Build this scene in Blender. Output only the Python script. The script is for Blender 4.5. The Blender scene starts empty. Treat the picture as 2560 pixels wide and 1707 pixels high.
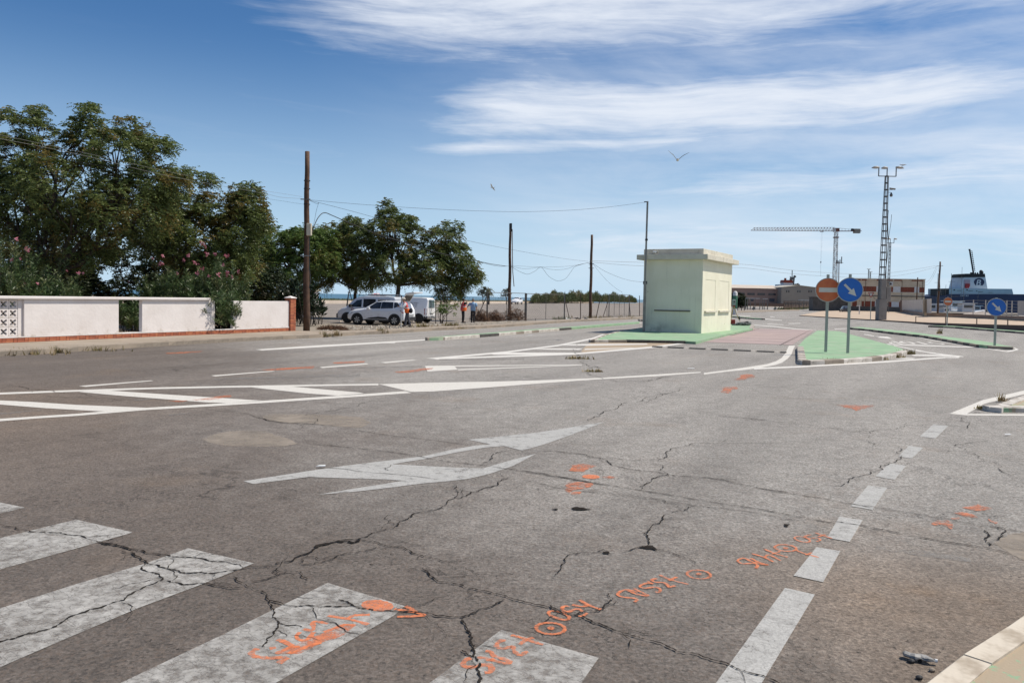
import bpy, bmesh, math, random
import numpy as np
from mathutils import Vector, Matrix
from mathutils.geometry import tessellate_polygon

SC = bpy.context.scene
COL = SC.collection
rnd = random.Random(7)

# ---------------------------------------------------------------- camera
F, H = 1991.0, 1.95                 # focal length in photo pixels, eye height in metres
PX, PY = 1280.0, 810.0
RO = math.radians(1.1)
PI_ = math.atan(67.1 / F)
CP, SP, CR, SR = math.cos(PI_), math.sin(PI_), math.cos(RO), math.sin(RO)
cam_d = bpy.data.cameras.new('camera')
cam = bpy.data.objects.new('camera', cam_d)
COL.objects.link(cam)
cam_d.sensor_fit = 'HORIZONTAL'
cam_d.sensor_width = 36.0
cam_d.lens = F * 36.0 / 2560.0
cam_d.shift_y = (PY - 853.5) / 2560.0
cam_d.clip_start = 0.1
cam_d.clip_end = 30000
_up = Vector((0, SP, CP)); _fw = Vector((0, CP, -SP)); _rt = Vector((1, 0, 0))
_cx = _rt * CR + _up * SR
_cy = _rt * -SR + _up * CR
_cz = -_fw
cam.matrix_world = Matrix(((_cx.x, _cy.x, _cz.x, 0), (_cx.y, _cy.y, _cz.y, 0), (_cx.z, _cy.z, _cz.z, H), (0, 0, 0, 1)))
SC.camera = cam

# ---------------------------------------------------------------- light
SUN_EL, SUN_AZ = math.radians(57), math.radians(8)      # azimuth from +X towards +Y
sun_dir = Vector((math.cos(SUN_EL) * math.cos(SUN_AZ), math.cos(SUN_EL) * math.sin(SUN_AZ), math.sin(SUN_EL)))
sd = bpy.data.lights.new('sun', 'SUN'); sd.energy = 5.0; sd.angle = math.radians(0.53); sd.color = (1.0, 0.925, 0.81)
so = bpy.data.objects.new('sun', sd); COL.objects.link(so)
so.rotation_euler = (-sun_dir).to_track_quat('-Z', 'Y').to_euler()
so.location = (60, 0, 80)

SC.view_settings.view_transform = 'Standard'
SC.view_settings.look = 'None'
SC.view_settings.exposure = 0.02
SC.view_settings.gamma = 1.0
SC.view_settings.use_curve_mapping = False
SC.render.engine = 'CYCLES'
SC.cycles.max_bounces = 6
SC.cycles.transparent_max_bounces = 24
SC.cycles.diffuse_bounces = 3
SC.cycles.glossy_bounces = 2

class NX:
    """tiny expression helper for shader math nodes"""
    def __init__(s, nt, sock): s.nt, s.o = nt, sock
    def _m(s, op, *a, clamp=False):
        n = s.nt.nodes.new('ShaderNodeMath'); n.operation = op; n.use_clamp = clamp
        for i, v in enumerate((s,) + a):
            if isinstance(v, NX): s.nt.links.new(v.o, n.inputs[i])
            else: n.inputs[i].default_value = v
        return NX(s.nt, n.outputs[0])
    def __add__(s, b): return s._m('ADD', b)
    __radd__ = __add__
    def __sub__(s, b): return s._m('SUBTRACT', b)
    def __rsub__(s, b): return (s * -1.0) + b
    def __mul__(s, b): return s._m('MULTIPLY', b)
    __rmul__ = __mul__
    def __truediv__(s, b): return s._m('DIVIDE', b)
    def sat(s): return s._m('ADD', 0.0, clamp=True)
    def mx(s, b): return s._m('MAXIMUM', b)
    def mn(s, b): return s._m('MINIMUM', b)
    def pw(s, b): return s._m('POWER', b)
    def ab(s): return s._m('ABSOLUTE')
    def ss(s, a, b):
        n = s.nt.nodes.new('ShaderNodeMapRange'); n.interpolation_type = 'SMOOTHSTEP'
        s.nt.links.new(s.o, n.inputs[0]); n.inputs[1].default_value = a; n.inputs[2].default_value = b
        return NX(s.nt, n.outputs[0])
    def gauss(s, c, w):
        q = (s - c) / w
        return (q * q * -1.0)._m('EXPONENT')

def combine(nt, x, y, z=0.0):
    n = nt.nodes.new('ShaderNodeCombineXYZ')
    for i, v in enumerate((x, y, z)):
        if isinstance(v, NX): nt.links.new(v.o, n.inputs[i])
        else: n.inputs[i].default_value = v
    return n.outputs[0]

def noise(nt, vec, scale, detail=4.0, rough=0.5, dist=0.0, lac=2.0):
    n = nt.nodes.new('ShaderNodeTexNoise')
    if vec is not None: nt.links.new(vec, n.inputs['Vector'])
    n.inputs['Scale'].default_value = scale; n.inputs['Detail'].default_value = detail
    n.inputs['Roughness'].default_value = rough; n.inputs['Distortion'].default_value = dist
    n.inputs['Lacunarity'].default_value = lac
    return NX(nt, n.outputs[0])

def mixc(nt, f, a, b):
    n = nt.nodes.new('ShaderNodeMix'); n.data_type = 'RGBA'
    for i, v in ((0, f), (6, a), (7, b)):
        if isinstance(v, NX): nt.links.new(v.o, n.inputs[i])
        elif hasattr(v, 'is_output'): nt.links.new(v, n.inputs[i])
        elif i == 0: n.inputs[i].default_value = v
        else: n.inputs[i].default_value = tuple(v) + (1.0,) if len(v) == 3 else v
    return n.outputs[2]

# ---------------------------------------------------------------- sky with cirrus
W = bpy.data.worlds.new('World'); SC.world = W; W.use_nodes = True
nt = W.node_tree; nt.nodes.clear()
out = nt.nodes.new('ShaderNodeOutputWorld'); bg = nt.nodes.new('ShaderNodeBackground')
sky = nt.nodes.new('ShaderNodeTexSky'); sky.sky_type = 'NISHITA'; sky.sun_disc = False
sky.sun_elevation = SUN_EL; sky.sun_rotation = math.pi / 2 - SUN_AZ
sky.altitude = 0; sky.air_density = 1.0; sky.dust_density = 0.6; sky.ozone_density = 1.6
tc = nt.nodes.new('ShaderNodeTexCoord'); sx = nt.nodes.new('ShaderNodeSeparateXYZ')
nt.links.new(tc.outputs['Generated'], sx.inputs[0])
dx, dy, dz = (NX(nt, sx.outputs[i]) for i in range(3))
az = dx._m('ARCTAN2', dy)                                   # angle along the horizon, 0 straight ahead
el = dz._m('ARCSINE')
wv = noise(nt, combine(nt, az * 2.0, el * 4.0, 0.3), 1.4, 3.0) - 0.5
e2 = el + wv * 0.035
slope = e2 + az * 0.045 + wv * 0.01
fib = noise(nt, combine(nt, az * 2.2 + slope * 4.0, slope * 26.0 - az * 1.2, 1.7), 1.5, 9.0, 0.62, 0.55)
fine = noise(nt, combine(nt, az * 10.0 + e2 * 16.0, slope * 75.0 - az * 5.0, 4.1), 1.0, 6.0, 0.62, 0.3)
puff = noise(nt, combine(nt, az * 2.6 + slope * 3.0, e2 * 9.0, 9.0), 1.6, 8.0, 0.60, 0.2)
tex = fib * 0.48 + fine * 0.20 + puff * 0.32
b1 = (e2 - 0.365).gauss(0.0, 0.082) * az.ss(-0.46, -0.06)
b2 = e2.gauss(0.232, 0.044) * az.ss(-0.22, 0.03) * (1.0 - az.ss(0.46, 0.66) * 0.7)
b2b = (e2 - (az - 0.1) * 0.05).gauss(0.195, 0.014) * az.ss(-0.24, -0.02) * (1.0 - az.ss(0.15, 0.42))
b3 = e2.gauss(0.145, 0.034) * az.ss(-0.10, 0.30) * 0.78
b4 = e2.gauss(0.075, 0.035) * az.ss(-0.30, 0.20) * 0.66
top = e2.ss(0.42, 0.60) * 0.12
msk = (b1 * 1.05).mx(b2 * 0.95).mx(b2b * 0.75).mx(b3).mx(b4).mx(top)
cl = ((tex - 0.5) * 1.25 + msk * 0.54 - 0.12).ss(0.0, 0.50)
cl = cl * 0.92
thin = (fib * 0.6 + puff * 0.4 - 0.55).mx(0.0) * 1.2 * az.ss(-0.7, 0.2)
veil = (0.30 + (puff - 0.5) * 1.1 + (fib - 0.5) * 0.5).mx(0.0) * az.ss(-0.28, 0.30)
cl = cl.mx(thin).mx(veil).mn(0.92) * (1.0 - el.ss(0.44, 0.75) * 0.80) * dz.ss(-0.01, 0.02)
hz = (1.0 - el.ss(-0.06, 0.32)) * 0.92
tn = nt.nodes.new('ShaderNodeVectorMath'); tn.operation = 'MULTIPLY'
nt.links.new(sky.outputs[0], tn.inputs[0]); tn.inputs[1].default_value = (0.40, 0.665, 0.92)
skyc = mixc(nt, hz, tn.outputs[0], (5.5, 7.25, 8.9))
cloudc = mixc(nt, cl, skyc, (7.7, 8.15, 8.9))
nt.links.new(cloudc, bg.inputs[0]); bg.inputs[1].default_value = 0.108
nt.links.new(bg.outputs[0], out.inputs[0])

# ---------------------------------------------------------------- photo pixel -> ground point (survey of the place)
def ray(x, y):
    u, v = x - PX, PY - y
    a, b = u * CR - v * SR, u * SR + v * CR
    return (a, F * CP + b * SP, -F * SP + b * CP)
def G(x, y, z=0.0):
    d = ray(x, y); t = (z - H) / d[2]
    return (d[0] * t, d[1] * t, z)
def D(x, y, Y):
    d = ray(x, y); t = Y / d[1]
    return (d[0] * t, Y, H + d[2] * t)
ZS = {'A': (0, 720, 2.6133), 'B': (800, 760, 2.352), 'C': (1600, 760, 2.45), 'D': (0, 1100, 2.5833),
      'E': (600, 1020, 2.2822), 'F': (1300, 1020, 2.2829), 'Q': (1760, 960, 2.0988), 'K': (2160, 790, 5.88),
      'L': (1820, 740, 7.127), 'M': (1050, 540, 3.856), 'N': (800, 680, 4.704), 'P': (0, 200, 2.2405),
      'R': (1800, 380, 2.904), 'S1': (1120, 1480, 5.345), 'S2': (1520, 1320, 3.92), 'S3': (610, 1470, 5.004),
      'S4': (2280, 1230, 7.84), 'S5': (1370, 1130, 9.224), 'T': (2200, 1580, 6.533), 'W': (0, 0, 0.91875),
      'U': (600, 350, 2.851), 'V': (2340, 610, 7.127), 'X': (2120, 660, 9.8), 'Y': (1830, 660, 9.8),
      'I': (1550, 480, 3.7325), 'J': (700, 660, 8.25), 'src': (0, 0, 1.0)}
def zp(k, x, y):
    ox, oy, s = ZS[k]
    return ox + x / s, oy + y / s
def gz(k, pts, z=0.0):
    return [G(*zp(k, x, y), z) for x, y in pts]
# ================================================================ builders
def link(o, parent=None):
    COL.objects.link(o)
    if parent is not None:
        o.parent = parent
        o.matrix_parent_inverse = parent.matrix_basis.inverted()
    return o
def tag(o, label=None, cat=None, group=None, kind=None):
    if label: o['label'] = label
    if cat: o['category'] = cat
    if group: o['group'] = group
    if kind: o['kind'] = kind
    return o
def empty(name, loc, label, cat, rz=0.0, group=None):
    o = bpy.data.objects.new(name, None); o.location = loc; o.rotation_euler = (0, 0, rz)
    o.empty_display_size = 0.3
    COL.objects.link(o)
    return tag(o, label, cat, group)

class MB:
    def __init__(s): s.v, s.f = [], []
    def add(s, v, f):
        n = len(s.v); s.v += [tuple(p) for p in v]; s.f += [tuple(i + n for i in q) for q in f]; return s
    def box(s, x0, y0, z0, x1, y1, z1):
        return s.add([(x0, y0, z0), (x1, y0, z0), (x1, y1, z0), (x0, y1, z0), (x0, y0, z1), (x1, y0, z1), (x1, y1, z1), (x0, y1, z1)],
                     [(3, 2, 1, 0), (4, 5, 6, 7), (0, 1, 5, 4), (1, 2, 6, 5), (2, 3, 7, 6), (3, 0, 4, 7)])
    def bar(s, a, b, w, h=None, up=(0, 0, 1)):
        h = h or w
        a, b = Vector(a), Vector(b); d = (b - a)
        if d.length < 1e-6: return s
        d.normalize(); u = Vector(up)
        if abs(d.dot(u)) > 0.98: u = Vector((1, 0, 0))
        r = d.cross(u).normalized(); u = r.cross(d)
        v = [p + r * i * w / 2 + u * j * h / 2 for p in (a, b) for i, j in ((-1, -1), (1, -1), (1, 1), (-1, 1))]
        return s.add(v, [(0, 1, 2, 3), (7, 6, 5, 4), (0, 4, 5, 1), (1, 5, 6, 2), (2, 6, 7, 3), (3, 7, 4, 0)])
    def tube(s, pts, rad, n=8, caps=True):
        pts = [Vector(p) for p in pts]
        if not hasattr(rad, '__len__'): rad = [rad] * len(pts)
        base = len(s.v); pr = None
        for i, p in enumerate(pts):
            d = (pts[min(i + 1, len(pts) - 1)] - pts[max(i - 1, 0)])
            if d.length < 1e-9: d = Vector((0, 0, 1))
            d.normalize()
            if pr is None:
                u = Vector((0, 0, 1)) if abs(d.z) < 0.9 else Vector((1, 0, 0))
                r = d.cross(u).normalized()
            else:
                r = (pr - d * pr.dot(d)).normalized()
            pr = r; u = d.cross(r)
            for k in range(n):
                a = 2 * math.pi * k / n
                s.v.append(tuple(p + (r * math.cos(a) + u * math.sin(a)) * rad[i]))
        for i in range(len(pts) - 1):
            for k in range(n):
                q = base + i * n
                s.f.append((q + k, q + (k + 1) % n, q + n + (k + 1) % n, q + n + k))
        if caps:
            s.f.append(tuple(base + k for k in reversed(range(n))))
            q = base + (len(pts) - 1) * n
            s.f.append(tuple(q + k for k in range(n)))
        return s
    def lathe(s, prof, c=(0, 0, 0), n=16, axis='z'):
        pts = []
        base = len(s.v)
        for r, h in prof:
            for k in range(n):
                a = 2 * math.pi * k / n
                x, y = r * math.cos(a), r * math.sin(a)
                p = (x, y, h) if axis == 'z' else ((x, h, y) if axis == 'y' else (h, x, y))
                s.v.append((p[0] + c[0], p[1] + c[1], p[2] + c[2]))
        for i in range(len(prof) - 1):
            for k in range(n):
                q = base + i * n
                s.f.append((q + k, q + (k + 1) % n, q + n + (k + 1) % n, q + n + k))
        return s
    def prism(s, poly, z0, z1):
        """poly: list of (x,y) or (x,y,z); extruded from z0 to z1 (numbers)"""
        n = len(poly); b = [(p[0], p[1], z0) for p in poly]; t = [(p[0], p[1], z1) for p in poly]
        tri = tessellate_polygon([[Vector((p[0], p[1], 0)) for p in poly]])
        fs = [(i, (i + 1) % n, n + (i + 1) % n, n + i) for i in range(n)]
        for q in tri: fs += [tuple(n + i for i in q), tuple(reversed(q))]
        return s.add(b + t, fs)
    def sheet(s, poly):
        tri = tessellate_polygon([[Vector((p[0], p[1], 0)) for p in poly]])
        fs = []
        for q in tri:
            a, b, c = (Vector(poly[i]) for i in q)
            if (b - a).cross(c - a).z < 0: q = tuple(reversed(q))
            fs.append(tuple(q))
        return s.add(poly, fs)
    def plate(s, poly, nrm, th):
        """planar 3D polygon (convex or concave) given thickness along nrm"""
        nrm = Vector(nrm).normalized()
        a = Vector((0, 0, 1)) if abs(nrm.z) < 0.9 else Vector((1, 0, 0))
        r = a.cross(nrm).normalized(); u = nrm.cross(r)
        p2 = [Vector((Vector(p).dot(r), Vector(p).dot(u), 0)) for p in poly]
        tri = tessellate_polygon([p2]); n = len(poly)
        t = [tuple(Vector(p) + nrm * th) for p in poly]
        fs = [(i, (i + 1) % n, n + (i + 1) % n, n + i) for i in range(n)]
        for q in tri: fs += [tuple(n + i for i in q), tuple(reversed(q))]
        return s.add(list(poly) + t, fs)
    def ball(s, c, r, n=10, m=6):
        rx, ry, rz = r if hasattr(r, '__len__') else (r, r, r)
        base = len(s.v)
        for i in range(m + 1):
            t = math.pi * i / m
            for k in range(n):
                a = 2 * math.pi * k / n
                s.v.append((c[0] + rx * math.sin(t) * math.cos(a), c[1] + ry * math.sin(t) * math.sin(a), c[2] - rz * math.cos(t)))
        for i in range(m):
            for k in range(n):
                q = base + i * n
                s.f.append((q + k, q + (k + 1) % n, q + n + (k + 1) % n, q + n + k))
        return s
    def tr(s, M):
        s.v = [tuple(M @ Vector(p)) for p in s.v]; return s
    def mesh(s, name, m=None, smooth=False, fix=True):
        me = bpy.data.meshes.new(name); me.from_pydata(s.v, [], s.f)
        if fix:
            bm = bmesh.new(); bm.from_mesh(me); bmesh.ops.recalc_face_normals(bm, faces=bm.faces); bm.to_mesh(me); bm.free()
        if m: me.materials.append(m)
        if smooth:
            me.polygons.foreach_set('use_smooth', [True] * len(me.polygons))
        me.update(); return me
    def build(s, name, m=None, parent=None, smooth=False, fix=True):
        return link(bpy.data.objects.new(name, s.mesh(name, m, smooth, fix)), parent)

def bevel(o, w=0.01, seg=2, ang=40):
    md = o.modifiers.new('bevel', 'BEVEL'); md.width = w; md.segments = seg; md.limit_method = 'ANGLE'; md.angle_limit = math.radians(ang)
    return o
def np_mesh(name, V, Q, m, parent=None):
    """numpy verts (N,3), quads (M,4)"""
    me = bpy.data.meshes.new(name)
    V = np.asarray(V, np.float32); Q = np.asarray(Q, np.int32); k = Q.shape[1]
    me.vertices.add(len(V)); me.vertices.foreach_set('co', V.ravel())
    me.loops.add(Q.size); me.loops.foreach_set('vertex_index', Q.ravel())
    me.polygons.add(len(Q)); me.polygons.foreach_set('loop_start', np.arange(0, Q.size, k, dtype=np.int32))
    me.materials.append(m); me.update(calc_edges=True); me.validate()
    return link(bpy.data.objects.new(name, me), parent)
def dup(root, loc=None, rz=None, label=None):
    r = root.copy(); COL.objects.link(r)
    if loc is not None: r.location = loc
    if rz is not None: r.rotation_euler = (0, 0, rz)
    if label: r['label'] = label
    for ch in root.children:
        c = ch.copy(); COL.objects.link(c); c.parent = r
        for g in ch.children:
            d = g.copy(); COL.objects.link(d); d.parent = c
    return r

# ================================================================ materials
MATS = {}
def new_mat(name):
    m = bpy.data.materials.new(name); m.use_nodes = True
    nt = m.node_tree; b = nt.nodes['Principled BSDF']
    return m, nt, b
def coords(nt, kind='Object'):
    t = nt.nodes.new('ShaderNodeTexCoord'); return t.outputs[kind]
def bump(nt, b, h, strength=0.3, dist=0.01):
    n = nt.nodes.new('ShaderNodeBump'); n.inputs['Strength'].default_value = strength; n.inputs['Distance'].default_value = dist
    nt.links.new(h.o, n.inputs['Height']); nt.links.new(n.outputs[0], b.inputs['Normal'])
def mat(name, c1, c2=None, scale=3.0, rough=0.7, metal=0.0, spec=0.4, bmp=0.0, bscale=None, detail=5.0, lo=0.3, hi=0.7, c3=None, scale3=30.0, f3=0.5):
    """surface with a noise mix of two (three) colours and a fine relief"""
    if name in MATS: return MATS[name]
    m, nt, b = new_mat(name)
    co = coords(nt)
    b.inputs['Roughness'].default_value = rough; b.inputs['Metallic'].default_value = metal
    b.inputs['Specular IOR Level'].default_value = spec
    if c2 is None: c2 = tuple(x * 0.82 for x in c1)
    f = noise(nt, co, scale, detail, 0.6).ss(lo, hi)
    c = mixc(nt, f, c1, c2)
    if c3 is not None:
        c = mixc(nt, noise(nt, co, scale3, 4.0, 0.65).ss(0.55, 0.72) * f3, c, c3)
    nt.links.new(c, b.inputs['Base Color'])
    if bmp: bump(nt, b, noise(nt, co, bscale or scale * 8, 4.0), bmp, 0.01)
    MATS[name] = m; return m
def paint_mat(name, col, col2, wear=0.35, scale=9.0, crackle=0.0, soft=0.08, rough=0.7, stretch=None, base=None):
    """worn road paint: bare where the noise has rubbed it off"""
    if name in MATS: return MATS[name]
    m, nt, b = new_mat(name); co = coords(nt)
    n1 = noise(nt, co, scale, 8.0, 0.72); n2 = noise(nt, co, scale * 9, 4.0, 0.7); n3 = noise(nt, co, 1.3, 3.0)
    v = n1 * 0.5 + n2 * 0.3 + n3 * 0.2
    t = 0.32 + wear * 0.32
    a = v.ss(t - soft, t + soft)
    if crackle:
        vo = nt.nodes.new('ShaderNodeTexVoronoi'); vo.feature = 'DISTANCE_TO_EDGE'; vo.inputs['Scale'].default_value = 13.0
        wv = noise(nt, co, 6.0, 4.0)
        ad = nt.nodes.new('ShaderNodeVectorMath'); ad.operation = 'ADD'
        nt.links.new(co, ad.inputs[0]); nt.links.new(combine(nt, wv * 0.35, wv * -0.3, 0.0), ad.inputs[1]); nt.links.new(ad.outputs[0], vo.inputs['Vector'])
        e = NX(nt, vo.outputs['Distance']).ss(0.010, 0.05)
        a = a * (1.0 - (1.0 - e) * crackle)
    c = mixc(nt, n2.ss(0.35, 0.65), col, col2)
    nt.links.new(c, b.inputs['Base Color']); b.inputs['Roughness'].default_value = rough
    b.inputs['Specular IOR Level'].default_value = 0.25
    bump(nt, b, noise(nt, co, 130.0, 3.0), 0.5, 0.006)
    nt.links.new(a.o, b.inputs['Alpha'])
    MATS[name] = m; return m
def leaf_mat(name, c1, c2, c3, amt3=0.3, transl=0.25, rough=0.5, clump=0.9):
    if name in MATS: return MATS[name]
    m, nt, b = new_mat(name); co = coords(nt)
    g = nt.nodes.new('ShaderNodeNewGeometry'); r = NX(nt, g.outputs['Random Per Island'])
    cn = noise(nt, co, clump, 3.0).ss(0.42, 0.62)
    c = mixc(nt, r, c1, c2)
    c = mixc(nt, ((cn * 0.75 + r * 0.5) - (1.0 - amt3)).ss(0.0, 0.25), c, c3)
    nt.links.new(c, b.inputs['Base Color']); b.inputs['Roughness'].default_value = rough; b.inputs['Specular IOR Level'].default_value = 0.3
    if transl:
        tr = nt.nodes.new('ShaderNodeBsdfTranslucent'); nt.links.new(c, tr.inputs[0])
        mx = nt.nodes.new('ShaderNodeMixShader'); mx.inputs[0].default_value = transl
        o = nt.nodes['Material Output']
        nt.links.new(b.outputs[0], mx.inputs[1]); nt.links.new(tr.outputs[0], mx.inputs[2]); nt.links.new(mx.outputs[0], o.inputs[0])
    MATS[name] = m; return m
def glass_mat(name, col=(0.02, 0.025, 0.03), rough=0.06):
    if name in MATS: return MATS[name]
    m, nt, b = new_mat(name)
    co = coords(nt)
    nt.links.new(mixc(nt, noise(nt, co, 2.5, 2.0).ss(0.35, 0.65), col, tuple(x * 2.2 for x in col)), b.inputs['Base Color'])
    b.inputs['Roughness'].default_value = rough; b.inputs['Specular IOR Level'].default_value = 0.6
    MATS[name] = m; return m
# ================================================================ asphalt
def asphalt(name, ca, cb, dirt, grain=60.0, dirt_amt=1.0, shift=0.0):
    m, nt, b = new_mat(name); co = coords(nt)
    sp = nt.nodes.new('ShaderNodeSeparateXYZ'); nt.links.new(co, sp.inputs[0])
    X, Y = NX(nt, sp.outputs[0]), NX(nt, sp.outputs[1])
    vo = nt.nodes.new('ShaderNodeTexVoronoi'); vo.inputs['Scale'].default_value = grain; nt.links.new(co, vo.inputs['Vector'])
    sc = nt.nodes.new('ShaderNodeSeparateColor'); nt.links.new(vo.outputs['Color'], sc.inputs[0])
    stone = NX(nt, sc.outputs[0]); hue = NX(nt, sc.outputs[1])
    fine = noise(nt, co, 34.0, 6.0, 0.8)
    mid = noise(nt, co, 4.0, 5.0, 0.62)
    big = noise(nt, co, 0.22, 4.0, 0.6, 0.4)
    drv = noise(nt, combine(nt, (X * 0.62 - Y * 0.35) * 0.9, (X * 0.35 + Y * 0.8) * 0.10, 2.0), 1.0, 4.0, 0.6)   # tyre-worn lanes
    c = mixc(nt, ((big - 0.5) * 1.1 + (mid - 0.5) * 0.25 + (X * 0.105 + (Y - 7.0).mx(0.0) * 0.045 + (Y - 7.2).mn(0.0) * 0.13).mx(-0.6).mn(0.5) + 0.50 + shift).ss(0.05, 0.95), ca, cb)
    # brown dust washed in towards the kerbs
    d = noise(nt, co, 0.45, 6.0, 0.68)
    vc = nt.nodes.new('ShaderNodeTexVoronoi'); vc.feature = 'DISTANCE_TO_EDGE'; vc.inputs['Scale'].default_value = 1.0
    wc = noise(nt, co, 1.6, 6.0, 0.65); wd = noise(nt, co, 1.9, 6.0, 0.65, 0.3)
    nt.links.new(combine(nt, X * 1.05 + (wc - 0.5) * 2.0, Y * 0.8 + (wd - 0.5) * 2.0, 0.0), vc.inputs['Vector'])
    hair = (1.0 - NX(nt, vc.outputs['Distance']).ss(0.002, 0.012)) * noise(nt, co, 0.33, 3.0).ss(0.47, 0.60) * (1.0 - Y.ss(16.0, 30.0))
    kerb_near = (X - 1.0).ss(0.0, 1.5) * (1.0 - (Y - 5.2).ss(0.0, 2.0))
    verge = (1.0 - (X + 6.5).ss(-3.5, 3.0)) * (1.0 - (Y - 12.0).ss(0.0, 6.0))
    dm = ((d - 0.56).mx(0.0) * 2.2 + kerb_near * d * 1.05 + verge * d * 0.9).sat() * dirt_amt
    c = mixc(nt, dm, c, dirt)
    # single stones, dark binder pits, light chips
    k = 0.70 + stone * 0.50 + (fine - 0.5) * 2.8 + (noise(nt, co, 15.0, 4.0, 0.7) - 0.5) * 0.8
    k = k * (0.94 + (drv - 0.5) * 0.85) * (0.9 + (mid - 0.5) * 0.6) * (1.0 - noise(nt, co, 0.8, 4.0, 0.6, 0.6).ss(0.60, 0.74) * 0.22)
    pit = (noise(nt, co, 22.0, 5.0, 0.7) * 0.7 + noise(nt, co, 1.7, 3.0) * 0.3).ss(0.60, 0.68)
    k = k * (1.0 - pit * 0.75) * (1.0 - hair * 0.62)
    mul = nt.nodes.new('ShaderNodeVectorMath'); mul.operation = 'SCALE'
    nt.links.new(c, mul.inputs[0]); nt.links.new(k.mx(0.12).o, mul.inputs['Scale'])
    warm = mixc(nt, (hue - 0.6).mx(0.0) * 1.1, mul.outputs[0], (0.16, 0.115, 0.085))
    nt.links.new(warm, b.inputs['Base Color'])
    b.inputs['Roughness'].default_value = 0.82; b.inputs['Specular IOR Level'].default_value = 0.35
    bump(nt, b, stone * 0.35 + fine * 0.9 - pit * 0.9, 1.0, 0.012)
    return m
M_ROAD = asphalt('asphalt', (0.172, 0.144, 0.122), (0.350, 0.328, 0.298), (0.27, 0.190, 0.125))
M_LOT = asphalt('old_asphalt', (0.27, 0.232, 0.195), (0.29, 0.252, 0.215), (0.19, 0.155, 0.12), 30.0, 0.6)
M_PATCH = paint_mat('asphalt_fill', (0.36, 0.305, 0.245), (0.25, 0.215, 0.18), 0.46, 2.2, soft=0.20, rough=.9)
M_SOIL = mat('sandy_soil', (0.33, 0.25, 0.175), (0.25, 0.185, 0.125), 0.5, 0.95, bmp=0.4, bscale=9.0, c3=(0.40, 0.33, 0.25), scale3=5.0)
M_GRAVEL = mat('gravel_soil', (0.30, 0.255, 0.20), (0.21, 0.175, 0.135), 1.2, 0.95, bmp=0.8, bscale=22.0, c3=(0.36, 0.32, 0.27), scale3=28.0, f3=0.9)
M_PAVE = mat('pavement_concrete', (0.335, 0.275, 0.215), (0.275, 0.225, 0.172), 0.7, 0.9, bmp=0.3, bscale=40.0, c3=(0.23, 0.19, 0.14), scale3=6.0, f3=0.5)
M_KERB = mat('kerb_concrete', (0.29, 0.245, 0.195), (0.21, 0.175, 0.14), 2.0, 0.9, bmp=0.4, bscale=30.0, c3=(0.14, 0.12, 0.095), scale3=9.0, f3=0.6)
M_KWHITE = mat('kerb_white_paint', (0.58, 0.54, 0.49), (0.40, 0.36, 0.31), 3.0, 0.85, bmp=0.4, bscale=30.0, c3=(0.17, 0.145, 0.12), scale3=7.0, f3=0.85)
M_KBLACK = mat('kerb_black_paint', (0.035, 0.033, 0.032), (0.075, 0.068, 0.06), 4.0, 0.8, bmp=0.3, bscale=30.0, c3=(0.2, 0.18, 0.15), scale3=9.0, f3=0.5)
def green_paint(name, bare):
    m, nt, b = new_mat(name); co = coords(nt)
    n = noise(nt, co, 1.1, 7.0, 0.68); f = noise(nt, co, 7.0, 5.0, 0.7)
    sp = nt.nodes.new('ShaderNodeSeparateXYZ'); nt.links.new(co, sp.inputs[0])
    st = noise(nt, combine(nt, NX(nt, sp.outputs[0]) * 0.35, NX(nt, sp.outputs[1]) * 2.4, 0.0), 1.6, 5.0, 0.65)
    c = mixc(nt, n.ss(0.35, 0.65), (0.285, 0.435, 0.265), (0.225, 0.345, 0.215))
    c = mixc(nt, st.ss(0.50, 0.70) * 0.65, c, (0.16, 0.205, 0.13))
    c = mixc(nt, noise(nt, co, 0.9, 7.0, 0.72).ss(0.50, 0.64) * 0.7, c, (0.33, 0.36, 0.27))
    c = mixc(nt, (f * 0.5 + n * 0.5).ss(0.62 - bare, 0.66 - bare), c, (0.36, 0.29, 0.205))
    nt.links.new(c, b.inputs['Base Color']); b.inputs['Roughness'].default_value = 0.85; b.inputs['Specular IOR Level'].default_value = 0.25
    bump(nt, b, noise(nt, co, 45.0, 4.0), 0.35, 0.008)
    return m
M_GREEN = green_paint('green_island_paint', 0.0)
M_GREENWORN = green_paint('worn_green_paint', 0.145)
M_WHITE = paint_mat('road_paint', (0.66, 0.63, 0.575), (0.50, 0.47, 0.42), 0.12, 6.0)
M_WHITEFAR = paint_mat('bright_road_paint', (0.68, 0.655, 0.61), (0.55, 0.52, 0.47), -0.10, 4.0)
M_ZEBRA = paint_mat('worn_zebra_paint', (0.55, 0.53, 0.495), (0.33, 0.315, 0.29), 0.48, 11.0, crackle=0.35, soft=.14)
M_ARROW = paint_mat('thin_road_paint', (0.46, 0.45, 0.425), (0.33, 0.32, 0.30), 0.30, 7.0, crackle=0.2)
M_GHOST = paint_mat('ghost_paint', (0.33, 0.31, 0.285), (0.24, 0.225, 0.205), 0.72, 5.0, soft=0.16)
M_SPRAY = paint_mat('orange_spray', (0.84, 0.29, 0.12), (0.66, 0.17, 0.07), 0.50, 34.0, soft=0.16)
M_SPRAYTHIN = paint_mat('faded_orange_spray', (0.74, 0.24, 0.10), (0.46, 0.15, 0.08), 0.60, 12.0, soft=0.10)
M_CRACK = mat('crack_gap', (0.040, 0.035, 0.031), (0.018, 0.016, 0.015), 6.0, 1.0, spec=0.0)
M_BEIGE = paint_mat('beige_concrete_skin', (0.40, 0.31, 0.22), (0.33, 0.26, 0.18), -0.2, 3.0)

def structure(o, **k): o['kind'] = 'structure'; return tag(o, **k)

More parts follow.
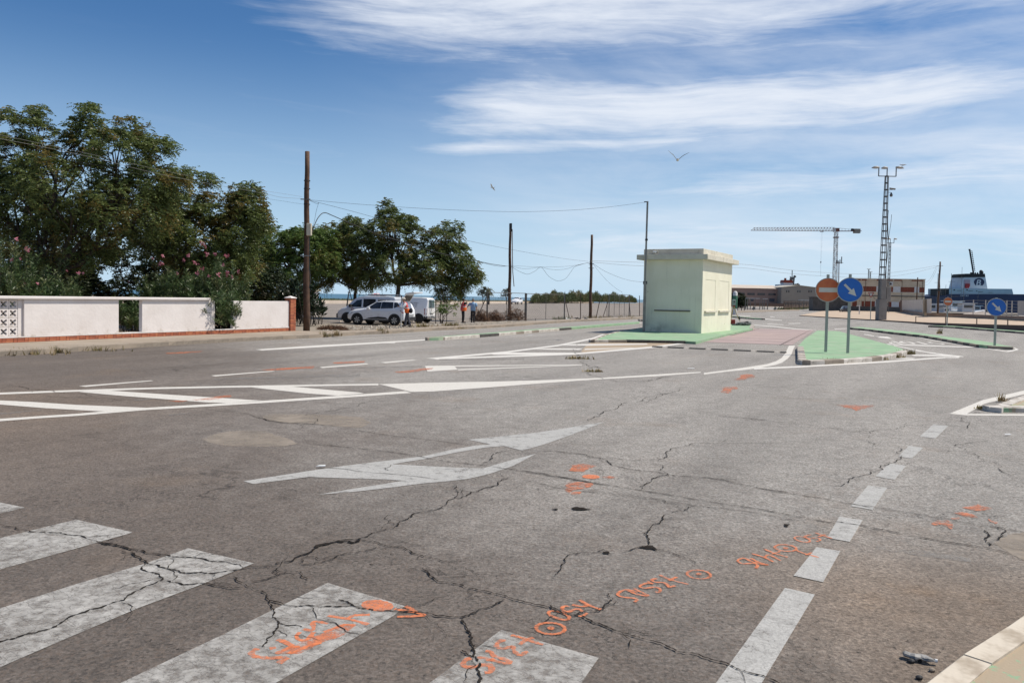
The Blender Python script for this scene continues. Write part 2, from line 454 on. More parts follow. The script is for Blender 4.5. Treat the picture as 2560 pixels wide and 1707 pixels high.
# ---------------------------------------------------------------- land, sea, road
land = MB().sheet([(-700, -80, -0.03), (700, -80, -0.03), (700, 165, -0.03), (185, 205, -0.03), (139, 250, -0.03), (215, 470, -0.03), (205, 560, -0.03),
                   (60, 560, -0.03), (85, 420, -0.03), (20, 372, -0.03), (-60, 300, -0.03), (-150, 250, -0.03), (-700, 235, -0.03)]).build('ground', M_SOIL)
structure(land)
def water_mat():
    m, nt, b = new_mat('sea_water'); co = coords(nt)
    nt.links.new(mixc(nt, noise(nt, co, 0.02, 4.0).ss(0.3, 0.7), (0.03, 0.10, 0.16), (0.05, 0.15, 0.20)), b.inputs['Base Color'])
    b.inputs['Roughness'].default_value = 0.35; b.inputs['Specular IOR Level'].default_value = 0.4
    bump(nt, b, noise(nt, co, 0.5, 4.0), 0.6, 0.4)
    return m
M_SEA = water_mat()
structure(MB().sheet([(-14000, -300, -1.6), (14000, -300, -1.6), (14000, 26000, -1.6), (-14000, 26000, -1.6)]).build('sea', M_SEA))
road = structure(MB().sheet([(-60, -18, 0), (90, -18, 0), (110, 60, 0), (135, 205, 0), (122, 330, 0), (70, 330, 0), (40, 150, 0), (15, 135, 0), (-2, 78, 0), (-60, 30, 0)]).build('road', M_ROAD))
# the wide car park beyond the gravel verge
FENCE = [G(1150, 808, .1), G(1216, 802, .1), G(1313, 800, .1), G(1411, 798, .1), G(1600, 792, .1)]
lot_edge = [G(-300, 768), G(400, 763), G(800, 759.3), G(1150, 759.7), G(1350, 757.9), G(1480, 757.6), G(1640, 758.8)]
lot = structure(MB().sheet([G(-500, 880, .014), G(300, 850, .014), G(760, 812, .014), G(1150, 806, .014), G(1320, 799.5, .014), G(1640, 789, .014), G(1760, 779, .014), G(1830, 778, .014),
                            G(1980, 775.5, .014), (66, 190, .014), (70, 330, .014), (40, 330, .014)] + [(p[0], p[1], .014) for p in reversed(lot_edge)]).build('car_park', M_LOT))

ROADKIDS = []
def onroad(name, polys, m, z):
    mb = MB()
    for p in polys: mb.sheet([(q[0], q[1], z) for q in p])
    o = mb.build(name, m, road, fix=False); ROADKIDS.append(o); return o
Z1, Z2, Z3, Z4 = 0.002, 0.004, 0.006, 0.0085
MKN = [0]
def mark(name, k, pts, m=M_WHITE, z=Z2):
    MKN[0] += 1; return onroad(name, [gz(k, pts)], m, z + .00025 * (MKN[0] % 7))

# fillings in the asphalt
def blobby(pts, amp, seed, sub=6):
    r = random.Random(seed); o = []
    n = len(pts)
    for i in range(n):
        a, b = Vector(pts[i]), Vector(pts[(i + 1) % n]); L = (b - a).length
        for j in range(sub):
            p = a.lerp(b, j / sub); o.append((p.x + r.uniform(-1, 1) * amp * L, p.y + r.uniform(-1, 1) * amp * L, 0))
    return o
onroad('asphalt_patch', [blobby(gz('A', [(1330, 985), (1400, 955), (1480, 938), (1600, 930), (1720, 938), (1850, 972), (1950, 1015), (1840, 1034), (1640, 1036), (1450, 1028), (1370, 1010)]), .05, 1)], M_PATCH, Z1)
onroad('asphalt_patch', [blobby(gz('A', [(1695, 838), (1780, 822), (1950, 824), (2150, 828), (2352, 845), (2420, 880), (2352, 912), (2200, 905), (2060, 885), (1900, 882), (1740, 862)]), .05, 2)], M_PATCH, Z1)
onroad('asphalt_patch', [blobby(gz('Q', [(1525, 838), (1590, 790), (1679, 776), (1900, 800), (1900, 960), (1679, 925), (1600, 885)]), .04, 3)], M_PATCH, Z1)
onroad('concrete_skin', [gz('B', [(1535, 283), (1548, 262), (1570, 240), (1590, 224), (2160, 222), (1955, 250), (1560, 284)])], M_BEIGE, Z1)

# lane lines, hatching, arrows
mark('edge_line', 'A', [(-80, 692), (0, 684), (325, 672), (1000, 650), (1500, 640), (2352, 627), (2472, 625), (2472, 636), (2352, 637), (1500, 651), (1000, 661), (325, 684), (0, 696), (-80, 704)])
mark('edge_line', 'A', [(-80, 862), (0, 855), (250, 838), (500, 822), (950, 783), (1350, 760), (1720, 737), (2352, 695), (2650, 674), (2688, 686), (2352, 710), (1720, 752), (1350, 775), (950, 798), (500, 836), (250, 852), (0, 871), (-80, 878)])
mark('hatch_stripe', 'A', [(-90, 728), (0, 735), (215, 745), (500, 764), (960, 783), (830, 806), (650, 806), (300, 786), (0, 762), (-90, 758)])
mark('hatch_stripe', 'A', [(515, 680), (680, 668), (1000, 690), (1710, 736), (1480, 752), (1348, 748), (830, 708)])
mark('hatch_stripe', 'A', [(1640, 650), (1880, 642), (2352, 684), (2379, 690), (2202, 704), (2000, 689)])
mark('hatch_wedge', 'B', [(345, 472), (700, 462), (1000, 457), (1300, 449), (1650, 435), (2000, 413), (2238, 399), (2238, 405), (2000, 424), (1650, 443), (1300, 467), (1000, 491), (660, 515), (540, 518)])
mark('edge_line', 'L', [(-430, 1371), (0, 1318), (400, 1260), (700, 1212), (860, 1160), (960, 1100), (1020, 1020), (1060, 940), (1085, 885), (1195, 885), (1160, 960), (1130, 1040), (1060, 1120), (960, 1190), (840, 1230), (560, 1282), (300, 1318), (0, 1345), (-430, 1400)])
mark('lane_dash', 'A', [(515, 640), (985, 604), (1002, 607), (560, 646)])
mark('lane_dash', 'A', [(1378, 572), (1780, 542), (1797, 545), (1405, 578)])
mark('lane_dash', 'B', [(-2, 371), (272, 350), (287, 355), (15, 377)])
mark('lane_dash', 'B', [(355, 343), (545, 328), (565, 331), (385, 349)])
mark('lane_dash', 'A', [(-500, 700), (-20, 668), (5, 672), (-460, 707)])
mark('edge_line', 'B', [(-378, 268), (0, 243), (320, 226), (640, 207), (900, 190), (1100, 175), (1490, 143), (1880, 110), (1900, 111), (1490, 147), (1100, 180), (900, 196), (640, 213), (320, 234), (0, 254), (-340, 273)], M_WHITEFAR)
mark('edge_line', 'B', [(20, 247), (250, 232), (640, 210), (640, 213), (250, 236), (40, 250)], M_WHITEFAR)
mark('hatch_stripe', 'B', [(350, 231), (365, 226), (448, 223), (440, 230)], M_WHITEFAR)
mark('hatch_stripe', 'B', [(620, 216), (635, 209), (700, 207), (690, 214)], M_WHITEFAR)
mark('edge_line', 'B', [(625, 320), (1100, 278), (1400, 240), (1600, 200), (1660, 178), (1682, 178), (1620, 205), (1400, 248), (1100, 287), (690, 325)], M_WHITEFAR)
mark('edge_line', 'B', [(655, 321), (1100, 303), (1500, 289), (1950, 250), (2150, 226), (2205, 220), (2205, 225), (1955, 259), (1500, 298), (1100, 312), (690, 327)], M_WHITEFAR)
mark('hatch_stripe', 'B', [(1000, 293), (1080, 286), (1510, 287), (1490, 296), (1020, 299)], M_WHITEFAR)
mark('hatch_stripe', 'B', [(1245, 268), (1340, 261), (1545, 262), (1525, 270)], M_WHITEFAR)
mark('hatch_stripe', 'B', [(1560, 263), (1830, 257), (1860, 259), (1552, 270)], M_WHITEFAR)
mark('hatch_stripe', 'B', [(1415, 243), (1480, 236), (1920, 233), (1930, 238), (1560, 245)], M_WHITEFAR)
arr = [[(617, 364), (790, 362), (808, 386), (632, 397)], [(790, 362), (1540, 356), (1540, 359), (797, 368)], [(806, 384), (1540, 358), (1540, 361), (815, 390)]]
onroad('direction_arrow', [gz('B', p) for p in arr], M_WHITE, Z2)
mark('faded_line', 'B', [(100, 372), (600, 363), (600, 371), (100, 380)], M_GHOST)
mark('faded_line', 'A', [(1400, 590), (2352, 560), (2352, 578), (1400, 602)], M_GHOST)
mark('faded_line', 'B', [(700, 322), (1200, 318), (1200, 328), (700, 330)], M_GHOST)
mark('faded_line', 'A', [(870, 730), (1000, 722), (1000, 728), (880, 738)], M_GHOST)
mark('faded_line', 'A', [(1100, 828), (1250, 812), (1250, 818), (1110, 836)], M_GHOST)
mark('faded_line', 'A', [(0, 815), (270, 795), (270, 802), (0, 828)], M_GHOST)
mark('faded_line', 'Q', [(900, 850), (1200, 880), (1400, 915), (1400, 935), (1150, 905), (900, 868)], M_GHOST)
# the double-headed arrow in the near lane
mark('direction_arrow', 'E', [(20, 418), (390, 360), (600, 330), (740, 312), (890, 295), (1040, 277), (1200, 240), (1340, 215), (1430, 207), (1300, 181), (1700, 140), (2080, 80), (1900, 150), (1730, 210), (1610, 243), (1505, 217), (1400, 226), (1240, 253), (1110, 279), (1050, 293), (940, 309), (870, 322), (960, 326), (1180, 338), (1385, 345), (1540, 300), (1690, 261), (1560, 330), (1420, 378), (1300, 405), (1200, 417), (1050, 430), (880, 452), (660, 478), (445, 495), (640, 462), (800, 438), (930, 415), (820, 408), (560, 400), (390, 394), (75, 434)], M_ARROW)
# zebra crossing
mark('crosswalk_stripe', 'D', [(-300, 400), (0, 404), (162, 437), (0, 476), (-300, 560)], M_ZEBRA)
mark('crosswalk_stripe', 'D', [(-400, 770), (0, 635), (490, 515), (860, 598), (500, 700), (0, 838), (-400, 990)], M_ZEBRA)
mark('crosswalk_stripe', 'D', [(-400, 1270), (0, 1090), (500, 930), (930, 802), (1215, 700), (1640, 798), (1300, 935), (900, 1085), (450, 1275), (0, 1470), (-400, 1660)], M_ZEBRA)
mark('crosswalk_stripe', 'src', [(819, 1458), (1012, 1516), (985, 1540), (692, 1707), (560, 1785), (160, 1785), (305, 1707), (560, 1586)], M_ZEBRA)
mark('crosswalk_stripe', 'src', [(1253, 1575), (1497, 1645), (1453, 1708), (1400, 1790), (960, 1790), (1075, 1707)], M_ZEBRA)
for d in ([(1205, 210), (1282, 220), (1215, 286), (1133, 275)], [(1075, 324), (1150, 335), (1090, 392), (1020, 380)], [(970, 417), (1060, 430), (1000, 503), (900, 485)],
          [(860, 533), (962, 545), (885, 661), (770, 642)], [(710, 697), (833, 715), (765, 829), (645, 808)], [(590, 857), (716, 878), (625, 1041), (470, 1007)],
          [(425, 1070), (582, 1105), (303, 1570), (230, 1690), (-20, 1690), (62, 1570)]):
    mark('lane_dash', 'Q', d, M_ARROW)
# near right refuge border
mark('edge_line', 'C', [(1895, 672), (2100, 588), (2352, 530), (2560, 490), (2560, 512), (2352, 553), (2110, 611), (1988, 681)])
mark('edge_line', 'C', [(1990, 673), (2560, 676), (2560, 687), (1986, 682)])
# central island borders and nose
mark('edge_line', 'C', [(690, 392), (960, 381), (1500, 350), (1870, 324), (1870, 331), (1500, 359), (960, 390), (700, 401)], M_WHITEFAR)
mark('edge_line', 'K', [(430, 428), (1000, 541), (1460, 593), (1462, 600), (1380, 602), (980, 550), (440, 440)], M_WHITEFAR)
mark('edge_line', 'K', [(605, 492), (640, 492), (1065, 545), (1030, 550)], M_WHITEFAR)
mark('hatch_stripe', 'K', [(690, 568), (1200, 572), (1400, 585), (1300, 594), (730, 587)], M_WHITEFAR)
mark('hatch_stripe', 'K', [(1180, 602), (1410, 600), (1390, 617), (1190, 615)], M_WHITEFAR)
mark('hatch_stripe', 'K', [(450, 632), (600, 613), (755, 620), (715, 632)], M_WHITEFAR)
onroad('direction_arrow', [gz('K', [(0, 266), (150, 291), (140, 299), (0, 274)]), gz('K', [(130, 295), (245, 301), (350, 305), (418, 334), (200, 317), (235, 309)])], M_WHITEFAR, Z2)
mark('stop_line', 'K', [(330, 410), (1640, 453), (1700, 461), (1640, 466), (900, 443), (345, 421)], M_WHITEFAR)
# STOP lettering stretched along the lane, read from the other side
def stop_letters():
    a, b_, c_, d_ = (Vector(p) for p in gz('K', [(232, 362), (690, 362), (1262, 424), (400, 410)]))
    def at(u, v):   # u 0..1 along the word, v 0..1 depth
        lo = d_.lerp(c_, u); hi = a.lerp(Vector(G(*zp('K', 1080, 380))), u)
        return lo.lerp(hi, v)
    S = {'S': [[(.9, .85), (.5, 1), (.1, .8), (.2, .58), (.8, .42), (.9, .2), (.5, 0), (.1, .15)]], 'T': [[(0, 1), (1, 1)], [(.5, 1), (.5, 0)]],
         'O': [[(.5, 1), (.1, .75), (.1, .25), (.5, 0), (.9, .25), (.9, .75), (.5, 1)]], 'P': [[(.1, 0), (.1, 1), (.7, 1), (.9, .78), (.7, .5), (.1, .5)]]}
    for i, chs in enumerate('POTS'):
        polys = []
        for st in S[chs]:
            pts = [at((i + 0.12 + 0.76 * (1 - x)) / 4, 0.08 + 0.84 * (1 - y)) for x, y in st]
            for p, q in zip(pts, pts[1:]):
                t = (q - p).normalized() * 0.0; n = Vector((-(q - p).y, (q - p).x, 0)).normalized() * 0.075
                polys.append([p + n - t, q + n + t, q - n + t, p - n - t])
        mb = MB()
        for k, p in enumerate(polys): mb.sheet([(q.x, q.y, Z2 + k * 0.0003) for q in p])
        ROADKIDS.append(mb.build('road_letter', M_WHITEFAR, road, fix=False))
stop_letters()
mark('edge_line', 'K', [(-60, 214), (0, 222), (400, 238), (640, 270), (940, 338), (1300, 398), (1600, 450), (1770, 470), (1850, 482), (2090, 516), (2115, 528), (2080, 526), (1840, 490), (1600, 461), (1300, 408), (940, 347), (640, 278), (400, 245), (0, 229), (-60, 221)], M_WHITEFAR)
mark('edge_line', 'K', [(2088, 516), (2200, 498), (2230, 488), (2195, 466), (2210, 464), (2278, 494), (2180, 520), (2112, 529)], M_WHITEFAR)
mark('hatch_stripe', 'K', [(1890, 482), (2160, 478), (2170, 486), (1960, 492)], M_WHITEFAR)
mark('edge_line', 'L', [(430, 510), (800, 536), (1200, 580), (1560, 606), (1560, 612), (1180, 590), (780, 546), (430, 518)], M_WHITEFAR)
mark('lane_dash', 'L', [(700, 497), (990, 508), (990, 515), (700, 505)], M_WHITEFAR)
mark('lane_dash', 'L', [(1080, 487), (1290, 482), (1290, 490), (1080, 495)], M_WHITEFAR)
mark('lane_dash', 'L', [(740, 362), (820, 370), (840, 376), (760, 372)], M_WHITEFAR)
mark('edge_line', 'L', [(620, 402), (960, 430), (960, 438), (620, 412)], M_WHITEFAR)
mark('edge_line', 'L', [(1900, 583), (2200, 573), (2200, 580), (1900, 592)], M_WHITEFAR)
mark('edge_line', 'L', [(200, 345), (400, 352), (400, 358), (200, 352)], M_WHITEFAR)

# ---------------------------------------------------------------- ribbons: spray paint and cracks
def ribbon(pts, w, jit=0.0, seed=0, taper=True, z=0.0, mb=None, sub=1, wj=0.5):
    """broken line on the ground with a wandering width"""
    r = random.Random(seed); P = [Vector((p[0], p[1], 0)) for p in pts]
    for _ in range(sub):
        Q = [P[0]]
        for a, b in zip(P, P[1:]):
            L = (b - a).length; n = Vector((-(b - a).y, (b - a).x, 0))
            Q += [(a + b) / 2 + n * r.uniform(-jit, jit), b]
        P = Q
    mb = mb or MB(); base = len(mb.v); N = len(P)
    for i, p in enumerate(P):
        d = P[min(i + 1, N - 1)] - P[max(i - 1, 0)]
        n = Vector((-d.y, d.x, 0)); n = n.normalized() if n.length > 1e-9 else Vector((1, 0, 0))
        k = w / 2 * (1 + r.uniform(-wj, wj))
        if taper: k *= min(1.0, 0.25 + min(i, N - 1 - i) * 0.35)
        mb.v += [tuple(p + n * k + Vector((0, 0, z))), tuple(p - n * k + Vector((0, 0, z)))]
    for i in range(N - 1):
        q = base + 2 * i; mb.f.append((q + 1, q + 3, q + 2, q))
    return mb
SPRAYN = [0]
def smooth(pts, n=4):
    """Catmull-Rom through ground points"""
    P = [Vector((p[0], p[1], 0)) for p in pts]
    if len(P) < 3: return P
    P = [P[0] * 2 - P[1]] + P + [P[-1] * 2 - P[-2]]; o = []
    for i in range(1, len(P) - 2):
        for j in range(n):
            t = j / n; a, b, c, d = P[i - 1:i + 3]
            o.append(0.5 * (2 * b + (c - a) * t + (2 * a - 5 * b + 4 * c - d) * t * t + (3 * b - a - 3 * c + d) * t ** 3))
    return o + [P[-2]]
def ell(cx, cy, rx, ry, sk=0.0, n=18): return [(cx + rx * math.cos(2 * math.pi * i / n), cy + ry * math.sin(2 * math.pi * i / n) + sk * math.cos(2 * math.pi * i / n)) for i in range(n + 1)]
def spray(k, strokes, w=0.035, m=None, name='spray_mark'):
    mb = MB()
    for s in strokes:
        SPRAYN[0] += 1
        ribbon(smooth(gz(k, s)), w * .62, 0.03, SPRAYN[0], False, Z3 + 0.0003 * (SPRAYN[0] % 6), mb, 0, 0.3)
    o = mb.build(name, m or M_SPRAY, road, fix=False); ROADKIDS.append(o); return o
def smear(k, polys, m=None):
    mb = MB()
    for i, p in enumerate(polys): mb.sheet([(q[0], q[1], Z3 + 0.0003 * i) for q in blobby(gz(k, p), .06, i + 5, 4)])
    o = mb.build('spray_smear', m or M_SPRAYTHIN, road, fix=False); ROADKIDS.append(o); return o
spray('S1', [ell(1370, 493, 192, 76, 8), ell(1375, 490, 20, 12)], 0.038)
spray('S1', [[(1340, 290), (1360, 265), (1430, 258), (1520, 280), (1600, 320), (1620, 350), (1590, 378), (1520, 375), (1440, 350), (1370, 320), (1340, 290)]], 0.036)
spray('S1', [[(1620, 205), (1560, 195), (1525, 225), (1545, 255), (1620, 270), (1690, 240), (1760, 240), (1800, 270)]], 0.036)
spray('S1', [[(1760, 115), (1870, 180), (2050, 245)], [(1660, 175), (1790, 200), (1880, 180)], [(1740, 325), (1800, 325), (1860, 285)]], 0.038)
spray('S1', [[(840, 585), (950, 610), (1050, 640), (1160, 680), (1270, 710)], [(955, 712), (1010, 670), (1060, 640), (1140, 618)]], 0.045)
spray('S1', [[(770, 660), (720, 655), (660, 695), (650, 735), (720, 765), (800, 750), (860, 740), (880, 790), (930, 840), (990, 850), (1030, 815), (1070, 805)]], 0.045)
spray('S1', [[(500, 800), (570, 810), (610, 860), (690, 890), (810, 930), (800, 965), (700, 950), (600, 920), (560, 905)], [(395, 890), (480, 885), (560, 915), (620, 900)]], 0.05)
spray('S1', [[(310, 890), (240, 915), (200, 970), (240, 1010), (370, 1005), (450, 985), (550, 985), (585, 1030), (560, 1075), (490, 1085)]], 0.055)
spray('S2', [[(290, 632), (170, 610), (95, 650), (140, 680), (240, 690), (285, 705), (260, 730)]])
spray('S2', [[(200, 622), (290, 655), (390, 668), (320, 630), (255, 598)]])
spray('S2', [[(440, 550), (380, 545), (310, 575), (360, 595), (460, 585), (510, 605), (500, 635), (460, 632)]])
spray('S2', [[(480, 500), (430, 510), (460, 535), (540, 540), (580, 560), (600, 585), (655, 570)], [(390, 525), (440, 552)]])
spray('S2', [[(505, 463), (600, 505), (700, 535), (790, 555)], [(595, 517), (675, 484)]])
spray('S2', [ell(890, 460, 115, 42, 8), ell(890, 455, 15, 6)])
spray('S2', [[(1400, 330), (1330, 300), (1270, 325), (1320, 355), (1420, 350), (1465, 370), (1450, 400)]])
spray('S2', [[(1400, 300), (1480, 340), (1570, 365), (1480, 352), (1400, 330)]])
spray('S2', [[(1410, 255), (1530, 290), (1620, 335)], [(1530, 290), (1580, 268), (1690, 322)]])
spray('S2', [[(1530, 210), (1640, 255), (1760, 290)], [(1600, 262), (1690, 233)]])
spray('S2', [ell(1740, 200, 105, 32, 8), ell(1740, 200, 14, 5), [(1840, 215), (1900, 245), (2065, 292)], [(1935, 268), (2000, 245)]])
spray('S2', [ell(1905, 115, 76, 24, 14), [(1990, 70), (1930, 85), (1960, 105), (2050, 100), (2080, 125), (2040, 135)], [(2030, 50), (2110, 80), (2195, 106)], [(2060, 88), (2130, 68)]], 0.03)
smear('S3', [ell(1668, 225, 205, 72, 10, 14)[:-1]], M_SPRAY)
spray('S3', [[(1880, 270), (2010, 288), (2140, 308)], [(2020, 235), (2090, 265), (2140, 300), (2265, 352)], [(1915, 367), (2080, 362), (2265, 352)]], 0.05)
smear('S3', [[(380, 835), (600, 735), (800, 640), (1000, 560), (1250, 455), (1390, 470), (1280, 590), (960, 690), (850, 760), (700, 830), (560, 835)]])
spray('S3', [[(170, 765), (95, 820), (140, 865), (300, 885), (450, 880), (525, 893), (430, 950)]], 0.055)
spray('S3', [[(415, 655), (500, 680), (605, 735)], [(320, 765), (400, 750)], [(400, 830), (560, 760), (700, 740)]], 0.055)
spray('S3', [[(745, 520), (850, 540), (870, 500), (860, 440), (920, 428), (1050, 455)], [(700, 560), (655, 610), (700, 660), (800, 645), (870, 560)], [(560, 810), (620, 815), (800, 735), (960, 690)]], 0.045)
spray('S3', [[(1050, 355), (1250, 388), (1400, 420), (1555, 465)], [(1290, 385), (1400, 348), (1575, 340)], [(1000, 560), (1250, 470), (1390, 475)]], 0.05)
smear('S4', [[(370, 630), (500, 560), (720, 560), (800, 640), (720, 690), (560, 640), (440, 660)], [(760, 520), (930, 500), (940, 530), (800, 545)], [(820, 410), (1000, 400), (1180, 440), (1290, 510), (1050, 490), (860, 430)], [(1010, 320), (1280, 240), (1420, 290), (1600, 330), (1400, 370), (1240, 380), (1060, 330)], [(1490, 530), (1690, 610), (1640, 630), (1510, 580)], [(700, 700), (800, 640), (770, 740)]])
smear('S5', [[(560, 310), (800, 275), (1000, 310), (1120, 330), (960, 385), (820, 460), (490, 440), (540, 360)], [(450, 705), (800, 700), (1060, 735), (940, 830), (800, 850), (420, 930), (390, 850)], [(440, 930), (800, 920), (720, 990), (560, 980)], [(1250, 590), (1400, 560), (1600, 590), (1400, 625)]])
smear('S5', [ell(990, 575, 205, 50, 6, 14)[:-1]], M_SPRAY)
for k, p in (('C', [(575, 465), (650, 430), (700, 432), (690, 450), (620, 468)]), ('C', [(490, 540), (520, 510), (600, 505), (590, 520), (540, 548)]), ('C', [(1200, 620), (1420, 622), (1330, 655), (1290, 640)]),
             ('A', [(1100, 738), (1230, 735), (1180, 748)]), ('A', [(1240, 735), (1500, 700), (1520, 712), (1330, 735)]), ('B', [(430, 400), (660, 376), (660, 386), (470, 405)]),
             ('A', [(1700, 535), (1900, 520), (2060, 510), (2040, 525), (1750, 540)]), ('B', [(70, 345), (260, 336), (260, 345), (90, 350)]), ('A', [(1080, 425), (1320, 412), (1310, 420), (1090, 431)])):
    smear(k, [p])

CRN = [100]
def crack(k, pts, w=0.012, sub=3, jit=0.16):
    """one crack with its finer side branches"""
    CRN[0] += 1; r = random.Random(CRN[0]); P = gz(k, pts); mb = MB(); z = Z4 + 0.0003 * (CRN[0] % 7)
    w = min(w, .0045 + w * .38) if P[0][1] < 25 else w
    ribbon(P, w, jit, CRN[0], True, z, mb, sub, 0.85)
    L = sum((Vector(a) - Vector(b)).length for a, b in zip(P, P[1:]))
    if jit > .1 and P[0][1] < 18:
        for i in range(int(L * 2.2)):
            s = r.randrange(len(P) - 1); a, b = Vector(P[s]), Vector(P[s + 1]); p = a.lerp(b, r.random()); d = (b - a).normalized(); t = r.choice((-1, 1)) * r.uniform(.5, 1.3)
            d = Vector((d.x * math.cos(t) - d.y * math.sin(t), d.x * math.sin(t) + d.y * math.cos(t), 0)); q = [p]
            for _ in range(r.randint(2, 4)): q.append(q[-1] + d * r.uniform(.05, .17) + Vector((r.uniform(-.06, .06), r.uniform(-.06, .06), 0)))
            ribbon(q, r.uniform(.003, .0055), .2, CRN[0] + i, True, z - .0009, mb, 2, .8)
    ROADKIDS.append(mb.build('crack', M_CRACK, road, fix=False))
crack('D', [(0, 545), (190, 590), (320, 600), (430, 615), (560, 640), (690, 670), (800, 690), (900, 715), (1040, 745), (1180, 760), (1300, 770), (1480, 795), (1570, 830)], .014)
crack('D', [(640, 658), (720, 680), (800, 692), (880, 712)], .03)
crack('D', [(780, 722), (880, 755), (950, 800), (1060, 830), (1170, 862), (1300, 858), (1400, 862), (1550, 840)], .017)
crack('D', [(1550, 840), (1720, 820), (1870, 790), (1960, 745), (2050, 695), (2180, 655), (2325, 645)], .022)
crack('E', [(430, 800), (470, 780), (530, 768), (600, 765), (640, 772), (690, 755)], .055, 3, .22)
crack('E', [(660, 757), (730, 735), (800, 705), (900, 660), (960, 635), (1050, 590), (1180, 540), (1290, 505), (1380, 465), (1470, 425), (1550, 405)], .015, 3, .2)
crack('E', [(1225, 440), (1245, 480), (1225, 520)], .01)
crack('D', [(930, 800), (940, 850), (1030, 885), (1050, 905), (990, 935), (870, 985), (800, 1040), (680, 1075), (500, 1130), (390, 1190), (280, 1235), (100, 1285), (0, 1310), (-200, 1370)], .016)
crack('D', [(1050, 900), (1180, 940), (1300, 930), (1450, 955), (1570, 960)], .012)
crack('D', [(1450, 880), (1560, 925), (1640, 970), (1720, 1000), (1740, 1040), (1820, 1060), (1900, 1082), (2000, 1075), (2150, 1080), (2325, 1080)], .013)
crack('E', [(560, 1095), (640, 1130), (700, 1150), (760, 1160), (880, 1165), (980, 1165), (1080, 1178), (1200, 1197), (1275, 1195), (1380, 1150), (1450, 1130), (1530, 1095)], .014)
crack('D', [(1740, 1040), (1770, 1100), (1760, 1150), (1800, 1190), (1780, 1235), (1720, 1290), (1700, 1340)], .012)
crack('D', [(1800, 1190), (1900, 1200), (1960, 1215)], .007)
crack('E', [(1275, 1200), (1290, 1255), (1320, 1290), (1310, 1330), (1335, 1365), (1330, 1420), (1345, 1425), (1350, 1490), (1365, 1568), (1380, 1640)], .015)
crack('E', [(1260, 1385), (1300, 1415), (1345, 1425)], .008)
crack('E', [(1040, 920), (1080, 960), (1130, 995), (1250, 1010), (1340, 1035), (1440, 1060), (1530, 1085), (1640, 1115), (1770, 1140), (1830, 1170)], .016)
crack('F', [(160, 1125), (220, 1160), (260, 1180), (290, 1188), (340, 1185), (400, 1215), (470, 1245), (560, 1280), (680, 1315), (760, 1335), (850, 1370), (950, 1405), (1080, 1435), (1190, 1468), (1280, 1505), (1400, 1540), (1450, 1560), (1560, 1610)], .013)
crack('F', [(290, 1188), (400, 1165), (460, 1160), (480, 1130), (530, 1095), (500, 1060)], .008)
crack('E', [(380, 205), (560, 220), (800, 245), (1000, 272), (1080, 290), (1200, 310), (1360, 325), (1500, 345), (1700, 370), (2054, 435)], .017, 3, .014)
crack('F', [(0, 362), (250, 400), (430, 432), (680, 470), (950, 515), (1200, 555), (1400, 585), (1598, 625), (1800, 662)], .02, 3, .014)
crack('Q', [(690, 723), (830, 745), (1000, 780), (1260, 830), (1470, 860), (1600, 890)], .018, 3, .014)
crack('E', [(640, 125), (800, 150), (950, 170), (1100, 185), (1300, 213)], .012, 3, .014)
crack('E', [(110, 50), (130, 62), (250, 85), (400, 95), (430, 60)], .01)
crack('F', [(100, 247), (250, 255), (360, 265), (420, 283), (470, 290)], .022)
crack('F', [(460, 288), (560, 293), (720, 300), (790, 300), (840, 275), (860, 235), (980, 205), (1200, 205), (1598, 210)], .009)
crack('F', [(470, 290), (520, 325), (600, 345), (700, 360), (830, 375), (900, 390), (1090, 400), (1160, 410), (1250, 435), (1400, 465), (1598, 495)], .013)
crack('Q', [(0, 490), (100, 505), (250, 540), (450, 575), (620, 600), (850, 645), (1000, 665), (1150, 690), (1300, 715), (1450, 740), (1679, 780), (1800, 800)], .014, 3, .07)
crack('F', [(690, 468), (720, 435), (750, 410), (800, 390), (840, 380)], .014)
crack('F', [(740, 320), (800, 325), (815, 345), (800, 360)], .008)
crack('F', [(200, 960), (240, 910), (260, 860), (290, 838), (400, 830), (490, 825), (520, 835)], .009)
crack('F', [(600, 820), (660, 803), (720, 795), (730, 760), (710, 720), (740, 690), (800, 660), (820, 620), (900, 590), (980, 565)], .012)
crack('F', [(680, 800), (720, 796), (760, 803), (780, 815)], .06)
crack('F', [(770, 805), (870, 830), (950, 860), (1000, 890)], .006)
crack('F', [(0, 410), (150, 440), (300, 475), (500, 490), (700, 510), (850, 535), (1000, 560), (1200, 580), (1400, 610), (1598, 650)], .007, 3, .06)
crack('F', [(350, 478), (600, 505), (850, 545), (1050, 572)], .005, 3, .06)
crack('E', [(680, 755), (760, 765), (830, 790), (900, 795), (980, 830), (1100, 860), (1240, 885)], .01)
crack('E', [(330, 890), (420, 895), (540, 860), (650, 830), (780, 795)], .009)
crack('E', [(60, 1000), (180, 970), (260, 940), (345, 940), (380, 985)], .009)
crack('E', [(1380, 320), (1440, 290), (1470, 255), (1560, 240)], .012)
crack('E', [(870, 325), (830, 345), (850, 360)], .006)
crack('E', [(430, 340), (600, 350), (860, 378), (1130, 410)], .01, 3, .06)
crack('Q', [(75, 168), (300, 190), (480, 210), (640, 225), (760, 250), (870, 262), (950, 240), (1050, 220), (1150, 215), (1280, 215)], .008)
crack('Q', [(1020, 330), (1010, 360), (970, 420), (940, 450), (840, 480), (760, 510), (680, 540)], .01)
crack('Q', [(1500, 300), (1400, 310), (1310, 325), (1380, 355), (1440, 390), (1560, 430), (1640, 490)], .009)
crack('Q', [(760, 290), (860, 300), (900, 330)], .007)
crack('Q', [(1380, 170), (1390, 205), (1350, 235)], .009)
crack('Q', [(1470, 770), (1500, 800), (1480, 830), (1500, 850)], .02)
crack('Q', [(1520, 820), (1570, 800), (1580, 770), (1530, 750)], .012)
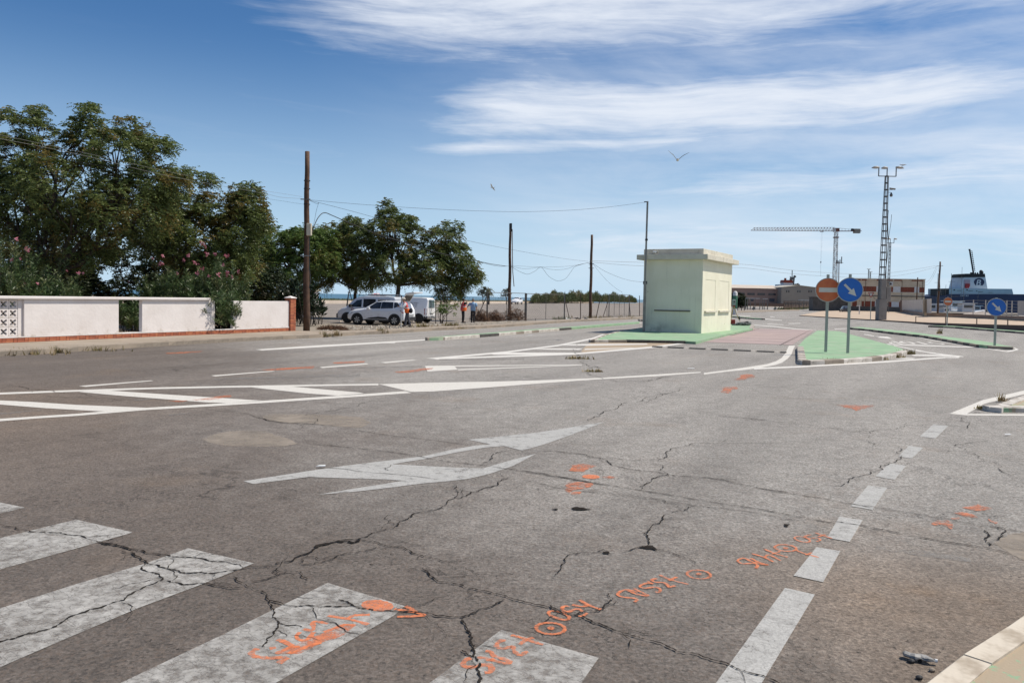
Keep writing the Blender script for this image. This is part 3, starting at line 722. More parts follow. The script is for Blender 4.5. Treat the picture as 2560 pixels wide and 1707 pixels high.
crack('B', [(1590, 226), (1560, 250), (1530, 280), (1510, 295), (1515, 325), (1540, 345), (1580, 365), (1600, 395), (1640, 430), (1660, 445)], .014)
crack('B', [(1580, 365), (1660, 380)], .06)
crack('B', [(1580, 690), (1650, 660), (1750, 615), (1900, 570), (2050, 525), (2120, 500)], .015)
crack('B', [(1660, 445), (1750, 458), (1850, 455), (1980, 445), (2100, 428)], .03)
crack('A', [(0, 638), (150, 650), (300, 670), (450, 690), (620, 712)], .02)
crack('A', [(1350, 790), (1500, 812), (1690, 850), (1850, 880), (2020, 890), (2200, 905)], .012)
crack('B', [(-100, 660), (60, 630), (230, 600), (330, 570)], .012)
crack('C', [(0, 612), (100, 575), (240, 535)], .01)
crack('C', [(420, 680), (600, 695), (800, 715)], .008)
crack('K', [(300, 130), (700, 170), (1300, 230), (1900, 290), (2352, 330)], .03, 2, .02)
crack('L', [(1100, 455), (1500, 450), (2000, 455), (2138, 455)], .05, 2, .02)
crack('A', [(280, 700), (700, 722), (880, 740)], .012)
# the pothole and a few broken-out spots
def pothole(k, pts, seed, m=M_CRACK):
    mb = MB().sheet([(q[0], q[1], Z4 + .001) for q in blobby(gz(k, pts), .12, seed, 4)])
    ROADKIDS.append(mb.build('pothole', m, road, fix=False))
pothole('S5', [(530, 1300), (680, 1275), (800, 1300), (980, 1335), (720, 1352), (600, 1345)], 4)
pothole('S5', [(60, 1330), (180, 1318), (260, 1330), (180, 1345)], 5)
pothole('F', [(690, 792), (760, 790), (775, 810), (710, 806)], 6)
pothole('F', [(470, 822), (510, 822), (515, 836), (480, 834)], 7)
pothole('Q', [(420, 738), (450, 738), (445, 752), (425, 750)], 8)
# ================================================================ kerbs, islands, pavement
def kerb(parent, pts, h, w, seg, mats, z0=0.0, inside=1, gap=0.012, pat=None, seed=1, zt=None):
    """row of kerb stones; pts = outer top edge on plan, inside=+1: stones lie to the left of the walking direction"""
    r = random.Random(seed)
    P = [Vector((p[0], p[1])) for p in pts]; cum = [0]
    for a, b in zip(P, P[1:]): cum.append(cum[-1] + (b - a).length)
    def at(s):
        for i in range(len(P) - 1):
            if s <= cum[i + 1] or i == len(P) - 2:
                return P[i].lerp(P[i + 1], (s - cum[i]) / max(1e-6, cum[i + 1] - cum[i]))
    n = max(1, round(cum[-1] / seg)); L = cum[-1] / n; meshes = {}
    for i in range(n):
        a, b = at(i * L), at((i + 1) * L); d = (b - a); ln = d.length
        m = mats[(pat[i % len(pat)] if pat else i % len(mats))]
        if m.name not in meshes:
            ch = min(0.025, h * 0.25)
            mb = MB()
            prof = [(0, z0 - .06), (0, h - ch), (ch, h), (w, h), (w, z0 - .06)]
            v = [(x, y * inside, z) for x in (gap / 2, L - gap / 2) for y, z in prof]; k = len(prof)
            mb.add(v, [(j, (j + 1) % k, k + (j + 1) % k, k + j) for j in range(k)] + [tuple(range(k)), tuple(range(2 * k - 1, k - 1, -1))])
            meshes[m.name] = mb.mesh('kerb_stone', m)
        o = bpy.data.objects.new('kerb_stone', meshes[m.name])
        o.location = (a.x, a.y, r.uniform(-.004, .004)); o.rotation_euler = (r.uniform(-.01, .01), 0, math.atan2(d.y, d.x) + r.uniform(-.008, .008))
        o.scale = (ln / L, 1, 1)
        link(o, parent)
def island(name, top, z, m):
    o = MB().prism([(p[0], p[1]) for p in top], 0.0, z).build(name, m); return structure(o)
def inset(pts, d):
    """shrink a closed outline (any winding) by d"""
    P = [Vector((p[0], p[1])) for p in pts]; n = len(P)
    A_ = sum(P[i].x * P[(i + 1) % n].y - P[(i + 1) % n].x * P[i].y for i in range(n)); s = 1 if A_ > 0 else -1
    o = []
    for i in range(n):
        a, b, c = P[i - 1], P[i], P[(i + 1) % n]
        n1 = Vector((-(b - a).y, (b - a).x)).normalized() * s; n2 = Vector((-(c - b).y, (c - b).x)).normalized() * s
        k = n1 + n2; k = k / max(0.35, k.length_squared) * 2 if k.length > 1e-6 else n1
        o.append((b.x + k.x * d * .5 * 1.0, b.y + k.y * d * .5 * 1.0))
    return o
def orient(pts):
    n = len(pts); return sum(pts[i][0] * pts[(i + 1) % n][1] - pts[(i + 1) % n][0] * pts[i][1] for i in range(n)) > 0

# central island with the two signs
ci = gz('C', [(960, 258), (963, 300), (966, 338), (992, 346), (1150, 343), (1290, 337), (1420, 327), (1530, 314), (1600, 300), (1644, 284), (1560, 255), (1400, 212), (1220, 165), (1085, 160), (1010, 208)], .14)
cio = island('traffic_island', inset(ci, .06), .125, M_GREEN)
kerb(cio, ci[0:4], .14, .26, .62, [M_KWHITE, M_KERB], inside=1, seed=2)
kerb(cio, ci[3:10], .145, .24, .95, [M_KWHITE, M_KERB, M_KWHITE], inside=1, seed=3)
# kiosk island
ki_front = gz('B', [(1590, 210), (1760, 210), (1950, 212), (2150, 216)], .13)
ki = ki_front + [G(*zp('C', *p), .13) for p in ((345, 229), (545, 180), (692, 150), (700, 128), (560, 116))] + [G(1790, 796, .13), G(1700, 801, .13), G(1620, 808, .13)] + gz('B', [(1895, 137), (1760, 157), (1670, 178)], .13)
kio = island('traffic_island', inset(ki, .06), .115, M_GREEN)
kerb(kio, ki_front, .13, .2, .9, [M_KWHITE, M_KERB, M_KBLACK, M_KBLACK, M_KERB], inside=1, pat=[0, 1, 2, 2, 2, 3, 2, 1], seed=4)
kerb(kio, ki[-3:] + ki[:1], .13, .2, .9, [M_KWHITE, M_KERB], inside=1, seed=5)
kerb(kio, [G(*zp('C', *p), .13) for p in ((692, 150), (700, 128), (560, 116))], .13, .25, .9, [M_KWHITE, M_KERB], inside=1, seed=6)
# long right island
ri_front = [G(*zp('C', 1268, 143), .13)] + gz('K', [(0, 189), (400, 236), (820, 281), (1090, 326), (1350, 371), (1500, 397), (1650, 421), (1790, 437), (2000, 446), (2192, 455)], .13)
ri_back = gz('K', [(2185, 444), (2080, 430), (1900, 385), (1600, 346), (1300, 310), (1000, 270), (600, 218), (0, 164)], .13) + [G(*zp('C', 1345, 139), .13)]
rio = island('traffic_island', inset(ri_front + ri_back, .05), .118, M_GREEN)
kerb(rio, ri_front, .135, .18, 1.0, [M_KBLACK, M_KERB], inside=1, seed=7)
# strip island below the retaining wall
si_front = gz('K', [(942, 141), (1300, 156), (1900, 202), (2352, 236), (2700, 262)], .13)
si_back = gz('K', [(2700, 244), (2352, 219), (1900, 188), (1300, 143), (1010, 137)], .13)
sio = island('traffic_island', inset(si_front + si_back, .04), .118, M_GREEN)
kerb(sio, si_front, .135, .3, 1.4, [M_KBLACK, M_KERB], inside=1, seed=8)
# thin island between the two carriageways on the left
ti_front = gz('B', [(632, 198), (700, 197), (930, 181), (1100, 168), (1300, 152), (1480, 138), (1880, 106)], .13)
ti_back = gz('B', [(1880, 102), (1480, 131), (1300, 143), (1000, 167), (800, 182), (640, 193)], .13)
tio = island('traffic_island', inset(ti_front + ti_back, .05), .118, M_GREEN)
kerb(tio, ti_front[:6], .135, .16, 1.05, [M_KWHITE, M_KERB, M_KBLACK], inside=1, pat=[1, 0, 0, 0, 2, 2, 0, 0, 1, 0], seed=9)
# far pale island beside the kiosk
fi_front = gz('L', [(-80, 352), (60, 360), (200, 374), (340, 388), (480, 398), (624, 404)], .13)
fi_back = gz('L', [(600, 396), (400, 380), (200, 362), (60, 350), (-60, 344)], .13)
fio = island('traffic_island', inset(fi_front + fi_back, .05), .118, M_GREEN)
kerb(fio, fi_front, .135, .3, 1.5, [M_KBLACK, M_KERB], inside=1, seed=10)
# near right refuge
nr = gz('C', [(2140, 630), (2165, 622), (2225, 598), (2352, 557), (2520, 506), (2700, 520), (2700, 640), (2352, 634), (2190, 634)], .09)
nro = island('traffic_island', inset(nr, .05), .078, M_GREENWORN)
kerb(nro, [nr[6], nr[7], nr[8], nr[0]][::-1], .095, .22, .8, [M_KWHITE, M_KERB], inside=1, seed=11)
kerb(nro, nr[0:5][::-1], .095, .2, .8, [M_KWHITE, M_KWHITE], inside=1, seed=12)
# footway in the near right corner
fw_out = [G(*zp('Q', *p), .05) for p in ((1110, 1600), (1150, 1568), (1260, 1477), (1420, 1373), (1580, 1272), (1679, 1206), (1760, 1150))]
fwo = structure(MB().prism([(p[0], p[1]) for p in inset(fw_out + [(6.5, 4.6, 0), (6.5, 1.5, 0), (2.0, 1.5, 0)], .04)], 0, .044).build('footway', M_GREENWORN))
M_CREAM = mat('cream_kerb_paint', (0.60, 0.535, 0.44), (0.53, 0.465, 0.375), 3.0, 0.85, bmp=0.3, bscale=30.0, c3=(0.34, 0.28, 0.21), scale3=3.0, f3=0.9)
kerb(fwo, fw_out, .055, .15, .62, [M_CREAM], inside=-1, seed=13, gap=0.008)

# pink weighing slabs between the islands
M_PINK = mat('pink_concrete', (0.38, 0.285, 0.265), (0.32, 0.25, 0.235), 0.8, 0.85, bmp=0.25, bscale=40.0, c3=(0.27, 0.225, 0.205), scale3=4.0, f3=0.6)
pk = [Vector(p) for p in (G(*zp('L', 0, 713), .0), G(*zp('L', 1140, 876), .0), G(*zp('L', 1545, 606), .0), G(*zp('L', 500, 582), .0))]
pk[0] = Vector(G(*zp('I', 705, 1398), 0)); 
pk[3] = Vector(G(*zp('L', 480, 580), 0))
padn = structure(MB().sheet([(p.x, p.y, .006) for p in pk]).build('paved_pad', mat('slab_joint', (0.31, 0.24, 0.22))))
for i in range(8):
    a, b = i / 8, (i + 1) / 8
    for j in range(3):
        u0, u1 = (0, .1, .88)[j], (.1, .88, 1)[j]
        q = lambda u, v: (pk[0].lerp(pk[1], u)).lerp(pk[3].lerp(pk[2], u), v)
        e = .0015
        mb = MB().prism([(q(u0 + e * .4, a + e * 2)[:2]), (q(u1 - e * .4, a + e * 2)[:2]), (q(u1 - e * .4, b - e)[:2]), (q(u0 + e * .4, b - e)[:2])], .004, .011 + rnd.uniform(-.001, .001))
        mb.build('slab', M_PINK, padn)
stud = MB().lathe([(0, .03), (.045, .03), (.06, .02)], n=8).mesh('stud', mat('dark_steel', (0.03, 0.03, 0.03)))
for (x0, y0, x1, y1, n) in ((940, 868, 1460, 612, 17), (60, 700, 540, 588, 14)):
    for i in range(n):
        g = G(*zp('L', x0 + (x1 - x0) * i / (n - 1), y0 + (y1 - y0) * i / (n - 1)), .024)
        o = bpy.data.objects.new('stud', stud); o.location = (g[0], g[1], 0); o.scale = (1.3, 1.3, 1); link(o, padn)
# speed bump in front of the pad
bp = [Vector(p) for p in (G(*zp('B', 1955, 253)), G(*zp('L', 1040, 1015)))]
bd = (bp[1] - bp[0]); bl = bd.length; ba = math.atan2(bd.y, bd.x)
sb = empty('speed_bump', bp[0], 'black rubber speed bump strip with short white bars before the pink slabs', 'speed bump', ba)
M_RUB = mat('black_rubber', (0.028, 0.027, 0.026), (0.05, 0.047, 0.044), 8.0, 0.8)
nseg = 24; sl = bl / nseg
def bump_mesh(m):
    pr = [(-.15, 0.001), (-.11, .034), (-.04, .05), (.04, .05), (.11, .034), (.15, .001)]; k = len(pr)
    v = [(x, y, z) for x in (.004, sl - .004) for y, z in pr]
    return MB().add(v, [(j, (j + 1) % k, k + (j + 1) % k, k + j) for j in range(k)] + [tuple(range(k)), tuple(range(2 * k - 1, k - 1, -1))]).mesh('bump_section', m)
bms = [bump_mesh(M_RUB), bump_mesh(M_KWHITE)]
for i in range(nseg):
    o = bpy.data.objects.new('bump_section', bms[1 if i % 4 == 2 else 0]); o.matrix_basis = sb.matrix_basis @ Matrix.Translation((i * sl, 0, 0)); link(o, sb)

# ---------------------------------------------------------------- left pavement and gravel verge
pv_out = [G(*zp('A', *p), .15) for p in ((-260, 423), (0, 410), (300, 397), (470, 385), (765, 368), (1200, 343), (1700, 318), (2100, 302), (2352, 285))] + \
         [G(*zp('N', *p), .15) for p in ((800, 691), (1350, 656), (1900, 636), (2352, 608))] + [G(*zp('M', *p), .15) for p in ((1100, 1027), (1500, 1002), (2140, 977))] + [G(1760, 783, .15), G(1830, 780, .15), G(1925, 777, .15), G(2000, 774.5, .15)]
pv_in = [G(1996, 773.2, .15), G(1925, 774.5, .15), G(1760, 780, .15)] + [G(*zp('M', *p), .15) for p in ((2140, 968), (1500, 990), (1100, 1012))] + [G(*zp('N', *p), .15) for p in ((2352, 594), (1900, 620), (1350, 640), (800, 668), (300, 690), (0, 694))] + \
        [G(*zp('A', *p), .15) for p in ((1925, 277), (1300, 299), (700, 329), (0, 358), (-260, 370))]
pvo = structure(MB().prism([(p[0], p[1]) for p in pv_out + pv_in], -.02, .143).build('pavement', M_PAVE))
kerb(pvo, pv_out, .15, .14, .72, [M_KERB], inside=1, seed=14, gap=.016)
gv = [(p[0], p[1]) for p in pv_in[2:13]] + [G(*zp('A', 1925, 262))[:2], (-13.5, 42.5), (-15, 56), G(760, 808, .1)[:2], G(1000, 803.5, .1)[:2]] + [f[:2] for f in FENCE[0:5]] + [G(1760, 777.5, .1)[:2]]
gvo = structure(MB().prism(gv, -.02, .03).build('gravel_verge', M_GRAVEL))
def gravel(n, seed):
    """scattered small stones as one mass"""
    r = np.random.RandomState(seed); V, Q = [], []
    tri = [(-10.6, 39.2), (-9.9, 44.8), (4.0, 64.0), (6, 70), (-3.2, 60.5), (-7.0, 57.5), (-13.0, 47.0)]
    a = np.array([Vector(G(*zp('N', x, y), .03))[:2] for x, y in ((20, 640), (600, 632), (1300, 615), (1900, 600), (2300, 586))])
    b = np.array([Vector(G(*zp('N', x, y), .03))[:2] for x, y in ((20, 690), (600, 680), (1300, 640), (1900, 622), (2300, 600))])
    t = r.rand(n) * 3.999; i = t.astype(int); f = (t - i)[:, None]
    p = a[i] * (1 - f) + a[i + 1] * f; q = b[i] * (1 - f) + b[i + 1] * f; w = r.rand(n, 1)
    c = p * w + q * (1 - w)
    s = 0.025 + 0.06 * r.rand(n) ** 3
    oct_ = np.array([(1, 0, 0), (0, 1, 0), (-1, 0, 0), (0, -1, 0), (0, 0, .7), (0, 0, -.5)], np.float32)
    jit = 1 + (r.rand(n, 6, 1) - .5) * .7
    V = oct_[None] * s[:, None, None] * jit + np.concatenate([c, np.full((n, 1), .035)], 1)[:, None, :]
    T = np.array([(0, 1, 4), (1, 2, 4), (2, 3, 4), (3, 0, 4), (1, 0, 5), (2, 1, 5), (3, 2, 5), (0, 3, 5)])
    Q = (T[None] + (np.arange(n) * 6)[:, None, None]).reshape(-1, 3)
    o = np_mesh('gravel', V.reshape(-1, 3), Q, M_STONE); o['kind'] = 'stuff'; o['label'] = 'pale loose gravel stones beside the parked vehicles'
M_STONE = leaf_mat('loose_stones', (0.44, 0.40, 0.34), (0.20, 0.17, 0.14), (0.31, 0.25, 0.19), 0.2, 0.0, 0.9)
gravel(4200, 5)
structure(MB().sheet([(-60, 20, .10), (-16.6, 25.9, .10), (-10.6, 38.3, .10), (-12.6, 41.5, .10), (-15, 56, .10), (-22, 64, .10), (-90, 64, .10)]).build('garden_soil', M_SOIL))

# ---------------------------------------------------------------- boundary wall
PWR, PWL = Vector(G(*zp('A', 1925, 278), .15)), Vector(G(*zp('A', 0, 359), .15))
WA = math.atan2((PWR - PWL).y, (PWR - PWL).x)
wall = empty('boundary_wall', PWL, 'long white rendered boundary wall on a red brick plinth beside the pavement', 'wall', WA)
WM = wall.matrix_basis.copy()
def plaster():
    m, nt, b = new_mat('white_render'); co = coords(nt)
    sp = nt.nodes.new('ShaderNodeSeparateXYZ'); nt.links.new(co, sp.inputs[0]); X, Y, Z = (NX(nt, sp.outputs[i]) for i in range(3))
    c = mixc(nt, noise(nt, co, 1.1, 6.0, .62).ss(.3, .7), (.70, .655, .63), (.635, .585, .555))
    run = noise(nt, combine(nt, X * 5.0, Y * 5.0, Z * .35), 1.6, 6.0, .7)
    c = mixc(nt, run.ss(.56, .74) * .38 * Z.ss(.1, 1.4), c, (.50, .46, .42))
    c = mixc(nt, noise(nt, co, 3.0, 6.0, .7).ss(.5, .68) * (1.0 - Z.ss(.18, .55)) * .6, c, (.42, .36, .30))
    c = mixc(nt, noise(nt, combine(nt, X * .5, Y * .5, Z * 5.0), 2.0, 5.0).ss(.55, .75) * .25, c, (.60, .565, .54))
    nt.links.new(c, b.inputs['Base Color']); b.inputs['Roughness'].default_value = .85; b.inputs['Specular IOR Level'].default_value = .25
    bump(nt, b, noise(nt, co, 9.0, 5.0) + noise(nt, co, 1.6, 3.0) * 1.5, .45, .014); return m
M_PLASTER = plaster()
M_BRICKS = [mat('brick_red', (0.40, 0.125, 0.065), (0.33, 0.10, 0.052), 6.0, 0.85, bmp=0.3), mat('brick_orange', (0.46, 0.165, 0.08), (0.38, 0.13, 0.065), 6.0, 0.85, bmp=0.3), mat('brick_brown', (0.32, 0.105, 0.06), (0.26, 0.085, 0.05), 6.0, 0.85, bmp=0.3)]
M_MORTAR = mat('dark_mortar', (0.16, 0.075, 0.05), (0.11, 0.055, 0.04), 8.0, 0.95)
def wpart(name, x0, y0, z0, x1, y1, z1, m, bv=0.012):
    o = MB().box(x0, y0, z0, x1, y1, z1).build(name, m); o.matrix_basis = WM.copy(); o.parent = wall; o.matrix_parent_inverse = WM.inverted()
    if bv: bevel(o, bv)
    return o
X0, X1 = -1.6, 13.84 - 0.37
wpart('plinth', X0, .012, -.12, X1, .3, .145, M_MORTAR, 0)
wpart('ledge', X0, -.006, .146, X1, .3, .19, M_PLASTER, .008)
PT = 1.42
wpart('panel', .80, .02, .191, 4.35, .2, PT, M_PLASTER)
wpart('panel', 5.36, .02, .191, 8.95, .2, PT, M_PLASTER)
wpart('panel', 9.98, .02, .191, X1, .2, 1.405, M_PLASTER)
wpart('coping', X0, -.075, PT + .001, 8.66, .24, 1.525, M_PLASTER, .025)
# pierced screen blocks
def block_mesh():
    s, dpt, n = .147, .10, 40; mb = MB(); O, I = [], []
    for i in range(n):
        a = 2 * math.pi * i / n
        c = max(abs(math.cos(a)), abs(math.sin(a))); O.append((s / c * math.cos(a), s / c * math.sin(a)))
        q = abs(math.sin(2 * a)); rr = .040 + .098 * q ** 1.5
        I.append((rr * math.cos(a), rr * math.sin(a)))
    v = [(x, y, z) for y in (0, dpt) for x, z in O] + [(x, y, z) for y in (0, dpt) for x, z in I]
    f = []
    for i in range(n):
        j = (i + 1) % n
        f += [(i, j, 2 * n + j, 2 * n + i), (n + j, n + i, 3 * n + i, 3 * n + j), (2 * n + i, 2 * n + j, 3 * n + j, 3 * n + i), (j, i, n + i, n + j)]
    return mb.add(v, f).mesh('screen_block', M_PLASTER)
bm_ = block_mesh(); pitch = .302
for r_ in range(4):
    for c_ in range(8):
        o = bpy.data.objects.new('screen_block', bm_)
        o.matrix_basis = WM @ Matrix.Translation((.645 - pitch * (c_ + .5) - .0, .115 + rnd.uniform(-.003, .003), .19 + .008 + pitch * (r_ + .5)))
        link(o, wall)
wpart('end_strip', .646, .10, .191, .799, .2, PT, M_PLASTER, 0)
# plinth bricks, long and short in turn
def bricks(parent, M, x0, x1, z0, rows, seed, hgt=.062, jt=.011, y0=0.0, dep=.05):
    r = random.Random(seed); meshes = {}
    for row in range(rows):
        x = x0 + (0.0 if row % 2 == 0 else -.13); k = row
        while x < x1:
            L = .232 if k % 2 == 0 else .113
            a, b = max(x, x0), min(x + L, x1)
            if b - a > .03:
                key = (round(b - a, 3), r.choice((0, 0, 1, 1, 2)))
                if key not in meshes: meshes[key] = MB().box(0, 0, 0, key[0], dep, hgt).mesh('brick', M_BRICKS[key[1]])
                o = bpy.data.objects.new('brick', meshes[key])
                o.matrix_basis = M @ Matrix.Translation((a, y0 + r.uniform(-.004, .004), z0 + row * (hgt + jt))); link(o, parent)
            x += L + jt; k += 1
bricks(wall, WM, -.9, X1, -.072, 3, 3)
# brick pillar with white cap
pil = empty('brick_pillar', WM @ Vector((13.62, .1, 0)), 'red brick gate pillar with white pyramid cap at the wall end', 'pillar', WA)
pm = Matrix.Translation(WM @ Vector((13.84 - .36, -.07, 0))) @ Matrix.Rotation(WA, 4, 'Z')
core = MB().box(.012, .012, -.05, .348, .348, 1.535).build('core', M_MORTAR); core.matrix_basis = pm; core.parent = pil; core.matrix_parent_inverse = pil.matrix_basis.inverted()
bricks(pil, pm, 0, .36, -.05, 21, 11, .066, .010)
bricks(pil, pm @ Matrix.Translation((0, .36, 0)) @ Matrix.Rotation(-math.pi / 2, 4, 'Z'), 0, .36, -.05, 21, 12, .066, .010)
cap = MB().add([(-.03, -.03, 1.545), (.39, -.03, 1.545), (.39, .39, 1.545), (-.03, .39, 1.545), (-.03, -.03, 1.575), (.39, -.03, 1.575), (.39, .39, 1.575), (-.03, .39, 1.575), (.18, .18, 1.665)],
               [(3, 2, 1, 0), (0, 1, 5, 4), (1, 2, 6, 5), (2, 3, 7, 6), (3, 0, 4, 7), (4, 5, 8), (5, 6, 8), (6, 7, 8), (7, 4, 8)]).build('cap', M_PLASTER)
cap.matrix_basis = pm; cap.parent = pil; cap.matrix_parent_inverse = pil.matrix_basis.inverted()
# ================================================================ trees and shrubs
M_BARK = mat('grey_bark', (0.085, 0.068, 0.052), (0.045, 0.037, 0.03), 5.0, 0.95, bmp=0.6, bscale=20.0)
M_LEAF = leaf_mat('olive_leaves', (0.058, 0.084, 0.023), (0.195, 0.235, 0.075), (0.21, 0.155, 0.045), 0.22, 0.32, 0.42, 0.7)
M_LEAF2 = leaf_mat('fresh_leaves', (0.065, 0.115, 0.028), (0.18, 0.25, 0.07), (0.17, 0.16, 0.042), 0.22, 0.36, 0.42, 0.7)
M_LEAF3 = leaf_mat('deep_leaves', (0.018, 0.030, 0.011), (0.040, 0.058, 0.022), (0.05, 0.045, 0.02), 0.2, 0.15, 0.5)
M_OLEA = leaf_mat('oleander_leaves', (0.034, 0.066, 0.020), (0.105, 0.150, 0.056), (0.16, 0.175, 0.075), 0.28, 0.16, 0.38, 1.1)
M_PINKF = leaf_mat('pink_petals', (0.60, 0.20, 0.27), (0.48, 0.12, 0.19), (0.66, 0.32, 0.37), 0.4, 0.2)
M_GRASS = leaf_mat('shore_grass', (0.08, 0.115, 0.035), (0.15, 0.175, 0.065), (0.19, 0.16, 0.075), 0.3, 0.2, 0.6, 0.1)
M_REED = leaf_mat('reed_leaves', (0.050, 0.072, 0.028), (0.105, 0.128, 0.050), (0.17, 0.15, 0.07), 0.3, 0.2, 0.6, 0.12)
M_DRY = leaf_mat('dry_weed', (0.26, 0.19, 0.085), (0.16, 0.15, 0.06), (0.34, 0.25, 0.13), 0.35, 0.1, 0.8, 3.0)

def kmeans(P, k, r, it=6):
    C = P[r.choice(len(P), k, replace=False)]
    for _ in range(it):
        a = np.argmin(((P[:, None] - C[None]) ** 2).sum(2), 1)
        for j in range(k):
            if (a == j).any(): C[j] = P[a == j].mean(0)
    return a, C
def limb(mb, a, b, r0, r1, r, sag=0.08, n=6, seg=5, lift=0.12):
    a, b = np.array(a), np.array(b); L = np.linalg.norm(b - a); pts, rad = [], []
    off = r.randn(3) * L * sag
    for i in range(seg + 1):
        t = i / seg; p = a * (1 - t) + b * t
        p = p + off * math.sin(math.pi * t) + np.array((0, 0, 1)) * L * lift * math.sin(math.pi * t) * -.6 + r.randn(3) * L * .018 * (0 < i < seg)
        pts.append(tuple(p)); rad.append(r0 * (1 - t) + r1 * t)
    mb.tube(pts, rad, n, caps=False)
    return pts
def leaf_spray(tips, out, r, n_leaf, L0, pairs, ll, lw, droop=0.9, up=0.35):
    """pinnate leaves: n_leaf fronds on every tip, each a row of paired leaflets"""
    T = len(tips); N = T * n_leaf
    base = np.repeat(tips, n_leaf, 0) + r.randn(N, 3) * 0.07
    o = np.repeat(out, n_leaf, 0)
    d = r.randn(N, 3); d /= np.linalg.norm(d, axis=1, keepdims=True)
    d = d * 0.9 + o * 0.55 + np.array((0, 0, up)); d /= np.linalg.norm(d, axis=1, keepdims=True)
    L = L0 * (0.6 + 0.7 * r.rand(N, 1))
    side = np.cross(d, np.array((0, 0, 1.0))); side /= np.linalg.norm(side, axis=1, keepdims=True) + 1e-6
    Vs = []
    ts = np.linspace(0.18, 1.0, pairs)
    for t in ts:
        c = base + d * L * t + np.array((0, 0, -1.0)) * (L * droop * t * t * 0.6)
        for s in (-1, 1):
            k = ll * (0.75 + 0.5 * r.rand(N, 1)) * (1.0 - 0.35 * abs(t - 0.5))
            ax = side * s * 0.85 + d * 0.45 + np.array((0, 0, -1.0)) * (0.30 + 0.35 * r.rand(N, 1)); ax /= np.linalg.norm(ax, axis=1, keepdims=True)
            nb = np.cross(ax, side * s + r.randn(N, 3) * .5); nb /= np.linalg.norm(nb, axis=1, keepdims=True) + 1e-6
            w = nb * lw * (0.8 + .4 * r.rand(N, 1)); m = c + ax * k * 0.45
            Vs.append(np.stack([c, m + w, c + ax * k, m - w], 1))
    V = np.concatenate(Vs, 0)
    return V.reshape(-1, 3), np.arange(V.shape[0] * 4).reshape(-1, 4)

def tree(name, label, base, fork, ells, tips_n, seed, m_leaf, trunk_r=.17, n_limb=6, n_leaf=9, L0=.46, pairs=6, ll=.135, lw=.025, lean=(0, 0), group='trees behind the white wall', m_bark=None, hollow=.55, up=.35):
    """base: world point; fork: height of the fork; ells: (dx,dy,z,rx,ry,rz) crown lobes relative to the base"""
    r = np.random.RandomState(seed)
    root = empty(name, base, label, 'tree', group=group)
    E = np.array(ells, float); vol = (E[:, 3] * E[:, 4] * E[:, 5]) ** .67; pick = r.choice(len(E), tips_n, p=vol / vol.sum())
    d = r.randn(tips_n, 3); d /= np.linalg.norm(d, axis=1, keepdims=True)
    rad = (hollow + (1 - hollow) * r.rand(tips_n, 1) ** .6)
    P = E[pick, :3] + d * rad * E[pick, 3:6]
    P = P[P[:, 2] > fork * .55]
    outd = P - np.array((0, 0, E[:, 2].mean() * .8)); outd /= np.linalg.norm(outd, axis=1, keepdims=True)
    mb = MB(); f = np.array((lean[0], lean[1], fork))
    limb(mb, (0, 0, -.15), f, trunk_r * 1.15, trunk_r * .8, r, .03, 9, 5, 0)
    a, C = kmeans(P, n_limb, r)
    for j in range(n_limb):
        S = P[a == j]
        if len(S) == 0: continue
        mid = f * .45 + C[j] * .55; mid[2] = f[2] + (C[j][2] - f[2]) * .5
        pl = limb(mb, f * (1 - .0) + r.randn(3) * .03, mid, trunk_r * .58, trunk_r * .36, r, .07, 7)
        k2 = max(2, min(6, len(S) // 12)); a2, C2 = kmeans(S, k2, r) if len(S) > k2 else (np.zeros(len(S), int), S[:1])
        for i in range(len(C2)):
            S2 = S[a2 == i]
            if len(S2) == 0: continue
            st = np.array(pl[-1] if r.rand() < .6 else pl[-2])
            c2 = C2[i] * .8 + st * .2
            pl2 = limb(mb, st, c2, trunk_r * .32, trunk_r * .16, r, .07, 5)
            k3 = max(1, len(S2) // 4); a3, C3 = kmeans(S2, k3, r) if len(S2) > k3 else (np.zeros(len(S2), int), S2[:1])
            for q in range(len(C3)):
                S3 = S2[a3 == q]
                if len(S3) == 0: continue
                c3 = C3[q] * .75 + c2 * .25
                pl3 = limb(mb, pl2[r.randint(3, 6)], c3, trunk_r * .14, trunk_r * .07, r, .06, 4, 3)
                for p in S3: limb(mb, pl3[-1], p, trunk_r * .065, .008, r, .05, 3, 2)
    mb.tr(Matrix.Translation(base)); t = mb.build('trunk', m_bark or M_BARK, root, True, fix=False)
    V, Q = leaf_spray(P, outd, r, n_leaf, L0, pairs, ll, lw, up=up)
    np_mesh('crown', V + np.array(base), Q, m_leaf, root)
    return root
def gp(x, y, Y, z=.1):
    """ground spot in the viewing direction of a pixel column at depth Y"""
    d = ray(x, y); return Vector((d[0] * Y / d[1], Y, z))
def crown(base, items):
    """crown lobes measured against the photo: (px, py, rx_px, rz_px, depth_shift, ry_m)"""
    o = []
    for px, py, rx, rz, dy, ry in items:
        Y = base.y + dy; p = D(px, py, Y); s = F / Y
        o.append((p[0] - base.x, dy, p[2] - base.z, rx / s * .86, ry, rz / s * .86))
    return o
b1 = gp(132, 720, 35)
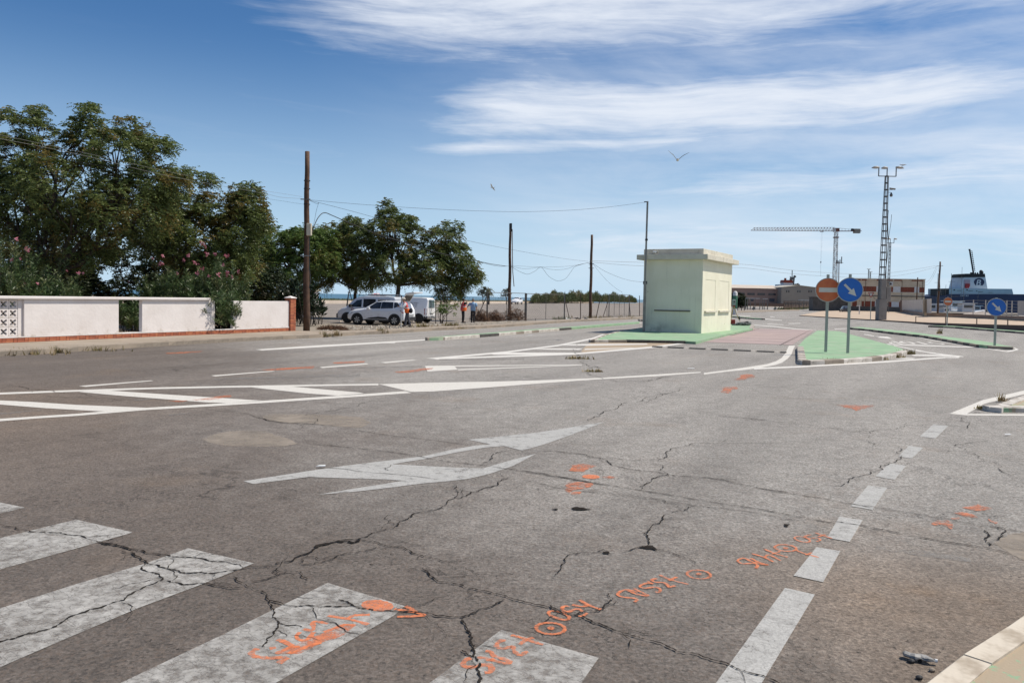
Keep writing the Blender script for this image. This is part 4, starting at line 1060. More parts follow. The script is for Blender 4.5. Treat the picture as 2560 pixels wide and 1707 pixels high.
tree('ailanthus_tree', 'tallest olive green tree at the far left with brownish seed clusters', b1, 2.6,
     crown(b1, [(92, 272, 36, 30, 0, .9), (215, 288, 36, 30, 0, .9), (325, 322, 42, 30, 0, 1.0), (395, 368, 42, 28, 0, 1.0), (30, 300, 34, 24, 0, .8), (440, 430, 36, 24, 0, .8), (95, 345, 45, 50, 0, 1.3), (205, 350, 50, 50, .5, 1.3), (60, 390, 75, 60, 0, 1.8), (300, 385, 85, 75, 0, 2.0), (390, 450, 75, 55, 0, 1.6), (170, 480, 150, 110, 0, 3.0), (40, 510, 90, 100, 1, 2.4), (320, 520, 120, 90, 0, 2.4), (150, 610, 150, 70, 1, 2.5), (-60, 470, 80, 110, 0, 2)]),
     1150, 11, M_LEAF, .19, 8, 10)
b2 = gp(440, 700, 40)
tree('ailanthus_tree', 'spreading olive green tree behind the pink oleander, left of the tall wooden pole', b2, 2.2,
     crown(b2, [(512, 452, 36, 24, 0, .8), (440, 452, 40, 26, 0, .9), (615, 480, 40, 26, 0, .9), (640, 545, 28, 24, 0, .7), (450, 510, 70, 45, 0, 1.6), (540, 530, 70, 50, 0, 1.6), (610, 510, 55, 40, 0, 1.4), (590, 590, 65, 65, 0, 1.8), (480, 600, 120, 80, 0, 2.4), (390, 560, 80, 90, 1, 2.0), (640, 550, 35, 45, 0, 1.0), (560, 660, 90, 55, 0, 2)]),
     900, 12, M_LEAF, .15, 7, 10)
b3 = gp(750, 745, 60)
tree('ailanthus_tree', 'fresh green tree right behind the tall wooden pole', b3, 2.3,
     crown(b3, [(690, 612, 75, 50, 0, 2.2), (760, 615, 70, 55, 0, 2.0), (640, 635, 60, 65, 1, 1.8), (655, 690, 60, 40, 0, 1.8), (825, 610, 45, 45, 1, 1.4), (720, 670, 90, 45, 0, 2.2), (810, 655, 50, 45, 0, 1.6), (790, 610, 45, 40, .5, 1.4)]),
     760, 13, M_LEAF2, .16, 6, 10, ll=.16, lw=.032)
b4 = gp(996, 760, 62)
tree('ailanthus_tree', 'wide olive green tree standing over the parked white vehicles', b4, 2.6,
     crown(b4, [(966, 520, 30, 22, 0, .8), (1128, 572, 32, 24, 0, .9), (1192, 688, 26, 22, 0, .7), (880, 560, 30, 22, 0, .8), (1010, 560, 40, 30, 0, 1.2), (975, 550, 40, 30, 0, 1.3), (980, 585, 95, 55, 0, 2.2), (1100, 600, 55, 48, 0, 1.6), (1130, 640, 55, 45, 0, 1.5), (1170, 680, 42, 38, 0, 1.2), (1070, 660, 90, 60, 0, 2.4), (920, 620, 70, 60, 0, 2.0), (970, 670, 110, 50, 0, 2.6), (1120, 720, 50, 35, 0, 1.4)]),
     1000, 14, M_LEAF, .2, 8, 10, ll=.155, lw=.031)
b5 = gp(889, 765, 64)
tree('ailanthus_tree', 'smaller olive tree with a forked trunk above the grey van roof', b5, 2.2,
     crown(b5, [(835, 590, 50, 38, 0, 1.4), (800, 690, 50, 40, 0, 1.4), (880, 585, 45, 45, 0, 1.4), (860, 650, 70, 55, 0, 1.8), (900, 690, 55, 35, 0, 1.6), (820, 650, 35, 45, 0, 1.2)]),
     480, 15, M_LEAF, .15, 5, 10, ll=.155, lw=.031)
# dark background growth that closes the view between the trunks
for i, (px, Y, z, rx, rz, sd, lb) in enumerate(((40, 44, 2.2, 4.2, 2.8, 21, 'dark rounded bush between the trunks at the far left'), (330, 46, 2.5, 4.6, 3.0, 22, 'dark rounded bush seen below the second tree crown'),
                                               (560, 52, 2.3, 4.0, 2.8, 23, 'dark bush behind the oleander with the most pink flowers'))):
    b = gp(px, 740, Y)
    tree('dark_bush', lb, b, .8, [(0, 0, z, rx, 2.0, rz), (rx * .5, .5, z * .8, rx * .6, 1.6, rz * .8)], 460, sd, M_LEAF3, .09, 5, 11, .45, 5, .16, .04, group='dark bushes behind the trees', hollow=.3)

def stalks(n, r, base_fn, h_fn, leaf_n, ll, lw, spread=.5):
    """upright stems with long narrow leaves"""
    V, stems = [], []
    for _ in range(n):
        b = np.array(base_fn()); h = h_fn(b); ln = r.randn(2) * spread * h * .3
        top = b + np.array((ln[0], ln[1] + getattr(base_fn, 'off', 0.0), h)); stems.append((b, top))
        k = leaf_n
        t = .40 + .60 * r.rand(k, 1) ** .55
        c = b * (1 - t) + top * t + r.randn(k, 3) * .02
        a = r.rand(k) * 6.283; e = .35 + .6 * r.rand(k)
        ax = np.stack([np.cos(a) * np.cos(e), np.sin(a) * np.cos(e), np.sin(e)], 1)
        L = ll * (.6 + .6 * r.rand(k, 1)); nb = np.cross(ax, r.randn(k, 3)); nb /= np.linalg.norm(nb, axis=1, keepdims=True) + 1e-6
        m = c + ax * L * .45
        V.append(np.stack([c, m + nb * lw, c + ax * L, m - nb * lw], 1))
    V = np.concatenate(V, 0)
    return V.reshape(-1, 3), np.arange(len(V) * 4).reshape(-1, 4), stems
FLW = None
def flower_mesh():
    r = np.random.RandomState(3); V = []
    V.append(np.zeros(3)); F = []
    for i in range(9):
        c = r.randn(3) * .05
        ci = len(V); V.append(c); V.append(c + .006); F.append((0, ci, ci + 1))
        for k in range(5):
            a = k * 1.2566 + r.rand(); d = np.array((math.cos(a), math.sin(a), .4 * r.randn())); s = np.array((-d[1], d[0], .2))
            n_ = len(V); V += [c + d * .035 + s * .018, c + d * .055, c + d * .035 - s * .018]; F.append((ci, n_, n_ + 1, n_ + 2))
    me = bpy.data.meshes.new('flower_cluster'); me.from_pydata([tuple(v) for v in V], [], F); me.materials.append(M_PINKF)
    return me
FLW = flower_mesh()
def oleander(label, px, py, Y, lobes, n, seed, flowers, fs=.62):
    r = np.random.RandomState(seed); b = gp(px, py, Y)
    root = empty('oleander_shrub', b, label, 'shrub', group='flowering oleanders behind the wall')
    Ls = [(D(x, y, Y + dy), hw * Y / F, dy) for x, y, hw, dy in lobes]
    def fn():
        k_ = r.randint(len(Ls)); p, hw, dy = Ls[k_]
        fn.top = p; x = p[0] + r.uniform(-1, 1) * hw
        d_ = Ls[k_][2]; fn.off = min(0.0, d_ + .6); fn.h = (p[2] - .1) * (1 - .45 * ((x - p[0]) / hw) ** 2)
        return (x * .75 + b.x * .25, Y + max(dy, -.6) + r.uniform(-.5, .9), .1)
    V, Q, st = stalks(n, r, fn, lambda q: fn.h * (.55 + .5 * r.rand()), 84, .19, .0155, .7)
    np_mesh('foliage', V, Q, M_OLEA, root)
    mb = MB()
    for s, t in st[::2]: mb.tube([tuple(s), tuple((s + t) / 2 + r.randn(3) * .03), tuple(t)], [.014, .011, .005], 4, False)
    mb.build('stem', M_BARK, root, fix=False)
    for fx, fy in flowers:
        o = bpy.data.objects.new('flower_cluster', FLW); p = D(fx, fy, Y - .95 - r.rand() * .3); o.location = p
        o.rotation_euler = (r.rand() * 3, r.rand() * 3, r.rand() * 6); s = fs * (.7 + .6 * r.rand()); o.scale = (s, s, s); link(o, root)
    return root
pf = lambda pts: [(x / 2.2405, 200 + y / 2.2405) for x, y in pts]
oleander('big oleander at the far left with a few pale pink flowers', 60, 760, 31.5, [(20, 585, 60, 0), (90, 640, 60, .2), (-40, 600, 60, .5), (150, 690, 45, -.2), (60, 680, 90, -.6), (185, 705, 25, -.6)], 330, 31, pf([(93, 890), (65, 1008), (115, 1000), (145, 945), (140, 1140), (210, 1140), (160, 955), (375, 1070), (440, 1080), (465, 1083)]), .55)
oleander('dense oleander with many pink flowers hanging over the white wall', 520, 770, 36.5, [(470, 660, 70, 0), (400, 690, 60, .2), (540, 640, 50, 0), (590, 690, 40, -.5), (340, 715, 50, 0), (500, 700, 110, -1.0), (610, 730, 25, -1.2), (430, 670, 60, -.3), (350, 690, 50, 0), (570, 740, 40, -2.2), (555, 735, 28, -2.6)], 800, 32,
         pf([(1133, 915), (1150, 935), (1158, 975), (1205, 975), (1055, 983), (1030, 1010), (1085, 1020), (1103, 1028), (1133, 1057), (1105, 1082), (1250, 1037), (1270, 985), (1275, 1080), (1270, 1095), (1335, 1075), (1170, 1098), (993, 1085), (910, 985), (895, 1030), (910, 1030), (855, 1000), (1225, 1090), (1300, 1105), (720, 1130)]), .72)
oleander('low dark oleander filling the first gap in the wall', 330, 790, 33.5, [(310, 740, 35, 0), (335, 760, 35, 0.6), (350, 775, 20, -.3)], 90, 33, [])
# broad-leaved bush behind the pole
def rubber_bush():
    r = np.random.RandomState(41); b = gp(745, 790, 47)
    root = empty('rubber_plant', b, 'dark broad-leaved bush with glossy leaves behind the tall wooden pole', 'bush')
    def fn(): return (b.x + r.uniform(-1.2, 1.3), b.y + r.uniform(-1, 1), .1)
    V, Q, st = stalks(90, r, fn, lambda q: 2.7 * (.45 + .6 * r.rand()) * (1 - .35 * abs(q[0] - b.x) / 1.3), 26, .34, .055, .5)
    m = leaf_mat('glossy_dark_leaves', (0.014, 0.026, 0.012), (0.030, 0.048, 0.022), (0.04, 0.05, 0.03), .2, .05, .25)
    np_mesh('foliage', V, Q, m, root)
    mb = MB()
    for s, t in st: mb.tube([tuple(s), tuple(t)], [.02, .008], 4, False)
    mb.build('stem', M_BARK, root, fix=False)
rubber_bush()
# sapling in a stake cage
def sapling():
    b = Vector(G(1104, 809, .03)); r = np.random.RandomState(51)
    root = empty('staked_sapling', b, 'thin sapling tied to dark iron stakes beside the white van', 'sapling')
    mb = MB()
    for i in range(6):
        a = i * 1.05; mb.tube([(0, 0, 0), (math.cos(a) * .25, math.sin(a) * .2, .5), (math.cos(a) * .55 + .5, math.sin(a) * .4, .9 + .5 * r.rand())], [.022, .016, .006], 4, False)
    mb.tr(Matrix.Translation(b)); mb.build('stem', M_BARK, root, fix=False)
    tips = np.array([(math.cos(a) * .6 + .4, math.sin(a) * .5, .7 + .7 * r.rand()) for a in r.rand(26) * 6.28]); od = tips / np.linalg.norm(tips, axis=1, keepdims=True)
    V, Q = leaf_spray(tips, od, r, 5, .3, 5, .12, .03); np_mesh('foliage', V + np.array(b), Q, M_LEAF2, root)
    mi = mat('rusty_iron', (0.075, 0.045, 0.03), (0.045, 0.03, 0.024), 8.0, 0.8)
    st = [(-.42, 0), (-.12, .3), (.1, -.25), (.34, .05)]
    for x, y in st:
        MB().bar((b.x + x, b.y + y, .0), (b.x + x, b.y + y, 2.25), .045).build('stake', mi, root)
    MB().bar((b.x - .75, b.y, 1.5), (b.x + .4, b.y, 1.54), .04).build('rail', mi, root)
sapling()

# ---------------------------------------------------------------- the shore: grass, reeds, small trees, palms
def tuft_mass(name, label, n, seed, pos, hmin, hmax, m, w=.05, blades=5, kind='stuff', parent=None):
    r = np.random.RandomState(seed); c = pos(r, n)
    c = np.repeat(c, blades, 0) + np.concatenate([r.randn(n * blades, 2) * w * 2.2, np.zeros((n * blades, 1))], 1)
    h = (hmin + (hmax - hmin) * r.rand(n * blades, 1) ** 1.4); a = r.rand(n * blades, 1) * 6.283
    s = np.concatenate([np.cos(a), np.sin(a), 0 * a], 1) * w; ln = np.concatenate([r.randn(n * blades, 2) * .28, np.ones((n * blades, 1))], 1) * h
    if kind: V = np.stack([c - s, c + s, c + ln * .6 + s * .6, c + ln], 1).reshape(-1, 3); Q = np.arange(len(c) * 4).reshape(-1, 4)
    else:   # one rooted plant: every blade starts from the same crown point
        k = len(c); V = np.concatenate([c.mean(0, keepdims=True), c + s * 1.5, c + ln, c - s * 1.5]); i = np.arange(k); Q = np.stack([0 * i, 1 + i, 1 + k + i, 1 + 2 * k + i], 1)
    o = np_mesh(name, V, Q, m, parent)
    if kind: o['kind'] = kind
    if label: o['label'] = label
    return o
LE = np.array([p[:2] for p in lot_edge])
def along(P, r, n, d0, d1):
    t = r.rand(n) * (len(P) - 1.001); i = t.astype(int); f = (t - i)[:, None]; p = P[i] * (1 - f) + P[i + 1] * f
    dirn = p / np.linalg.norm(p, axis=1, keepdims=True); return np.concatenate([p + dirn * (d0 + (d1 - d0) * r.rand(n, 1)), np.full((n, 1), 0.0)], 1)
tuft_mass('grass', 'green shore grass behind the low white wall', 9000, 61, lambda r, n: along(LE[1:6], r, n, 8, 40), .35, 1.0, M_GRASS, .16)
RE = np.array([G(1330, 759.5)[:2], G(1400, 758.8)[:2], G(1500, 758.6)[:2], G(1590, 758.8)[:2]])
def reedpos(r, n):
    q = along(RE, r, n, 2, 22); return q
def reedmass():
    r = np.random.RandomState(62); n = 7000
    c = reedpos(r, n); xs = c[:, 0] / c[:, 1] * F + PX
    hh = np.interp(xs, [1320, 1370, 1420, 1460, 1500, 1540, 1575, 1600], [2.0, 3.8, 4.6, 5.0, 4.4, 4.6, 3.6, 1.5]) * (.30 + .85 * r.rand(n) ** 1.3) * (1 + .25 * np.sin(xs * .21) * np.sin(xs * .083))
    V = []
    for k in range(6):
        a = r.rand(n) * 6.28; z = hh * (.3 + .7 * r.rand(n)); L = .8 + .5 * r.rand(n)
        p = c + np.stack([r.randn(n) * .15, r.randn(n) * .15, z * .8], 1); d = np.stack([np.cos(a) * .55, np.sin(a) * .55, np.full(n, .8)], 1) * L[:, None]
        s = np.stack([-np.sin(a), np.cos(a), 0 * a], 1) * .10
        V.append(np.stack([p, p + d * .5 + s, p + d, p + d * .5 - s], 1))
    V = np.concatenate(V, 0); o = np_mesh('reeds', V.reshape(-1, 3), np.arange(len(V) * 4).reshape(-1, 4), M_REED); o['kind'] = 'stuff'; o['label'] = 'dense green reed bed on the far side of the car park'
reedmass()
# small tamarisks: one grown, the rest copied
def small_tree(name, label, b, h, seed, group, m):
    return tree(name, label, b, h * .35, [(0, 0, h * .72, h * .3, h * .3, h * .26), (h * .12, 0, h * .85, h * .18, h * .2, h * .15), (-h * .16, 0, h * .62, h * .2, h * .2, h * .18)], 90, seed, m, h * .022, 4, 9, h * .07, 4, h * .035, h * .007, group=group, hollow=.2)
M_TAM = leaf_mat('grey_green_leaves', (0.075, 0.085, 0.05), (0.12, 0.125, 0.08), (0.13, 0.115, 0.08), .3, .2, .7, .3)
g_t = 'small grey green shore trees'
sm = [small_tree('tamarisk_tree', 'grey green shore tree furthest left of the six beside the fence gate', gp(1207, 758, 205, 0), 4.7, 71, g_t, M_TAM),
      small_tree('tamarisk_tree', 'slim grey green shore tree next to the second wooden pole', gp(1266, 758, 210, 0), 4.4, 72, g_t, M_TAM)]
for i, (px, Y, s, lb) in enumerate(((1228, 200, .95, 'grey green shore tree with leaning trunk just left of the second wooden pole'), (1247, 212, .8, 'low bushy shore tree between two taller ones'), (1289, 206, 1.0, 'grey green shore tree just right of the second wooden pole'),
                                    (1302, 203, .85, 'low shore tree at the right end of the shore row'), (748, 175, 1.0, 'shore tree seen left of the tall wooden pole'), (806, 180, 1.05, 'grey shore tree seen between the tall pole and the vans'), (818, 190, .9, 'pale shore tree above the grass near the vans'), (835, 176, .9, 'grey shore tree just left of the small forked trunk'),
                                    (925, 180, .9, 'shore tree glimpsed under the wide tree crown'), (1145, 185, .8, 'shore tree behind the man in the orange vest'))):
    dup(sm[i % 2], gp(px, 757, Y, 0), i * 1.3, lb).scale = (s, s, s)
def palm(label, b, h, seed):
    r = np.random.RandomState(seed); root = empty('palm_tree', b, label, 'palm tree', group='thin palms on the shore'); mb = MB()
    mb.tube([(0, 0, 0), (.05, 0, h * .5), (0, 0, h)], [.22, .17, .16], 7, False); mb.tr(Matrix.Translation(b)); mb.build('trunk', M_BARK, root, True, fix=False)
    V = []
    for i in range(46):
        a = r.rand() * 6.28; e = r.uniform(-1.0, 1.1); L = 1.3 + .4 * r.rand(); P = []
        for t in (0, .35, .7, 1.0):
            P.append(np.array((math.cos(a) * math.cos(e) * L * t, math.sin(a) * math.cos(e) * L * t, h + math.sin(e) * L * t - .55 * L * t * t)))
        s = np.array((-math.sin(a), math.cos(a), .2)) * .22
        for p, q, w0, w1 in ((P[0], P[1], .15, 1), (P[1], P[2], 1, .9), (P[2], P[3], .9, .15)): V.append([p - s * w0, p + s * w0, q + s * w1, q - s * w1])
    V = np.array(V) + np.array(b); np_mesh('crown', V.reshape(-1, 3), np.arange(len(V) * 4).reshape(-1, 4), M_TAM, root); return root
pA = palm('short palm in the shore row beside the fence gate', gp(1222, 758, 195, 0), 3.6, 81)
for px, Y, s, lb in ((741, 150, 1.35, 'tall thin palm seen left of the tall wooden pole'), (845, 150, 1.5, 'tall thin palm behind the parked grey van'), (862, 158, 1.35, 'second thin palm to the right behind the grey van'), (830, 165, 1.15, 'bushy palm over the shore grass')):
    o = dup(pA, gp(px, 757, Y, 0), s * 2, lb); o.scale = (s * .9, s * .9, s)
# low white wall along the car park edge
lw = empty('low_wall', Vector(lot_edge[2]), 'long low whitewashed kerb wall along the far edge of the car park', 'low wall')
M_PALE = mat('pale_wall_paint', (0.62, 0.53, 0.44), (0.50, 0.42, 0.34), .5, .9)
for a, b in zip(lot_edge[0:6], lot_edge[1:6]):
    a, b = Vector((a[0], a[1], 0)), Vector((b[0], b[1], 0)); n = max(1, int((b - a).length / 30))
    for i in range(n): MB().bar(a.lerp(b, i / n) + Vector((0, 0, .32)), a.lerp(b, (i + .995) / n) + Vector((0, 0, .32)), .5, .72).build('wall_section', M_PALE, lw)

# weeds and dry brush
def weed(label, p, n, h, seed, m=M_DRY, w=.012, spread=.12, name='weed_tuft', cat='weed'):
    r = np.random.RandomState(seed)
    pos = lambda r, n: np.concatenate([r.randn(n, 2) * spread * np.array((1, .5)), np.zeros((n, 1))], 1) + np.array(p)
    long = spread >= .3
    o = tuft_mass('weeds' if long else name, None, n, seed, pos, h * .3, h, m, w, 4, 'stuff' if long else None)
    if long: o['label'] = label; return o
    return tag(o, label, cat, 'weeds along the kerbs')
for i, (k, x, y, n, h, sp, lb) in enumerate((('A', 190, 432, 60, .22, .45, 'long patch of dry weeds at the left pavement kerb'), ('A', 360, 424, 30, .26, .12, 'small dry weed at the left kerb, right of the long patch'), ('A', 580, 408, 55, .2, .4, 'dry weed patch at the kerb below the first wall panel'),
        ('A', 10, 440, 20, .2, .2, 'weed at the kerb at the left picture edge'), ('N', 45, 755, 22, .3, .15, 'dry weed at the kerb just right of the pole foot'), ('N', 195, 750, 22, .34, .12, 'taller dry weed at the kerb right of the pole'), ('N', 733, 715, 26, .34, .14, 'dry weed standing on the kerb before the white car'),
        ('N', 1205, 645, 36, .35, .28, 'low weed on the gravel right of the white van'), ('N', 1530, 632, 36, .33, .28, 'low weed on the gravel below the man in the orange vest'), ('N', 1610, 665, 20, .2, .3, 'flat weed at the kerb below the two men'),
        ('K', 640, 560, 40, .24, .13, 'yellow weed at the nose of the signed island'), ('K', 440, 610, 34, .17, .2, 'weed at the island kerb left of the nose'), ('K', 230, 640, 34, .17, .2, 'weed at the middle of the island kerb'), ('L', 1870, 1180, 24, .18, .16, 'weed at the island kerb below the orange sign'),
        ('C', 2110, 640, 26, .08, .12, 'weed at the tip of the near refuge'), ('B', 1520, 322, 26, .14, .2, 'weeds growing in the crack below the hatching'), ('B', 1608, 398, 18, .1, .14, 'weeds growing in the crack near the edge line'), ('M', 1750, 985, 60, .4, 1.2, 'dry grass at the pavement edge near the third pole'),
        ('M', 2090, 975, 50, .35, 1.0, 'dry grass at the verge left of the kiosk'), ('M', 1360, 1000, 40, .4, .5, 'green weed at the gate post foot'), ('K', 1640, 425, 14, .14, .14, 'weed on the kerb of the long right island'), ('K', 1120, 262, 10, .5, .12, 'thin dry stalks on the long right island'), ('C', 2215, 595, 8, .2, .05, 'single dry stalk on the near refuge'))):
    p = G(*zp(k, x, y), .0 if k in 'ABK' else (.05 if k in 'NM' else .02))
    weed(lb, p, n, h, 200 + i, M_GRASS if 'green' in lb else M_DRY, .012 if h < .36 else .02, sp)
M_BRUSH = leaf_mat('brown_brush', (0.16, 0.085, 0.05), (0.09, 0.05, 0.035), (0.2, 0.12, 0.07), .3, 0, .9, 3)
def brush(label, p, w, h, seed, green=False):
    r = np.random.RandomState(seed); n = 900; V = []
    d = r.randn(n, 3); d /= np.linalg.norm(d, axis=1, keepdims=True); d[:, 2] = abs(d[:, 2])
    c = d * np.array((w, w * .6, h)) * (.35 + .65 * r.rand(n, 1)); a = r.randn(n, 3); a /= np.linalg.norm(a, axis=1, keepdims=True); s = np.cross(a, r.randn(n, 3)); s /= np.linalg.norm(s, axis=1, keepdims=True)
    V = np.stack([c - a * .22, c + s * .014, c + a * .22, c - s * .014], 1) + np.array(p)
    V[:, :, 2] = np.maximum(V[:, :, 2], p[2])
    return tag(np_mesh('dry_brush', V.reshape(-1, 3), np.arange(n * 4).reshape(-1, 4), M_BRUSH), label, 'dry bush', 'heaps of dry brush at the fence foot')
brush('round heap of dry brush beside the leaning fence brace', G(1200, 803, .03), .85, .95, 91)
brush('second dry brush heap right of the gate post', G(1236, 802, .03), .95, .85, 92)
brush('larger dry brush heap around the second wooden pole foot', G(1284, 801, .03), 1.15, 1.15, 93)
brush('small flat brown brush heap right of the tall pole', G(*zp('N', 150, 680), .03), .9, .18, 94)
# ================================================================ vehicles
def car_paint(name, c, rough=0.28):
    if name in MATS: return MATS[name]
    m, nt, b = new_mat(name); co = coords(nt)
    n = noise(nt, co, 2.0, 4.0); 
    sp = nt.nodes.new('ShaderNodeSeparateXYZ'); nt.links.new(co, sp.inputs[0])
    dust = (noise(nt, co, 6.0, 5.0) * 0.6).ss(0.25, 0.5) * (1.0 - NX(nt, sp.outputs[2]).ss(0.3, 1.1)) * 0.45
    nt.links.new(mixc(nt, dust, c, (0.34, 0.28, 0.21)), b.inputs['Base Color'])
    b.inputs['Roughness'].default_value = rough; b.inputs['Coat Weight'].default_value = 0.5; b.inputs['Coat Roughness'].default_value = 0.08
    MATS[name] = m; return m
M_CARW = car_paint('white_car_paint', (0.80, 0.81, 0.83)); M_VANW = car_paint('van_white_paint', (0.82, 0.82, 0.83)); M_CARG = car_paint('grey_blue_paint', (0.03, 0.04, 0.06))
M_CARD = car_paint('silver_paint', (0.30, 0.31, 0.33))
M_CGLASS = glass_mat('car_glass', (0.012, 0.014, 0.018)); M_TYRE = mat('tyre_rubber', (0.018, 0.018, 0.018), (0.03, 0.028, 0.026), 8.0, 0.85)
M_CLAD = mat('black_plastic', (0.022, 0.022, 0.024), (0.032, 0.032, 0.033), 5.0, 0.6); M_ALLOY = mat('alloy_rim', (0.62, 0.62, 0.63), (0.5, 0.5, 0.5), 5.0, 0.3, metal=0.6)
M_RED = mat('red_lens', (0.28, 0.012, 0.012), (0.2, 0.01, 0.01), 5.0, 0.15); M_LAMP = mat('lamp_glass', (0.5, 0.52, 0.55), (0.35, 0.37, 0.4), 6.0, 0.1)
M_PLATE = mat('plate_white', (0.75, 0.75, 0.72), (0.7, 0.7, 0.68), 5.0, 0.4)
def txt(s, size, name='lettering', ext=0.002, m=None):
    c = bpy.data.curves.new(name, 'FONT'); c.body = s; c.size = size; c.extrude = ext; c.align_x = 'CENTER'; c.align_y = 'CENTER'
    t = bpy.data.objects.new(name, c); COL.objects.link(t); bpy.context.view_layer.update()
    me = bpy.data.meshes.new_from_object(t.evaluated_get(bpy.context.evaluated_depsgraph_get()))
    bpy.data.objects.remove(t); bpy.data.curves.remove(c); me.materials.clear()
    if m: me.materials.append(m)
    o = bpy.data.objects.new(name, me); COL.objects.link(o); return o
def wheel_parts(root, M, x, y, R, rim, steel=False):
    s = 1 if y > 0 else -1
    t = MB().lathe([(R * .62, -.10), (R * .9, -.11), (R, -.07), (R, .07), (R * .9, .11), (R * .62, .10)], n=22, axis='y').build('wheel', M_TYRE, None, True)
    t.matrix_basis = M @ Matrix.Translation((x, y, R)); t.parent = root; t.matrix_parent_inverse = root.matrix_basis.inverted()
    mb = MB().lathe([(0, .02), (R * .64, .02), (R * .66, .06)], n=20, axis='y')
    dk = mb.build('rim_well', M_CLAD, None); dk.matrix_basis = M @ Matrix.Translation((x, y, R)) @ Matrix.Rotation(0 if s > 0 else math.pi, 4, 'Z'); dk.parent = t; dk.matrix_parent_inverse = t.matrix_basis.inverted()
    sp = MB()
    if rim == 'twin':
        for k in range(6):
            a = k * math.pi / 3 + .3
            for da in (-.17, .17):
                p0 = (R * .12 * math.cos(a), .09, R * .12 * math.sin(a)); p1 = (R * .60 * math.cos(a + da), .085, R * .60 * math.sin(a + da))
                sp.bar(p0, p1, R * .10, .02, (0, 1, 0))
    else:
        sp.lathe([(0, .07), (R * .25, .08), (R * .5, .05), (R * .6, .07)], n=14, axis='y')
    so_ = sp.build('rim', M_ALLOY if rim == 'twin' else M_CLAD, None); so_.matrix_basis = dk.matrix_basis.copy(); so_.parent = t; so_.matrix_parent_inverse = t.matrix_basis.inverted()
def vehicle(name, label, cat, M, st, paint, wb, track, R, rim, glass, extra=(), group=None, arch=None, clad=True):
    """st: stations x, w, z0, zs, zm, zb, wr, zr  (x forward, rear axle at 0)"""
    root = bpy.data.objects.new(name, None); root.matrix_basis = M; COL.objects.link(root); tag(root, label, cat, group)
    def pt(o, parent=root):
        o.matrix_basis = M.copy(); o.parent = parent; o.matrix_parent_inverse = parent.matrix_basis.inverted(); return o
    v, f = [], []; K = 12
    for x, w, z0, zs, zm, zb, wr, zr in st:
        h = [(w * .80, z0), (w * .97, z0 + .05), (w, zs), (w, zm), (w * .975, zb), (wr, zr - .035), (wr * .72, zr)]
        ring = [(x, y, z) for y, z in h] + [(x, -y, z) for y, z in reversed(h)]
        v += ring; K = len(ring)
    for i in range(len(st) - 1):
        for k in range(K): f.append((i * K + k, i * K + (k + 1) % K, (i + 1) * K + (k + 1) % K, (i + 1) * K + k))
    f += [tuple(range(K)), tuple(range((len(st) - 1) * K, len(st) * K))]
    b = pt(MB().add(v, f).build('body', paint, None, True)); md = b.modifiers.new('edge', 'BEVEL'); md.width = .03; md.segments = 2; md.limit_method = 'ANGLE'; md.angle_limit = .5
    wn = b.modifiers.new('wn', 'WEIGHTED_NORMAL')
    def stat(x):
        for a, c in zip(st, st[1:]):
            if a[0] <= x <= c[0] or a[0] >= x >= c[0]:
                t = (x - a[0]) / (c[0] - a[0]); return [p + (q - p) * t for p, q in zip(a, c)]
        return st[0] if abs(x - st[0][0]) < abs(x - st[-1][0]) else st[-1]
    def side(x, z, s, off=.012):
        q = stat(x); w, zb, wr, zr = q[1], q[5], q[6], q[7] - .035
        y = w if z <= q[4] else (w + (w * .975 - w) * (z - q[4]) / max(.01, zb - q[4]) if z <= zb else w * .975 + (wr - w * .975) * (z - zb) / max(.01, zr - zb))
        return (x, s * (y + off), z)
    for nm, poly, mt, sides in glass:
        for s in sides:
            P = [side(x, z, s, .010) for x, z in poly]
            pt(MB().plate(P, (0, s, .35), .006).build(nm, mt))
    for ax in (0, wb):
        for s in (-1, 1):
            wheel_parts(root, M, ax, s * track, R, rim)
            if arch is not None:
                n = 14; r0, r1 = R * 1.03, R * arch; yv = s * (stat(ax)[1] + .006)
                P = [(ax + q * math.cos(a), yv, R + q * math.sin(a)) for q, rg in ((r1, range(n + 1)), (r0, range(n, -1, -1))) for a in (math.pi * (i / n) * 1.2 - .31 for i in rg)]
                pt(MB().plate(P, (0, s, 0), .016).build('wheel_arch', M_CLAD))
                pt(MB().lathe([(0, 0), (r0, 0)], (ax, yv, R), 20, 'y').build('wheel_well', M_TYRE))
    for e in extra: pt(e)
    return root, M, side
def car_frame(px_front, px_rear, Yf, wb, z=.03, track=.75):
    """near-side wheels on two pixel columns, the nose a little further away than the tail"""
    def at(px, Y):
        d = ray(px, 812); return Vector((d[0] * Y / d[1], Y, z))
    a = at(px_front, Yf); b = min((at(px_rear, Yf - i * .01) for i in range(300)), key=lambda q: abs((q - a).length - wb))
    h = math.atan2((a - b).y, (a - b).x)
    return Matrix.Translation(b) @ Matrix.Rotation(h, 4, 'Z') @ Matrix.Translation((0, -track, 0))
